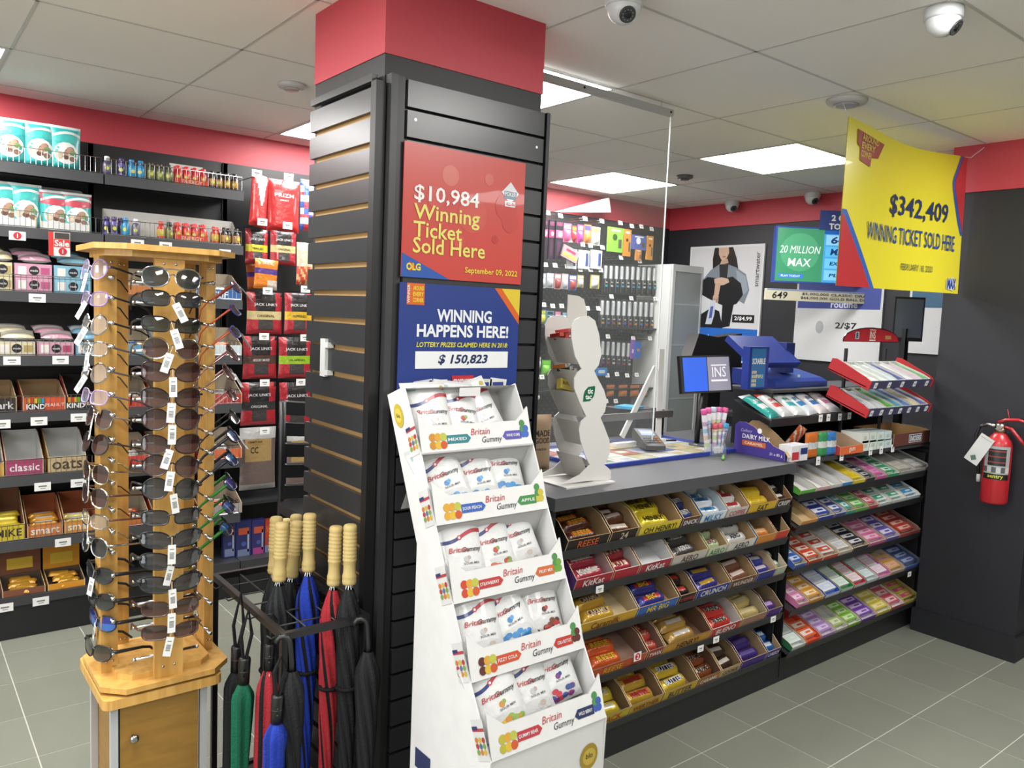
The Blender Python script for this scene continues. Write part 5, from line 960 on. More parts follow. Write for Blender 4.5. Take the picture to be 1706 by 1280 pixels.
# ---- clear screen: hanging sheet, rail, white bracket, steel bar
def screen():
    y = 2.2; a = P(903, 117, 1, y); b = P(1118, 189, 1, y); xl = 1.60; xr = b.x
    t = thing('clear_screen', 'clear acrylic counter screen hanging from an aluminium rail', 'screen', (xl, y, CZ)); W = xr-xl; zt = b.z-CZ
    MB().box(0, W, -.002, .002, .02, zt-.005, '#eef4f4').obj('sheet', 'pane', t)
    MB().box(W-.002, W+.001, -.003, .003, .02, zt-.005, '#dfe6e6').obj('sheet_edge', 'plastic', t)
    MB().box(0, W+.002, -.012, .012, zt-.012, zt+.012, '#c4c5c6').obj('rail', 'plastic', t)
    for x in (.05, .42, W-.015): MB().tube([(x, -.0125, zt), (x, -.014, zt)], .005, '#3a3a3a', 8).obj('screw', 'steel', t)
    for x in (.3, W-.06): MB().tube([(x, 0, zt+.012), (x, 0, H-CZ-.001)], .001, '#cfd0d0', 4).obj('wire', 'chrome', t)
    t = thing('screen_bracket', 'white triangular screen bracket standing on the counter', 'bracket', (P(1098, 715, 1, 2.3).x, 2.3, CZ))
    y = 2.3; X = t.location.x; up = lambda a, b: (P(a, b, 1, y).x-X, 0, P(a, b, 1, y).z-CZ)
    def bar(p, q, w=.012):
        p, q = Vector(p), Vector(q); d = (q-p).normalized(); n = Vector((-d.z, 0, d.x))*w; m = MB(); f = [p-n, q-n, q+n, p+n]; a = [m.pt(v+Vector((0, -.004, 0))) for v in f]; b = [m.pt(v+Vector((0, .004, 0))) for v in f]
        m.face(a, '#e2e2e2'); m.face(b[::-1], '#e2e2e2')
        for k in range(4): m.face((a[k], b[k], b[(k+1) % 4], a[(k+1) % 4]), '#d8d8d8')
        return m
    p0 = up(1097, 720); p0 = (p0[0], 0, .02); bar(p0, up(1102, 582), .016).obj('upright', 'plastic', t); bar(up(1092, 612), up(1036, 728), .013).obj('brace', 'plastic', t)
    l = up(1008, 722); r = up(1072, 733); m = MB(); m.T = Matrix.Translation((0, -.02, 0)); m.box(p0[0]-.28, p0[0]+.03, 0, .03, .018, .032, '#e6e6e4'); m.obj('foot', 'plastic', t)
    a, b = up(1008, 697), up(1112, 693); m = MB(); m.box(a[0]-.35, b[0]+.02, -.014, -.006, min(a[2], b[2])-.004, min(a[2], b[2])+.026, '#a8a9aa'); m.obj('cross_bar', 'steel', t)
screen()
# ---- kraft bag behind the gummy display, left of the mint stand
o = place('kraft_bag', pouch_mesh('kraft_bag', .11, .2, .05, '#c4a888', (('MADE', .6, .68, .11, '#3a2e28', .62), ('GOOD', .6, .55, .10, '#4a3e34', .6), ('oats', .5, .4, .04, '#6a5a4a', .5)), fin='matte', back='#b89a78'), None, (P(893, 770, 1, 2.12).x, 2.12, CZ+.002), (0, 0, -.2)); tag(o, 'kraft paper snack bag standing behind the white mint display', 'bag')
# ---- mint tubes
def tubes():
    base = P(1190, 757, 2, CZ+.001); t = thing('tube_holder', 'clear holder for long candy tubes beside the purple box', 'holder', (base.x, base.y, CZ))
    m = MB(); m.lathe([(.05, 0), (.05, .004), (.047, .03), (.045, .05)], '#c8d4dc', 16, closed=True); m.obj('cup', 'clear', t)
    spec = [(-.055, .02, -14, '#d85a9a', 'blue lettered'), (-.03, .03, -7, '#d8609a', 'pink capped left'), (0, .035, 0, '#b8c4d8', 'silver capped middle'), (.028, .03, 6, '#d05a98', 'magenta capped'), (.05, .02, 13, '#d8508a', 'pink capped right'), (-.02, -.02, -5, '#d85a6a', 'short rose capped front'), (.012, -.025, 1, '#d85a70', 'short pink capped front'), (.04, -.02, 9, '#4aa4d0', 'short blue capped front'), (.055, -.01, 15, '#4aa8d4', 'short cyan capped front')]
    for k, (dx, dy, an, c, nm) in enumerate(spec):
        hh = .19 if k < 5 else .125
        o = thing('candy_tube', '%s candy tube in the clear holder' % nm, 'candy tube', (base.x+dx*.55, base.y+dy*.5, CZ+.008), (0, R_(an), 0), 'long candy tubes in the holder')
        b = MB(); b.lathe([(.0115, 0), (.0118, .004), (.0118, hh-.02), (.0112, hh-.018)], '#e6e4ea', 14); b.text('mentos', (0, -.0124, hh*.5), .013, ('#3a5aa8', '#5a4a8a', '#4a4a5a')[k % 3], (0, 0, 1), (-1, 0, 0)); b.obj('tube', 'gloss', o)
        b = MB(); b.lathe([(.0122, hh-.022), (.0126, hh-.018), (.0126, hh-.002), (.011, hh)], c, 14); b.obj('cap', 'plastic', o)
        for z in (.03, .06, .09, .12)[:3 if k > 4 else 4]: b = MB(); b.lathe([(.0121, z), (.0121, z+.018)], ('#c8a8c8', '#a8c8e0', '#e0c8b0', '#c8d8a8')[(k+int(z*100)) % 4], 14, closed=False); b.obj('sweet', 'plastic', o)
tubes()
def stick():
    p = P(1205, 762, 2, CZ+.006); t = thing('lighter', 'green lighter lying on the counter edge', 'lighter', p, (0, 0, R_(35)))
    m = MB(); m.T = Matrix.Rotation(R_(90), 4, 'Y'); m.lathe([(.002, -.05), (.006, -.045), (.007, -.02), (.007, .03), (.003, .05)], '#5aa83a', 10); m.obj('body', 'plastic', t); m = MB(); m.T = Matrix.Rotation(R_(90), 4, 'Y'); m.lathe([(.0075, -.02), (.0075, -.005)], '#d8d8d8', 10); m.obj('band', 'chrome', t)
stick()
# ---- purple chocolate box with curved side
def purple():
    x0, x1, y0, y1 = 2.852, 2.95, 1.795, 2.04; t = thing('chocolate_box', 'purple milk chocolate box with a curved cut-away side on the counter', 'box', (x0, y0, CZ+.001)); W, D = x1-x0, y1-y0
    prof = [(0, 0), (D, 0), (D, .12), (D*.93, .135), (D*.8, .137), (D*.62, .122), (D*.42, .09), (D*.22, .056), (0, .04)]
    for x, cf in ((0, '#40308c'), (W-.003, '#a88a62')):
        m = MB(); m.T = Matrix(((0, 0, 1, x), (1, 0, 0, 0), (0, 1, 0, 0), (0, 0, 0, 1))); m.prism(prof, 0, .003, cf, '#b89a70')
        if x == 0:
            m.T = None; xd, yd = Vector((0, -1, 0)), Vector((0, 0, 1)); e = -.0012
            m.text('DAIRY MILK', (e, D*.56, .078), .019, '#f0f0f4', xd, yd, w=.135, bold=.015); m.text('Cadbury', (e, D*.76, .1), .016, '#c8b8e0', xd, yd, w=.055, shear=.3, bold=0); m.rect((e, D*.6, .05), .115, .022, '#c8642c', xd, yd); m.text('CARAMEL', (e-.0006, D*.6, .05), .011, '#f4e4d4', xd, yd, w=.09)
            m.text('21 x 85 g', (e, D*.16, .02), .014, '#e4e0f0', xd, yd, w=.06); m.disc((e, D*.5, .108), .011, '#f0f0f4', xd, yd)
        m.obj('side', 'carton', t)
    MB().box(.003, W-.003, 0, .003, 0, .04, '#a88a62', cf='#40308c').obj('front', 'carton', t); MB().box(.003, W-.003, D-.003, D, 0, .12, '#a88a62').obj('back', 'carton', t); MB().box(.003, W-.003, .003, D-.003, 0, .003, '#a88a62').obj('bottom', 'carton', t)
    m = MB(); m.poly([(0, 0, .04), (W, 0, .04), (W, -.016, .022), (0, -.018, .018)], '#c8b08a'); m.obj('torn_flap', 'carton', t)
    br = bar_mesh('chocolate_bar', .085, .03, .014, '#3f2a7a', 'MILK', '#e8e0f0')
    for k in range(3): tag(place('chocolate_bar', br, None, (x0+W/2, y0+.03+.034*k, CZ+.006), (.3, 0, .05*k)), 'purple chocolate bar inside the curved purple box', 'chocolate bar', 'bars in the curved purple box')
purple()
# ---- goods along the right half of the counter edge
def edge(px0, px1, py0, py1, c, label, cat, name, y=1.775, d=.06, text=None, tc='#ffffff', rects=(), kind='carton', fin='gloss', top=None, z=CZ+.001):
    a, b = P(px0, py1, 1, y), P(px1, py1, 1, y); h = P((px0+px1)/2, py0, 1, y).z-(a.z+b.z)/2; w = b.x-a.x
    if kind == 'carton': me = carton_mesh(name, w-.002, d, h, c, top, texts=((text, 0, .6, .22, tc, .7),) if text else (), rects=rects, fin=fin)
    else: me = pouch_mesh(name, w, h, .03, c, ((text, .5, .55, .2, tc, .7),) if text else (), fin='foil')
    return tag(place(name, me, None, ((a.x+b.x)/2, y+(.0 if kind == 'carton' else .02), z), (0, 0, 0)), label, cat)
edge(1318, 1331, 742, 768, '#e2e0e0', 'white gum carton with red panel, left of the orange packs', 'carton', 'gum_carton', rects=((0, .35, .9, .5, '#c43a48'),)); edge(1332, 1345, 740, 766, '#dfe2e8', 'white gum carton with navy panel, left of the orange packs', 'carton', 'gum_carton', rects=((0, .6, .9, .4, '#2c3a78'),))
for k, (a, b, c, tx, nm) in enumerate(((1346, 1367, '#d8742c', 'PUR', 'orange'), (1368, 1382, '#3a9a5a', 'PUR', 'green'), (1383, 1397, '#3a7ec4', 'PUR', 'blue'))):
    edge(a, b, 722, 764-k*1.5, (lambda u, v, c=c: '#e8ece8' if .35 < v < .62 else c), '%s gum bag standing on the counter edge' % nm, 'gum bag', 'gum_bag', kind='pouch', text=tx, tc='#e8f0ee')
o = place('gum_bag', pouch_mesh('gum_bag', .1, .12, .03, lambda u, v: '#d8662c' if (u+v) % .4 < .25 else '#e8d0c0', fin='foil'), None, (P(1312, 715, 1, 1.96).x, 1.96, CZ+.01), (.5, .3, .2)); tag(o, 'crumpled orange gum bag leaning behind the white cartons', 'gum bag')
w_ = P(1437, 760, 1, 1.775).x-P(1398, 760, 1, 1.775).x
o = place('gum_tray', tray_mesh('gum_tray', w_-.004, .17, .075, .035, '#c83a34', '#b89a80', '#d8622c', 'gum', '#f4e0d0', notch=.6), None, (P(1418, 758, 1, 1.77).x, 1.768, CZ+.001)); tag(o, 'red gum tray with kraft inside, empty, on the counter edge', 'tray')
for k in range(4):
    for r in range(2):
        a = 1436+12.5*k; edge(a, a+12, 727-16*r, 744-k*.8-16*r, ('#dfe3dc', '#d8e0d8', '#d4e2de', '#cfe0e2')[k], 'white and green mint carton, %s stack from the left, %s' % (ORD[k], 'upper' if r else 'lower'), 'carton', 'mint_carton', rects=((0, .5, .4, .35, '#b8c8b4'),), d=.1, z=CZ+.001+r*.037, y=1.778)
x0, x1 = P(1488, 740, 1, 1.775).x, P(1552, 736, 1, 1.775).x; x1 = min(x1, 4.09)
o = place('candy_carton', tray_mesh('candy_carton', x1-x0, .2, .072, .06, '#5a2f26', '#b08c5c', '#5e3026', None, notch=.3), None, ((x0+x1)/2, 1.775, CZ+.001)); tag(o, 'brown candy carton with white lettering at the pillar end of the counter', 'carton')
m = MB(); m.rect((.03, -.001, .03), .13, .04, '#e8e6e2'); m.rect((.03, -.0014, .03), .122, .034, '#26304e'); m.text('SNICKERS', (.03, -.002, .03), .026, '#f4f4f4', w=.112, bold=.03, shear=.15); m.obj('print', 'gloss', o)
CT = bpy.data.objects['counter']
for px, py in ((1363, 768), (1402, 761), (1450, 752), (1468, 750), (1487, 747)):
    p = P(px, py, 1, 1.776); tagcard(CT, p.x-1.585, p.y-1.77, p.z, .03, .036)
# ---- raised black step with gum bags
def step():
    y = 2.02; a = P(1286, 655, 1, y); xl = a.x; xr = 4.09; zt = P(1290, 655, 1, y).z
    t = thing('counter_riser', 'black raised shelf on the counter carrying the blue lottery terminal', 'shelf', (xl, y, CZ)); W = xr-xl; h = zt-CZ
    MB().box(0, .012, 0, .2, 0, h, '#1c1c1f').obj('side', 'blackmetal', t); MB().box(W-.012, W, 0, .2, 0, h, '#1c1c1f').obj('side', 'blackmetal', t)
    MB().box(0, W, -.004, .26, h, h+.012, '#3a3b3e').obj('top', 'paint', t); MB().box(.012, W-.012, .18, .19, 0, h, '#151517').obj('back', 'blackmetal', t)
    sx = P(1285, 690, 1, 1.9).x-xl; z2 = P(1390, 692, 1, 1.9).z-CZ
    m = MB(); m.T = Matrix.Translation((0, 1.9-y, z2)) @ Matrix.Rotation(R_(20), 4, 'X'); m.box(sx, sx+.62, 0, .2, -.006, 0, '#222225'); m.box(sx, sx+.62, -.004, 0, -.03, .01, '#26262a'); m.obj('gum_shelf', 'blackmetal', t)
    for px, py in ((1367, 697), (1380, 696), (1399, 695), (1415, 693)): p = P(px, py, 1, 1.893); tagcard(t, p.x-xl, p.y-y, p.z-CZ, .03, .032)
    bags = [('#2aa29a', '#e8f0ee', 'teal'), ('#d8dcdc', '#c8463a', 'white and red'), ('#dfe4e6', '#3aa4a8', 'white and aqua'), ('#d8e2ea', '#3a86c4', 'white and blue'), ('#e4e0e4', '#3a76b8', 'white and deep blue'), ('#e0d8dc', '#c87a9a', 'white and pink')]
    for k, (c, c2, nm) in enumerate(bags):
        M = Matrix.Translation((xl+sx+.06+.098*k, 1.9+.02, CZ+z2+.008)) @ Matrix.Rotation(R_(20), 4, 'X') @ Matrix.Rotation(R_(-82), 4, 'X') @ Matrix.Rotation(.12*(k % 3-1), 4, 'Y')
        b = place('gum_bag', pouch_mesh('gum_bag', .095, .17, .03, lambda u, v, c=c, c2=c2: c2 if v > .86 or (.3 < v < .5 and .2 < u < .8) else c, (('gum', .5, .62, .14, c2, .5),), fin='foil')); b.matrix_world = M; tag(b, '%s gum bag lying on the black gum shelf' % nm, 'gum bag')
    return xl, y, zt
SX, SY, SZ = step()
# ---- red double tray rack
def red_rack():
    y = 1.762; X0_ = P(1445, 630, 1, y).x; X1_ = P(1551, 630, 1, y).x; t = thing('gum_rack', 'red two-tray gum rack with an arched sign at the pillar end', 'rack', ((X0_+X1_)/2, y, CZ)); W = X1_-X0_; r = '#c83438'
    zs = [P(1447, 640, 1, y).z-CZ-.012, P(1447, 686, 1, y).z-CZ-.012]; D = .2
    for k, z in enumerate(zs):
        M = Matrix.Translation((0, 0, z)) @ Matrix.Rotation(R_(20), 4, 'X')
        m = MB(); m.T = M; m.box(-W/2, W/2, 0, D, -.004, 0, '#2a2a34'); tr = m.obj('tray', 'plastic', t)
        for s in (-1, 1):
            m = MB(); m.T = M @ Matrix(((0, 0, 1, s*W/2-(.008 if s > 0 else 0)), (1, 0, 0, 0), (0, 1, 0, 0), (0, 0, 0, 1))); m.prism([(-.012, -.012), (D, -.006), (D, .05), (D-.02, .056), (.02, .036), (-.012, .026)], 0, .008, r); m.obj('tray_side', 'plastic', tr)
        m = MB(); m.T = M; m.box(-W/2+.008, W/2-.008, -.006, -.003, -.01, .028, '#4a4a68'); m.obj('tray_lip', 'plastic', tr)
        for q in range(5 if k == 0 else 7): m = MB(); m.T = M; n = 5 if k == 0 else 7; x = -W/2+W*(q+.5)/n; m.box(x-.012, x+.012, -.0085, -.0065, -.006, .02, '#ececec'); m.rect((x, -.0088, .007), .012, .006, '#8a8a8a'); m.obj('price_tag', 'matte', tr)
        n = 7; cols = [['#4aa85a', '#dfe6e2', '#d8e2e2', '#cfe0e8', '#3a4a9a', '#dfe0e8', '#d8b8d0'], ['#3a4aa0', '#c8ccd4', '#d0d4d8', '#5ab03a', '#3a9ab0', '#3a6ab8', '#d8cc9a']][k]
        for q in range(n):
            w = W*.94/n; B = Matrix.Translation(t.location) @ M @ Matrix.Translation((-W*.47+w*(q+.5), .002, .0008))
            gb = place('gum_tray', tray_mesh('gum_tray', w-.003, .19, .034, .026, cols[q], '#d8dcda', notch=.2)); gb.matrix_world = B; tag(gb, '%s gum tray in the %s tray of the red rack' % (ORD[q], ('upper', 'lower')[k]), 'gum tray')
            pk = carton_mesh('gum_pack', w-.012, .04, .02, cols[(q+1) % n], rects=((0, .5, .7, .5, '#f0f2f2'),))
            for j in range(4): g = place('gum_pack', pk); g.matrix_world = B @ Matrix.Translation((0, .006+.043*j, .0045)); tag(g, 'gum pack in the %s gum tray of the %s rack level' % (ORD[q], ('upper', 'lower')[k]), 'gum pack', 'packs in the %s gum tray, %s level' % (ORD[q], ('upper', 'lower')[k]))
    for s in (-1, 1): MB().box(s*W*.3-.006, s*W*.3+.006, .17, .182, 0, zs[0]+.16, '#26262a').obj('support', 'blackmetal', t)
    c = P(1451, 570, 1, y+.17); cx, cz = c.x-t.location.x, c.z-CZ; hw = (P(1497, 565, 1, y+.17).x-P(1405, 575, 1, y+.17).x)/2
    def arch(e): return [(cx-hw+e, cz+e*.6)]+[(cx+(hw-e)*math.cos(math.pi-math.pi*q/14), cz+.012+(.058-e)*math.sin(math.pi*q/14)) for q in range(15)]+[(cx+hw-e, cz+e*.6)]
    m = MB(); m.T = Matrix(((1, 0, 0, 0), (0, 0, 1, .165), (0, 1, 0, 0), (0, 0, 0, 1))); m.prism(arch(0)[::-1], 0, .004, '#2a1618'); m.T = None
    m.poly([(x, .1645, z) for x, z in arch(.005)], '#b82c38'); m.text('INS', (cx, .1635, cz+.034), .036, '#f0e8e8', bold=.01, w=.055); m.rect((cx, .1635, cz+.058), .06, .004, '#f0e8e8'); m.rect((cx, .1635, cz+.009), .06, .006, '#f0e8e8'); m.rect((cx-hw*.55, .1635, cz+.03), .035, .034, '#b8c8dc'); m.text('B', (cx-hw*.55, .1625, cz+.03), .026, '#2a3a5a', bold=.03); m.rect((cx+hw*.58, .1635, cz+.024), .06, .018, '#b88a5a'); m.obj('arched_sign', 'gloss', t)
red_rack()
# ---- till screens
def till():
    y = 2.2; c = [P(a, b, 1, y) for a, b in ((1122, 598), (1217, 588), (1228, 650), (1135, 657))]; ctr = sum(c, Vector())/4
    t = thing('customer_screen', 'small tilted customer screen with blue and grey halves behind the counter', 'screen', (ctr.x, y, CZ)); W = .275; Hh = .165
    M = Matrix.Translation((0, 0, ctr.z-CZ)) @ Matrix.Rotation(R_(-2), 4, 'Y') @ Matrix.Rotation(R_(-14), 4, 'Z') @ Matrix.Rotation(R_(-10), 4, 'X'); m = MB(); m.T = M
    m.box(-W/2, W/2, 0, .02, -Hh/2, Hh/2, '#141416'); m.obj('bezel', 'plastic', t)
    m = MB(); m.T = M; m.rect((-W*.22, -.001, 0), W*.46, Hh*.9, '#3a64d8'); m.rect((W*.245, -.001, 0), W*.44, Hh*.9, '#8d8a98'); m.text('INS', (W*.245, -.002, .008), .045, '#dfe0ea', bold=.0, w=.075); m.rect((W*.245, -.002, .038), .085, .005, '#dfe0ea'); m.rect((W*.245, -.002, -.03), .09, .008, '#dfe0ea'); m.obj('display', 'screen', t)
    m = MB(); m.tube([(0, .02, ctr.z-CZ-.05), (0, .03, .1), (0, .03, .012)], .012, '#1a1a1c', 8); m.lathe([(.06, 0.001), (.06, .008), (.02, .014)], '#1a1a1c', 16); m.obj('stand', 'plastic', t)
    y = 2.62; q = P(1195, 600, 1, y); t = thing('till_monitor', 'black till monitor seen from behind, above the customer screen', 'monitor', (q.x, y, CZ))
    m = MB(); slabpts = [(1165, 556), (1196, 562), (1236, 556), (1234, 640), (1152, 645), (1150, 600)]; pp = pxpoly(slabpts, y); pp = [(a-q.x, b-CZ) for a, b in pp]
    m.T = Matrix(((1, 0, 0, 0), (0, 0, 1, 0), (0, 1, 0, 0), (0, 0, 0, 1))); m.prism(pp[::-1], 0, .07, '#1b1b1e'); m.obj('housing', 'plastic', t)
    m = MB(); zz = q.z-CZ
    for k in range(6): m.rect((-.05, -.002, zz-.02+.01*k), .05, .004, '#0c0c0e')
    m.obj('vent', 'plastic', t); MB().box(-.05, .05, .005, .06, -.935, zz-.09, '#1a1a1c').obj('foot', 'plastic', t)
    # black printer / drawer block behind the terminal
    a = P(1128, 742, 2, CZ); t = thing('receipt_printer', 'low black printer box behind the ticket tray', 'printer', (a.x+.02, 2.47, CZ)); MB().rbox(-.09, .12, 0, .2, .001, .13, .012, '#26272a').obj('case', 'plastic', t); MB().box(-.07, .1, .03, .06, .13, .134, '#0e0e10').obj('paper_slot', 'plastic', t)
    o = MB().box(-.05, .05, .02, .12, 0, .012, '#3aa0c8').obj('cloth', 'cloth', None, (a.x-.02, 2.47, CZ+.136), (0, 0, .3)); tag(o, 'folded turquoise cloth lying on the black printer box', 'cloth')
till()
def lottery():
    y = SY+.06; zt = SZ+.013; a = P(1248, 645, 1, y); t = thing('lottery_terminal', 'dark blue lottery terminal with open lid on the black riser', 'terminal', (a.x, y, zt)); b = '#22388c'
    def q(px, py, yy=y): p = P(px, py, 1, yy); return (p.x-a.x, p.z-zt)
    x1 = q(1378, 640)[0]
    m = MB(); m.T = Matrix(((0, 0, 1, q(1292, 640)[0]), (1, 0, 0, 0), (0, 1, 0, 0), (0, 0, 0, 1))); m.prism([(0, 0), (.24, 0), (.24, .075), (.16, .07), (.03, .04), (0, .025)], 0, x1-q(1292, 640)[0], b); m.obj('printer_body', 'plastic', t)
    w = q(1278, 640)[0]; h = q(1262, 578)[1]; m = MB(); m.box(-.012, w, .0, .035, .0, h, b); m.rect((w*.42, -.002, h*.5), w*.8, h*.92, '#2f6fa8'); m.text('SCRABBLE', (w*.42, -.003, h*.66), .026, '#e8f0f4', w=w*.72, bold=.02); m.text('TRIPLE', (w*.5, -.003, h*.3), .016, '#e0e8c8', w=w*.4)
    for k in range(3):
        for r in range(4): m.rect((w*.12+w*.09*k, -.0025, h*.1+h*.1*r), w*.07, h*.075, '#c8c0a0')
    m.obj('ticket_board', 'gloss', t)
    lx0, lz0 = q(1262, 600); lx1, lz1 = q(1338, 565); m = MB(); m.T = Matrix.Translation(((lx0+lx1)/2, .1, lz0+.02)) @ Matrix.Rotation(R_(35), 4, 'X'); m.box(-(lx1-lx0)/2, (lx1-lx0)/2, -.1, .1, 0, .03, b); m.box(-(lx1-lx0)/2+.02, (lx1-lx0)/2-.02, -.103, -.1, .004, .02, '#18286a'); m.obj('lid', 'plastic', t)
    x_, z_ = q(1340, 580); m = MB(); m.box(x_-.02, x_+.05, .08, .16, .06, z_+.02, '#1d3180'); m.obj('lid_arm', 'plastic', t)
    m = MB(); m.rect((x_+.02, .03, .05), .02, .012, '#d8dce4'); m.obj('badge', 'gloss', t)
lottery()
# ================================================================ behind the counter
def pegwall():
    x0, x1 = 2.9, 4.52; y = 4.20; t = thing('pegboard', 'dark pegboard wall of hooks behind the clear screen', 'pegboard', (x0, y, 0)); W = x1-x0
    MB().box(0, W, 0, .02, .3, 2.19, '#3a3b3c').obj('board', 'blackmetal', t)
    m = MB(); k = 0
    for i in range(60):
        for j in range(56): m.rect((.03+.0254*i, -.0006, .7+.0254*j), .006, .006, '#8a8b8a' if (i+j) % 2 else '#131313')
    m.obj('holes', 'matte', t)['kind'] = 'stuff'
    for z in (1.42, .98): MB().box(.0, W, -.22, -.001, z-.012, z, '#2c2d2f').obj('rail_shelf', 'blackmetal', t)
    return t, x0, y
PW, PX, PY = pegwall()
def hk(px, py, y=3.96):
    p = P(px, py, 1, y); x = p.x-PX; dz = p.z
    if ('hook',) not in _BT:
        m = MB(); m.tube([(-.006, 0, .0), (-.006, -.2, .0)], .0022, '#d8dada', 5); m.tube([(.006, 0, .02), (.006, -.205, .018)], .0018, '#d8dada', 5); _BT[('hook',)] = m.mesh('hook', 'chrome')
    h = place('hook', _BT[('hook',)], PW, (x, 0, dz)); tagcard(PW, x, -.208, dz+.012, .04, .03, (R_(-18), 0, 0))
def hang(px0, px1, py0, py1, mk, name, label, cat, y=4.03, group=None):
    a, b = P(px0, py1, 1, y), P(px1, py1, 1, y); h = P((px0+px1)/2, py0, 1, y).z-(a.z+b.z)/2; w = b.x-a.x
    return tag(place(name, mk(w, h), None, ((a.x+b.x)/2, y, (a.z+b.z)/2), (0, 0, 0)), label, cat, group)
def blister(c, c2, clear='#c8ccd0'):
    def mk(w, h):
        m = MB(); m.box(-w/2, w/2, 0, .003, 0, h, c); m.rect((0, -.0008, h*.82), w*.8, h*.22, c2)
        m.grid(lambda u, v: ((u-.5)*w*.75, -.02*math.sin(math.pi*u)**.5*math.sin(math.pi*v)**.4-.001, h*.06+v*h*.6), 6, 6, clear); return m.mesh(name_, 'gloss')
    name_ = 'blister_pack'; return mk
def cardp(c, rects=(), circles=()):
    return lambda w, h: carton_mesh('hang_card', w, .012, h, c, rects=rects, circles=[(x, z, r*w, cc) for x, z, r, cc in circles])
row1 = [(896, 911, 365, 432, '#3a2c38', '#d85a9a', 'dark pack with pink blister'), (913, 922, 367, 432, '#3a2a3c', '#c83a72', 'narrow plum pack'), (924, 936, 368, 432, '#34303a', '#d86a9a', 'black pack with rosy blister'), (938, 951, 372, 404, '#d86a9a', '#e8c8d8', 'short pink pack'), (952, 960, 376, 404, '#b8484a', '#d89a4a', 'small red pack'), (961, 971, 374, 406, '#b84a9a', '#d8a8d0', 'magenta pack'), (972, 984, 374, 406, '#d8884a', '#5a5ab0', 'orange and violet striped pack'), (985, 999, 378, 409, '#dcdcd2', '#a8a868', 'white pack with olive stripe')]
for a, b, c_, d, c, c2, nm in row1: hang(a, b, c_, d, cardp(c, ((0, .66, .95, .2, c2), (0, .92, .8, .1, '#8a4a6a'), (0, .28, .5, .4, '#5a3a54')), ((.1, .66, .3, '#f0d0dc'),)) if d > 420 else blister(c, c2, c), 'blister_pack', nm+' in the top hook row behind the screen', 'pack', 3.99+.003*(a % 7))
for a, b, c_, d, c, cc, nm in ((1012, 1037, 379, 420, '#8ac84a', '#3a5a2a', 'lime green charger pack'), (1038, 1050, 382, 427, '#d8943a', '#3a2a1a', 'orange charger pack next to the lime one'), (1052, 1076, 392, 416, '#5a6ab0', '#e8ecf0', 'blue earphone pack'), (1059, 1068, 416, 434, '#d8924a', '#e0b078', 'small orange pack under the blue one'), (1077, 1087, 393, 433, '#d8983a', '#3a2a1a', 'rightmost orange charger pack')):
    hang(a, b, c_, d, cardp(c, ((0, .88, .6, .08, '#e8ecd8'), (.3, .35, .22, .36, '#5a5a50')), ((-.05, .6, .16, cc),)), 'hang_card', nm+' in the top hook row', 'pack', 3.98)
for k, (a, b) in enumerate(((945, 960), (963, 981), (984, 1002))):
    hang(a, b, 417-2*(k == 0), 448, cardp('#dfe3e6', ((.28, .5, .25, .7, '#4a5a9a'), (-.2, .5, .06, .8, '#c4c8cc'), (-.36, .5, .06, .8, '#c4c8cc'))), 'hang_card', 'white charger box with blue mark, %s from the left in the second hook row' % ORD[k], 'pack', 3.98)
o = hang(934, 961, 412, 433, cardp('#c8a8b0', ((0, .3, .9, .3, '#d8c46a'), (0, .7, .6, .2, '#c84a6a'))), 'hang_card', 'pink and yellow box lying slanted on the second hook row', 'pack', 3.96); o.rotation_euler = (0, R_(18), 0)
row3 = [(896, 909, 455, 480, '#b8c0d0'), (910, 922, 455, 480, '#c8ccd8'), (923, 934, 456, 482, '#d8a8a0'), (935, 946, 456, 482, '#d0d0d0'), (947, 960, 458, 484, '#4a6ab8'), (961, 972, 458, 479, '#c8b43a'), (983, 998, 458, 481, '#d8c84a')]
for i, (a, b, c_, d, c) in enumerate(row3): hang(a, b, c_, d, blister(c, '#e8e8ec', random.choice(('#d8dce0', '#b84a48', '#c8d0d8'))), 'blister_pack', 'small hanging pack, %s from the left in the third hook row' % ORD[i], 'pack', 4.0)
# black pen-like packs in clear tubes, three rows on the right part
def pen(c1, c2):
    def mk(w, h):
        m = MB(); m.box(-w/2, w/2, .004, .006, 0, h, '#4a4c4e'); m.lathe([(w*.32, h*.03), (w*.34, h*.06), (w*.34, h*.5), (w*.3, h*.52), (w*.3, h*.9), (w*.2, h*.95)], '#222', 8, cols=[c2, '#26282a', '#26282a', '#a8acae', '#b8bcbe']); m.rect((0, -w*.36, h*.28), w*.5, h*.06, c1); m.rect((0, -w*.36, h*.4), w*.4, h*.04, '#c8c8c8'); return m.mesh('pen_pack', 'gloss')
    return mk
for r, (y0, y1, xa, xb, n, cs) in enumerate(((440, 490, 1003, 1093, 10, ('#3aa4b8', '#c8c8cc', '#3a8ac8')), (498, 553, 997, 1088, 10, ('#c8923a', '#3a6ab8', '#b8482c')), (566, 618, 998, 1050, 6, ('#8a4aa0', '#b8482c', '#c8c8cc')))):
    for k in range(n):
        a = lerp(xa, xb, k/n); dy = (k/n)*4
        hang(a, a+(xb-xa)/n-1.2, y0+dy, y1+dy, pen(cs[k % 3], ('#3a3c40', '#6a4a7a')[r == 2]), 'pen_pack', 'black stick pack in clear tube, %s from the left in the %s tube row' % (ORD[k], ('upper', 'middle', 'lower')[r]), 'pack', 4.02)
hang(1051, 1056, 566, 598, cardp('#8a5ab0', ((0, .4, .5, .2, '#e8e8ee'),)), 'hang_card', 'purple pack at the end of the lower tube row', 'pack', 3.98); hang(1058, 1067, 570, 597, cardp('#2f6ab8', ((0, .5, .5, .15, '#d8824a'),)), 'hang_card', 'blue pack at the right end of the lower tube row', 'pack', 3.97)
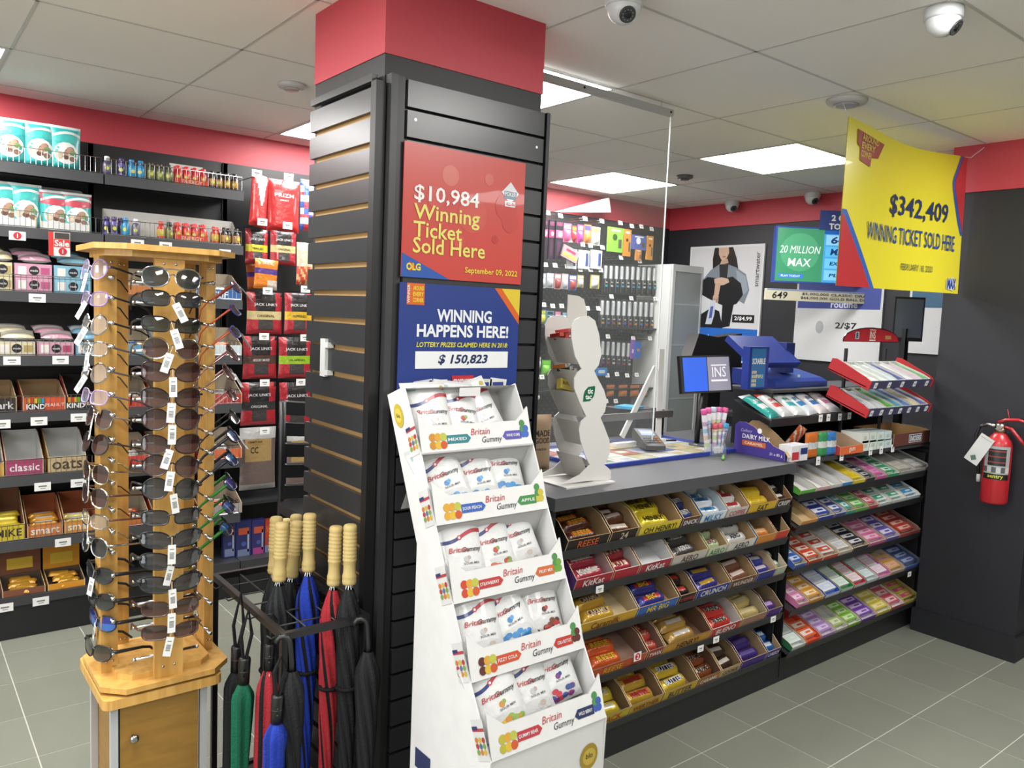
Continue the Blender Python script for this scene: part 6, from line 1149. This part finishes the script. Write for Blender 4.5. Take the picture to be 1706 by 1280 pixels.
hang(993, 1011, 613, 626, cardp('#3a82c8', ((0, .5, .6, .4, '#c8dce8'),)), 'hang_card', 'small blue box on the rail below the tubes', 'pack', 3.98)
for i, (a, b, c_, d, c, c2) in enumerate(((890, 897, 521, 556, '#d8583a', '#e88a6a'), (898, 909, 516, 540, '#4a9ac8', '#d8d83a'), (910, 922, 518, 540, '#8ac0d8', '#3a4a5a'), (924, 934, 519, 534, '#c85a8a', '#e0a0b8'), (936, 944, 520, 536, '#3a5a7a', '#8ab8c8'), (891, 901, 594, 614, '#8a5a60', '#d8d8e0'), (902, 917, 600, 625, '#5ac03a', '#8ad84a'), (891, 899, 652, 668, '#8a4a48', '#c8c8c8'))):
    hang(a, b, c_, d, blister(c, c2, c2), 'blister_pack', 'small colourful pack, %s left of the white mint display' % ORD[i], 'pack', 4.0)
for i, (a, b) in enumerate(((1008, 1024), (1028, 1046), (1047, 1066), (1067, 1078))): hang(a, b, 640, 662, blister('#34363a', '#c87a4a', '#c8743a'), 'blister_pack', 'copper and black charger pack, %s from the left below the tubes' % ORD[i], 'pack', 4.0)
for i, (a, b) in enumerate(((1008, 1024), (1028, 1044))): hang(a, b, 676, 690, blister('#34363a', '#b87048', '#b87048'), 'blister_pack', 'copper and black charger pack, %s in the lowest visible row' % ORD[i], 'pack', 4.0)
for px, py in ((918, 357), (939, 362), (980, 367), (1008, 371), (1039, 374), (1058, 379), (1074, 380), (1091, 384), (955, 403), (976, 410), (989, 412), (1009, 415), (1040, 432), (1071, 438), (914, 444), (930, 445), (950, 447), (972, 452), (989, 452), (1006, 453), (911, 511), (926, 513), (941, 513), (984, 517), (1002, 517), (1024, 497), (1057, 500), (1097, 501), (1000, 561), (1018, 564), (1060, 567), (1088, 567), (899, 631), (908, 632), (993, 628), (1017, 629), (1033, 627), (1050, 629), (1066, 628), (1015, 672), (1031, 672)): hk(px, py)
# white pennant
p = [P(a, b, 1, 4.1) for a, b in ((924, 353), (1015, 329), (1018, 354), (985, 354))]; m = MB(); f = [m.pt(v) for v in p]; b = [m.pt(v+Vector((0, .004, 0))) for v in p]; m.face(f, '#e8e2dc'); m.face(b[::-1], '#e8e2dc')
for k in range(4): m.face((f[k], b[k], b[(k+1) % 4], f[(k+1) % 4]), '#e0dad4')
tag(m.obj('paper_flap', 'matte'), 'white paper flap sticking out above the hook wall', 'paper')
# ---- white cabinet with a frosted door
def cabinet():
    y = 3.86; a = P(1121, 440, 1, y); x0 = a.x; x1 = XW-.005; zt = a.z; t = thing('cabinet', 'tall white cabinet with a frosted glass door in the back corner', 'cabinet', (x0, y, 0)); W = x1-x0
    MB().box(0, W, .012, YW-y-.005, .02, zt, '#dcdedc').obj('body', 'paint', t)
    d = MB(); 
    for q in ((.0, .03, 0, zt), (W-.03, W, 0, zt), (.03, W-.03, .02, .07), (.03, W-.03, zt-.05, zt)): d.box(q[0], q[1], -.008, .01, max(q[2], .02), q[3], '#cfd2d2')
    do = d.obj('door', 'paint', t); MB().box(.03, W-.03, -.002, .006, .07, zt-.05, '#9fa6a6').obj('glass', 'frost', do)
    for z in (.5, .9, 1.3, 1.6): MB().box(.03, W-.03, -.0035, -.002, z, z+.012, '#b6bcbc').obj('shelf_line', 'frost', do)
cabinet()
# ---- posters on the right wall (x = XW)
def wallposter(py0, py1, z0, z1, label, build):
    t = thing('wall_poster', label, 'poster', (XW-.012, (py0+py1)/2, (z0+z1)/2)); W, Hh = abs(py1-py0), z1-z0; xd, yd = Vector((0, -1, 0)), Vector((0, 0, 1))
    MB().box(-.006, .011, -W/2, W/2, -Hh/2, Hh/2, '#dfe2e4').obj('frame', 'plastic', t)
    m = MB(); build(m, W-.03, Hh-.03, lambda u, v, e=0: Vector((-.0072-e, -(u-.5)*(W-.03), (v-.5)*(Hh-.03))), xd, yd); m.obj('sheet', 'gloss', t)
def sw(m, W, Hh, q, xd, yd):
    m.rect(q(.5, .5), W, Hh, '#d6d6da', xd, yd); m.rect(q(.5, .14, .0004), W, Hh*.28, '#2a6ac4', xd, yd)
    def poly(pts, c, e): m.poly([q(u, v, e) for u, v in pts], c)
    poly([(.34, 1.0), (.60, 1.0), (.66, .9), (.70, .78), (.68, .68), (.60, .66), (.40, .72), (.33, .8), (.32, .9)], '#221e1c', .0008)
    poly([(.40, 1.0), (.54, 1.0), (.55, .95), (.52, .905), (.48, .885), (.44, .895), (.405, .94)], '#cfae98', .0012); poly([(.45, .915), (.49, .91), (.51, .918), (.48, .925)], '#b0605c', .0014); poly([(.45, .89), (.53, .9), (.55, .86), (.43, .85)], '#c4a28c', .0011)
    poly([(.2, .72), (.30, .8), (.44, .86), (.54, .85), (.66, .82), (.80, .76), (.86, .62), (.80, .5), (.66, .55), (.5, .6), (.3, .6), (.16, .62)], '#7f8894', .0010); poly([(.66, .8), (.8, .74), (.84, .62), (.76, .56), (.7, .66)], '#98a2ae', .0012); poly([(.42, .85), (.55, .85), (.54, .7), (.44, .7)], '#2a2a2e', .0013)
    poly([(.14, .68), (.26, .74), (.46, .72), (.62, .74), (.74, .68), (.78, .58), (.70, .5), (.56, .47), (.44, .5), (.30, .54), (.18, .58)], '#1a1a1e', .0014)
    poly([(.36, .72), (.46, .735), (.56, .72), (.58, .69), (.50, .665), (.42, .66), (.37, .68)], '#cfae98', .0018); poly([(.38, .68), (.46, .68), (.44, .58), (.41, .53), (.37, .55)], '#c8a690', .0019)
    for k in range(4): poly([(.36+.022*k, .57), (.375+.022*k, .57), (.37+.022*k, .52-.006*k), (.355+.022*k, .525-.006*k)], '#c8a690', .002)
    poly([(.06, .28), (.2, .4), (.34, .46), (.46, .43), (.5, .34), (.52, .28)], '#17171b', .0016); poly([(.5, .5), (.66, .5), (.62, .3), (.5, .28)], '#17171b', .0015)
    poly([(.33, .52), (.40, .53), (.395, .40), (.36, .31), (.27, .31), (.30, .42)], '#c4ccd8', .0021); poly([(.335, .47), (.375, .475), (.36, .37), (.315, .36)], '#4a5aa8', .0024)
    m.rect(q(.8, .37, .001), W*.3, Hh*.07, '#1f1f22', xd, yd); m.text('2/$4.99', q(.8, .37, .0018), Hh*.04, '#f0f0f0', xd, yd, w=W*.24, bold=.02)
    m.text('take a sip', q(.42, .19, .001), Hh*.05, '#f0f4fa', xd, yd, w=W*.36, bold=.02); m.text('forward', q(.4, .12, .001), Hh*.05, '#f0f4fa', xd, yd, w=W*.32, bold=.02); m.text('smartwater', q(.95, .8, .001), W*.05, '#3a3a3c', yd, -xd, w=Hh*.3)
wallposter(3.99, 3.335, 1.20, 2.05, 'white framed water poster with a seated figure in denim', sw)
def rt(m, W, Hh, q, xd, yd):
    m.rect(q(.5, .5), W, Hh, '#e2e4e6', xd, yd); m.rect(q(.5, .77, .0004), W, Hh*.46, '#4a58a8', xd, yd); m.text('to your', q(.58, .655, .001), Hh*.07, '#eef0fa', xd, yd, w=W*.32, bold=.02); m.text('routine', q(.58, .585, .001), Hh*.07, '#eef0fa', xd, yd, w=W*.32, bold=.02)
    m.text('2/$7', q(.62, .36, .001), Hh*.075, '#2a2a2c', xd, yd, w=W*.26, bold=.02); m.disc(q(.3, .34, .001), W*.05, '#b8bcc0', xd, yd, 16, Hh*.07)
wallposter(3.06, 2.46, 1.26, 1.90, 'white framed poster with a violet band behind the lottery display', rt)
wallposter(2.30, 1.95, 1.35, 1.85, 'white framed poster half hidden behind the dark monitor', lambda m, W, Hh, q, xd, yd: (m.rect(q(.5, .5), W, Hh, '#e0e2e4', xd, yd), m.rect(q(.5, .7, .0004), W, Hh*.3, '#3a6a8a', xd, yd)))
# ---- lottery display screen on a blue pole
def lot():
    y = 2.75; a, b, c, d = [P(*v, 1, y) for v in ((1303, 380), (1440, 368), (1440, 478), (1298, 480))]; ctr = (a+b+c+d)/4
    t = thing('lottery_screen', 'lottery display screen with a green picture on a dark blue pole', 'screen', (ctr.x, y, 0)); W = b.x-a.x; Hh = a.z-d.z; cz = ctr.z
    M = Matrix.Translation((0, 0, cz)) @ Matrix.Rotation(R_(-38), 4, 'Z'); W *= .68
    m = MB(); m.T = M; m.box(-W/2, W/2, 0, .05, -Hh/2, Hh/2, '#3a56a8'); m.box(-W/2+.004, W/2-.004, .05, .06, -Hh/2+.01, Hh/2-.01, '#20242c'); m.obj('casing', 'plastic', t)
    m = MB(); m.T = M; w = W-.02; h = Hh-.02; m.rect((-w*.26, -.001, 0), w*.48, h, '#3f8a66'); m.disc((-w*.26, -.0014, h*.05), w*.2, '#4f9a74', n=24, ry=h*.36); m.rect((w*.24, -.001, 0), w*.52, h, '#4a9ad0'); m.text('20 MILLION', (-w*.26, -.002, h*.1), h*.14, '#dfeee6', w=w*.42, bold=.0, shear=.2); m.text('MAX', (-w*.26, -.002, -h*.14), h*.15, '#e4f0ee', w=w*.24, bold=.01, shear=.1); m.rect((-w*.34, -.0016, -h*.4), w*.26, h*.08, '#3a7ac4'); m.text('PLAY TODAY', (-w*.34, -.002, -h*.4), h*.04, '#e0ecf4', w=w*.2)
    for k, (s_, hh) in enumerate((('649', .14), ('MAX', .12), ('EXTRA', .07), ('PLAY', .06))): m.rect((w*.16, -.0014, h*(.3-.22*k)), w*.32, h*.19, ('#8ac4e8', '#5ab0e0', '#6abce8', '#7ac0e4')[k]); m.text(s_, (w*.16, -.002, h*(.3-.22*k)), h*hh, '#1f3a6a', w=w*.22, bold=.03, shear=.15)
    m.rect((w*.24, -.0016, h*.46), w*.52, h*.1, '#1f5aa8'); m.obj('display', 'screen', t)
    m = MB(); m.T = M; m.box(-W*.08, W*.66, -.012, -.004, Hh*.46, Hh*.80, '#3a4f8c'); m.text('2 CHANCES', (W*.26, -.014, Hh*.67), Hh*.11, '#f0f0f4', w=W*.46, bold=.04); m.text('TO WIN', (W*.16, -.014, Hh*.52), Hh*.11, '#f0f0f4', w=W*.3, bold=.04); m.obj('topper_sign', 'gloss', t)
    m = MB(); zs = P(1357, 493, 1, y-.02).z; M2 = Matrix.Translation((-.03, -.03, zs)) @ Matrix.Rotation(R_(-30), 4, 'Z'); m.T = M2; sw_ = W*1.22; m.box(-sw_*.5, sw_*.62, 0, .02, -.035, .035, '#d6d2bc'); m.rect((sw_*.06, -.001, .030), sw_*1.1, .008, '#8a9ac0'); m.text('649', (-sw_*.38, -.002, -.003), .042, '#2a2a2a', w=.1, shear=.15, bold=.01); m.text('$5,000,000 CLASSIC DRAW', (sw_*.12, -.002, .010), .018, '#3a3a3a', w=sw_*.62, bold=.01); m.text('$66,000,000 GOLD BALL DRAW', (sw_*.13, -.002, -.014), .018, '#3a3a3a', w=sw_*.66, bold=.01); m.disc((sw_*.5, -.002, 0), .022, '#c8c09a'); m.obj('jackpot_strip', 'gloss', t)
    pb = P(1400, 560, 1, y); m = MB(); m.rbox(pb.x-ctr.x-.022, pb.x-ctr.x+.022, .09, .13, CZ+.012, cz, .008, '#22388c'); m.obj('pole', 'plastic', t); MB().box(-.12, .2, -.0, .2, CZ+.001, CZ+.012, '#1c2f78').obj('pole_base', 'plastic', t)
lot()
def mon2():
    y = 1.98; c = P(1514, 532, 1, y); t = thing('side_monitor', 'dark monitor turned sideways beside the pillar', 'monitor', (c.x, y, CZ)); M = Matrix.Translation((0, 0, c.z-CZ)) @ Matrix.Rotation(R_(-45), 4, 'Z')
    m = MB(); m.T = M; m.box(-.075, .075, 0, .03, -.115, .115, '#1c1c20'); m.obj('casing', 'plastic', t); m = MB(); m.T = M; m.rect((0, -.001, .004), .135, .2, '#5a6272'); m.obj('panel', 'plastic', t)
    MB().box(-.02, .02, .0, .03, .001, c.z-CZ-.05, '#1a1a1c').obj('stand', 'plastic', t); MB().box(-.08, .08, -.05, .09, .001, .01, '#1a1a1c').obj('stand_foot', 'plastic', t)
mon2()
# side counter that carries the till things
t = thing('back_counter', 'dark side counter behind the till below the posters', 'counter', (4.12, 1.76, 0)); MB().box(.01, XW-4.12-.002, .0, 1.3, 0, CZ-.03, '#1b1b1e').obj('cabinet_body', 'blackmetal', t); MB().box(.002, XW-4.12-.002, -.01, 1.31, CZ-.03, CZ, '#2a2b2e').obj('worktop', 'paint', t)
# ================================================================ posters, banner, ceiling fittings, extinguisher, chair
def poster1():
    x0, x1, z0, z1 = 1.089, 1.50, 1.575, 1.93; t = thing('lottery_poster', 'red square poster announcing a winning ticket on the column', 'poster', ((x0+x1)/2, 1.866, (z0+z1)/2)); W, Hh = x1-x0, z1-z0
    m = MB(); m.box(-W/2, W/2, -.003, 0, -Hh/2, Hh/2, '#c8483f'); y = -.0036
    for k, (u, v, r, c) in enumerate(((.36, .80, .028, '#d26a5c'), (.68, .82, .016, '#cf6153'), (.55, .52, .05, '#cc5247'), (.25, .62, .03, '#cb5046'), (.84, .62, .04, '#c24039'), (.75, .35, .012, '#b83a34'), (.88, .5, .03, '#c2423a'), (.45, .3, .02, '#cb5046'))): m.disc(((u-.5)*W, y-.00004*k, (v-.5)*Hh), r, c, n=28)
    m.poly([(-W/2, y-.0003, -Hh/2), (-W*.12, y-.0003, -Hh/2), (-W*.5, y-.0003, -Hh*.32)], '#2f5aa8'); m.disc((-W*.42, y-.0006, -Hh*.42), .016, '#c83a30', n=3); m.text('OLG', (-W*.41, y-.001, -Hh*.42), .02, '#e8d83a', w=.045, bold=.04)
    L = lambda s, x, z, h, c, w: m.text(s, (x*W+w*W/2, y-.0012, z*Hh), h*Hh, c, w=w*W, bold=.014)
    L('$10,984', -.42, .13, .135, '#f4f0ee', .52); L('Winning', -.42, -.02, .15, '#e6dc72', .53); L('Ticket', -.42, -.135, .12, '#e6dc72', .385); L('Sold Here', -.42, -.255, .12, '#e6dc72', .585); L('September 09, 2022', .0, -.42, .06, '#f0d84a', .46)
    m.rect((.37*W, y-.0006, .24*Hh), .045, .045, '#e2e4e8', Vector((.7, 0, .7)), Vector((-.7, 0, .7))); m.rect((.37*W, y-.001, .22*Hh), .045, .022, '#4a6a84'); m.text('POKER', (.37*W, y-.0015, .23*Hh), .012, '#f0f0f0', w=.04); m.rect((.37*W, y-.001, .15*Hh), .038, .016, '#e8e8ec'); m.text('ALL-IN', (.37*W, y-.0015, .15*Hh), .010, '#b83a34', w=.032, bold=.03)
    m.obj('sheet', 'gloss', t)
poster1()
def poster2():
    x0, x1, z0, z1 = 1.087, 1.498, 1.19, 1.56; t = thing('lottery_poster', 'dark blue poster with a prize total below the red one', 'poster', ((x0+x1)/2, 1.866, (z0+z1)/2)); W, Hh = x1-x0, z1-z0
    m = MB(); m.box(-W/2, W/2, -.003, 0, -Hh/2, Hh/2, '#2b3f86'); y = -.0036
    m.poly([(W*.5, y, Hh*.5), (W*.27, y, Hh*.5), (W*.5, y, Hh*.22)], '#d8642c'); m.poly([(W*.5, y-.0004, Hh*.5), (W*.33, y-.0004, Hh*.5), (W*.5, y-.0004, Hh*.29)], '#e0c43a')
    m.rect((-W*.38, y, Hh*.42), .056, .058, '#d8682c'); 
    for k, s_ in enumerate(('AROUND', 'EVERY', 'CORNER')): m.text(s_, (-W*.36, y-.0006, Hh*.42+.016-.016*k), .012, '#f0d43a', w=.034, bold=.03)
    m.text('WINNER', (-W*.435, y-.0006, Hh*.42), .008, '#f4f0f0', (0, 0, 1), (-1, 0, 0), w=.05)
    m.text('WINNING', (.02*W, y-.001, Hh*.27), .036, '#eceff4', w=W*.46, bold=.03); m.text('HAPPENS HERE!', (.02*W, y-.001, Hh*.155), .036, '#eceff4', w=W*.77, bold=.03); m.text('LOTTERY PRIZES CLAIMED HERE IN 2018:', (.02*W, y-.001, Hh*.05), .014, '#e0d84a', w=W*.77, bold=.02, shear=.2)
    m.rect((.02*W, y-.0005, -Hh*.065), W*.78, .048, '#f0f2f2'); m.text('$ 150,823', (.02*W, y-.001, -Hh*.065), .031, '#26345c', w=W*.42, bold=.03, shear=.2)
    m.rect((.02*W, y-.001, -Hh*.26), .075, .055, '#c8323a'); m.text('CROSSWORD', (.02*W, y-.0016, -Hh*.235), .017, '#f4f4f0', w=.066, bold=.04)
    for k, u in enumerate((-.3, -.18, .2, .33)): m.rect((u*W, y-.0008, -Hh*.27), .06, .04, ('#d8dce4', '#e0e4e8', '#dcdfd8', '#e8e8e8')[k], Vector((1, 0, .12-.08*k)), Vector((-.12+.08*k, 0, 1))); m.rect((u*W, y-.0012, -Hh*.26), .04, .012, '#3a4a8a')
    m.obj('sheet', 'gloss', t)
poster2()
# ---- yellow banner
def banner():
    y0 = 1.655; tl, tr, br, bl = [P(a, b, 1, y0) for a, b in ((1413, 194), (1612, 262), (1597, 490), (1391, 476))]
    t = thing('banner', 'yellow fabric banner announcing a winning ticket, hung from the ceiling', 'banner', (tl.x, y0, tl.z))
    O = Vector(t.location)
    def surf(u, v):
        top = tl.lerp(tr, u); bot = bl.lerp(br, u); p = bot.lerp(top, v); sag = .05*math.sin(math.pi*u)**1.2*(v**3)
        p.z -= sag*.7; p.y += .02*math.sin(math.pi*u)*(v**2)-.012*math.sin(3*math.pi*u+.6)*(1-.3*v)*.6-.03*max(0, v-.55)*math.sin(math.pi*u)*2
        return p-O
    m = MB(); m.grid(surf, 32, 24, '#f2e436'); m.grid(lambda u, v: surf(u, v)+Vector((0, .002, 0)), 20, 16, '#e8dc3a', flip=True)
    e1 = lambda v: lerp(.99, .86, min(1, (v-.42)/.36)**.8) if v < .82 else lerp(.86, .93, (v-.82)/.18)
    e2 = lambda v: lerp(.27, .03, v/.46)
    def strip(fa, fb, v0, v1, c, e):
        n = 24; r = [[m.pt(surf(min(1, max(0, lerp(fa(v), fb(v), q/4))), v)+Vector((0, -.0015-e, 0))) for q in range(5)] for v in (lerp(v0, v1, k/n) for k in range(n+1))]
        for k in range(n):
            for q in range(4): m.face((r[k][q], r[k][q+1], r[k+1][q+1], r[k+1][q]), c, True)
    strip(e1, lambda v: 1, .43, 1, '#2f62b4', 0); strip(lambda v: min(1, e1(v)+.028), lambda v: 1, .44, 1, '#c8383c', .0008)
    strip(lambda v: 0, e2, 0, .46, '#3a6cc0', 0); strip(lambda v: 0, lambda v: max(0, e2(v)-.035), 0, .43, '#c8383c', .0008)
    Wd, Hd = (tr-tl).length, (tl-bl).length
    def tx(s, u0, v0, h, w, c, bold=.02):
        def warp(o, x, y): p = surf(min(1, max(0, u0+x/Wd)), min(1, max(0, v0+y/Hd))); return p+Vector((0, -.004, 0))
        m.text(s, (0, 0, 0), h, c, warp=warp, w=w, bold=bold)
    tx('$342,409', .60, .555, .1, .50, '#2c3c6c', .012); tx('WINNING TICKET SOLD HERE', .55, .36, .072, .78, '#2f4f9a', .006); tx('FEBRUARY 18, 2020', .60, .155, .032, .26, '#6a6a4a', .005)
    def quad(pts, c, e): m.poly([surf(u, v)+Vector((0, -.0035-e, 0)) for u, v in pts], c)
    quad([(.06, .95), (.26, .93), (.22, .82), (.17, .81), (.165, .75), (.09, .77), (.085, .85), (.065, .86)], '#a8382c', 0); 
    for k, s_ in enumerate(('AROUND', 'EVERY', 'CORNER')): tx(s_, .155-.012*k, .915-.05*k, .026, .13-.025*k, '#d8b43a', .03)
    quad([(.86, .1), (.93, .12), (.97, .06), (.93, .02), (.86, .03)], '#e8ecf0', 0); tx('MAX', .915, .07, .05, .1, '#2c4a9c', .05)
    m.obj('cloth', 'gloss', t)
    c = P(1405, 160, 2, H); MB().tube([(0, 0, 0), tuple(Vector((c.x, y0+.02, H))-O)], .0012, '#e8e8e8', 5).obj('string', 'plastic', t)
    c = Vector((4.0, 1.60, H-.03)); MB().tube([tuple(tr-O+Vector((-.03, 0, -.004))), tuple(tr-O+Vector((.02, -.006, .0))), tuple(c-O+Vector((-.02, 0, .01)))], .0018, '#e8d8dc', 5).obj('string', 'plastic', t)
banner()
# ---- dome cameras and ceiling discs
def domecam(p, r, aim, label):
    t = thing('dome_camera', label, 'camera', p); m = MB(); m.lathe([(r*.96, 0), (r*1.0, -r*.12), (r*.98, -r*.55), (r*.9, -r*.62)], '#e2e4e4', 24); m.obj('mount', 'plastic', t)
    m = MB(); pr = [(r*.9*math.cos(a*math.pi/16), -r*.55-r*.95*math.sin(a*math.pi/16)) for a in range(9)]; m.lathe(pr, '#e6e8e8', 24, closed=False); m.obj('dome', 'plastic', t)
    d = Vector(aim).normalized(); M = frame(Vector((0, 0, -r*.6))+d*r*.86, d.orthogonal(), d); e = MB(); e.T = M; e.lathe([(r*.44, 0), (r*.42, r*.07), (r*.36, r*.075), (r*.34, r*.05)], '#3a3c3e', 20); e.lathe([(r*.17, r*.05), (r*.17, r*.09), (r*.1, r*.1)], '#0c0c10', 16)
    for k in range(10): a = k*math.pi/5; e.disc((r*.27*math.cos(a), r*.27*math.sin(a), r*.078), r*.035, '#8a8c90', (1, 0, 0), (0, 1, 0), 8)
    e.obj('lens', 'plastic', t); return t
c = P(1040, -8, 2, H); domecam(c, .052, (-.35, -.75, -.75), 'white dome camera cut by the top edge, above the counter')
c = P(1573, 14, 2, H); domecam(c, .05, (.1, -.75, -.6), 'white dome camera on the ceiling near the banner')
c = P(1220, 335, 2, H); domecam(c, .052, (-.45, -.7, -.6), 'white dome camera at the wall above the water poster')
c = P(1354, 321, 2, H); domecam(c, .052, (-.35, -.7, -.6), 'white dome camera at the wall beside the banner')
def disc(px, py, r, label, c='#d8d6d4', dark=False):
    p = P(px, py, 2, H); t = thing('smoke_detector' if not dark else 'ceiling_vent', label, 'detector' if not dark else 'vent', p); m = MB(); m.lathe([(r, 0), (r, -.008), (r*.92, -.016), (r*.6, -.02), (r*.2, -.021)], c, 24); m.obj('housing', 'plastic', t)
    m = MB(); m.lathe([(r*.62, -.0205), (r*.5, -.026), (r*.1, -.027)], '#b8b4b2' if not dark else '#4a4a48', 20); m.obj('grille', 'plastic', t)
disc(486, 140, .055, 'round white smoke detector left of the column'); disc(1411, 166, .075, 'flat white smoke detector above the banner corner'); disc(1141, 293, .05, 'small dark round ceiling vent right of the clear screen', '#6a6866', True)
# ---- fire extinguisher on the pillar
def ext():
    p = P(1655, 838, 0, 3.94); t = thing('fire_extinguisher', 'red fire extinguisher with white tag on the dark pillar', 'fire extinguisher', (3.938, p.y, p.z)); r = .055; Hh = .3
    m = MB(); m.lathe([(.02, 0), (r*.9, .002), (r, .012), (r, Hh-.04), (r*.92, Hh-.015), (r*.55, Hh+.012), (.022, Hh+.022)], '#c0242e', 28); m.obj('cylinder', 'gloss', t)
    m = MB(); A0, A1 = R_(180-40), R_(180+75)
    def s(u, v): a = lerp(A0, A1, u); return ((r+.0012)*math.cos(a), (r+.0012)*math.sin(a), .115+v*.15)
    def lc(u, v):
        if v < .16: return '#1a1a18'
        if .2 < v < .36: return '#c8cac8' if int(u*6) % 2 else '#5a5c5c'
        if .42 < v < .9 and .15 < u < .85: return '#23262a' if int(v*18) % 3 else '#8a3a3a'
        return '#a8abac'
    m.grid(s, 24, 24, lc)
    def warp(o, x, y): a = R_(180+17)+x/r; return Vector(((r+.003)*math.cos(a), (r+.003)*math.sin(a), .127+y))
    m.text('sentry', (0, 0, 0), .019, '#d8d84a', warp=warp, w=.06, bold=.02); m.obj('label_band', 'gloss', t)
    m = MB(); m.lathe([(.022, Hh+.022), (.022, Hh+.04), (.017, Hh+.045), (.017, Hh+.062)], '#b8a890', 14); g = m.obj('valve', 'steel', t)
    m = MB(); m.T = Matrix.Translation((-.02, -.004, Hh+.048)) @ Matrix.Rotation(R_(90), 4, 'Y'); m.lathe([(.011, -.006), (.013, 0), (.011, .004)], '#c8c8c4', 14); m.obj('gauge', 'steel', g)
    m = MB(); m.tube([(0, .012, Hh+.068), (0, -.02, Hh+.082), (0, -.07, Hh+.088), (0, -.11, Hh+.078)], [.006, .008, .008, .005], '#b8222c', 8); m.obj('carry_handle', 'gloss', t)
    m = MB(); m.tube([(0, -.01, Hh+.052), (0, -.045, Hh+.045), (0, -.085, Hh-.0), (0, -.1, Hh-.02)], [.007, .008, .008, .005], '#b0202a', 8); m.obj('lever', 'gloss', t)
    m = MB(); m.tube([(0, -.035, Hh+.075), (0, -.022, Hh+.13)], .0018, '#b8222c', 6); m.obj('pin', 'plastic', t)
    m = MB(); m.tube([(0, .02, Hh+.05), (0, .055, Hh+.052)], .008, '#d0d2d2', 8); m.obj('hose_fitting', 'steel', t)
    m = MB(); m.tube([(0, .055, Hh+.052), (0, .085, Hh+.04), (0, .098, Hh-.0), (0, .09, Hh-.08), (0, .078, .16), (0, .072, .12)], .0075, '#1c1c1e', 8); h = m.obj('hose', 'plastic', t)
    m = MB(); m.tube([(0, .072, .12), (0, .071, .085)], .009, '#d8dada', 8); m.obj('nozzle', 'plastic', h)
    m = MB(); m.T = Matrix.Translation((-.058, .055, Hh-.055)) @ Matrix.Rotation(R_(28), 4, 'X'); m.box(-.001, .001, -.032, .032, -.075, .065, '#e4e6e4'); m.rect((-.0016, 0, -.05), .022, .022, '#5a7a68', Vector((0, -.7, .7)), Vector((0, .7, .7))); m.rect((-.0016, 0, .052), .05, .002, '#8a8c8a', Vector((0, -1, 0)), Vector((0, 0, 1))); m.obj('inspection_tag', 'matte', t)
    MB().box(.045, .0675, -.02, .02, .2, .32, '#2a2a2c').obj('wall_bracket', 'blackmetal', t)
ext()
# ---- ladder back chair behind the column
def chair():
    y = 3.0; top = P(466, 668, 1, y); X = top.x+.20; t = thing('bar_chair', 'black ladder-back bar chair half hidden behind the column', 'chair', (X, y, 0)); zt = top.z; b = '#1f1f21'
    def yc(u): return .05*math.sin(math.pi*u)
    for s in (0, 1): m = MB(); x = -.2+.4*s; m.tube([(x, -.03, zt), (x+.012*(1-2*s), 0, zt-.25), (x+.02*(1-2*s), .02, .72), (x, .03, 0.001)], .014, b, 8); m.obj('back_post', 'plastic', t)
    for k in range(5):
        z = zt-.03-.085*k; m = MB()
        m.grid(lambda u, v: (-.19+.38*u, yc(u)+.0, z-.025+.05*v-.02*math.sin(math.pi*u)), 12, 2, b); m.grid(lambda u, v: (-.19+.38*u, yc(u)+.016, z-.025+.05*v-.02*math.sin(math.pi*u)), 12, 2, b, flip=True)
        m.tube([(-.19+.38*q/10, yc(q/10)+.008, z+.025-.02*math.sin(math.pi*q/10)) for q in range(11)], .009, b, 6); m.obj('back_slat', 'plastic', t)
    MB().rbox(-.2, .2, -.38, .03, .66, .70, .05, '#242426').obj('seat', 'plastic', t)
    for x in (-.18, .18): MB().tube([(x, -.34, .66), (x*1.1, -.36, .001)], .014, b, 8).obj('front_leg', 'plastic', t)
    for x in (-.19, .19): MB().tube([(x, -.35, .22), (x, .02, .22)], .01, b, 6).obj('stretcher', 'plastic', t)
    MB().tube([(-.19, -.35, .26), (.19, -.35, .26)], .01, b, 6).obj('foot_rest', 'plastic', t)
chair()
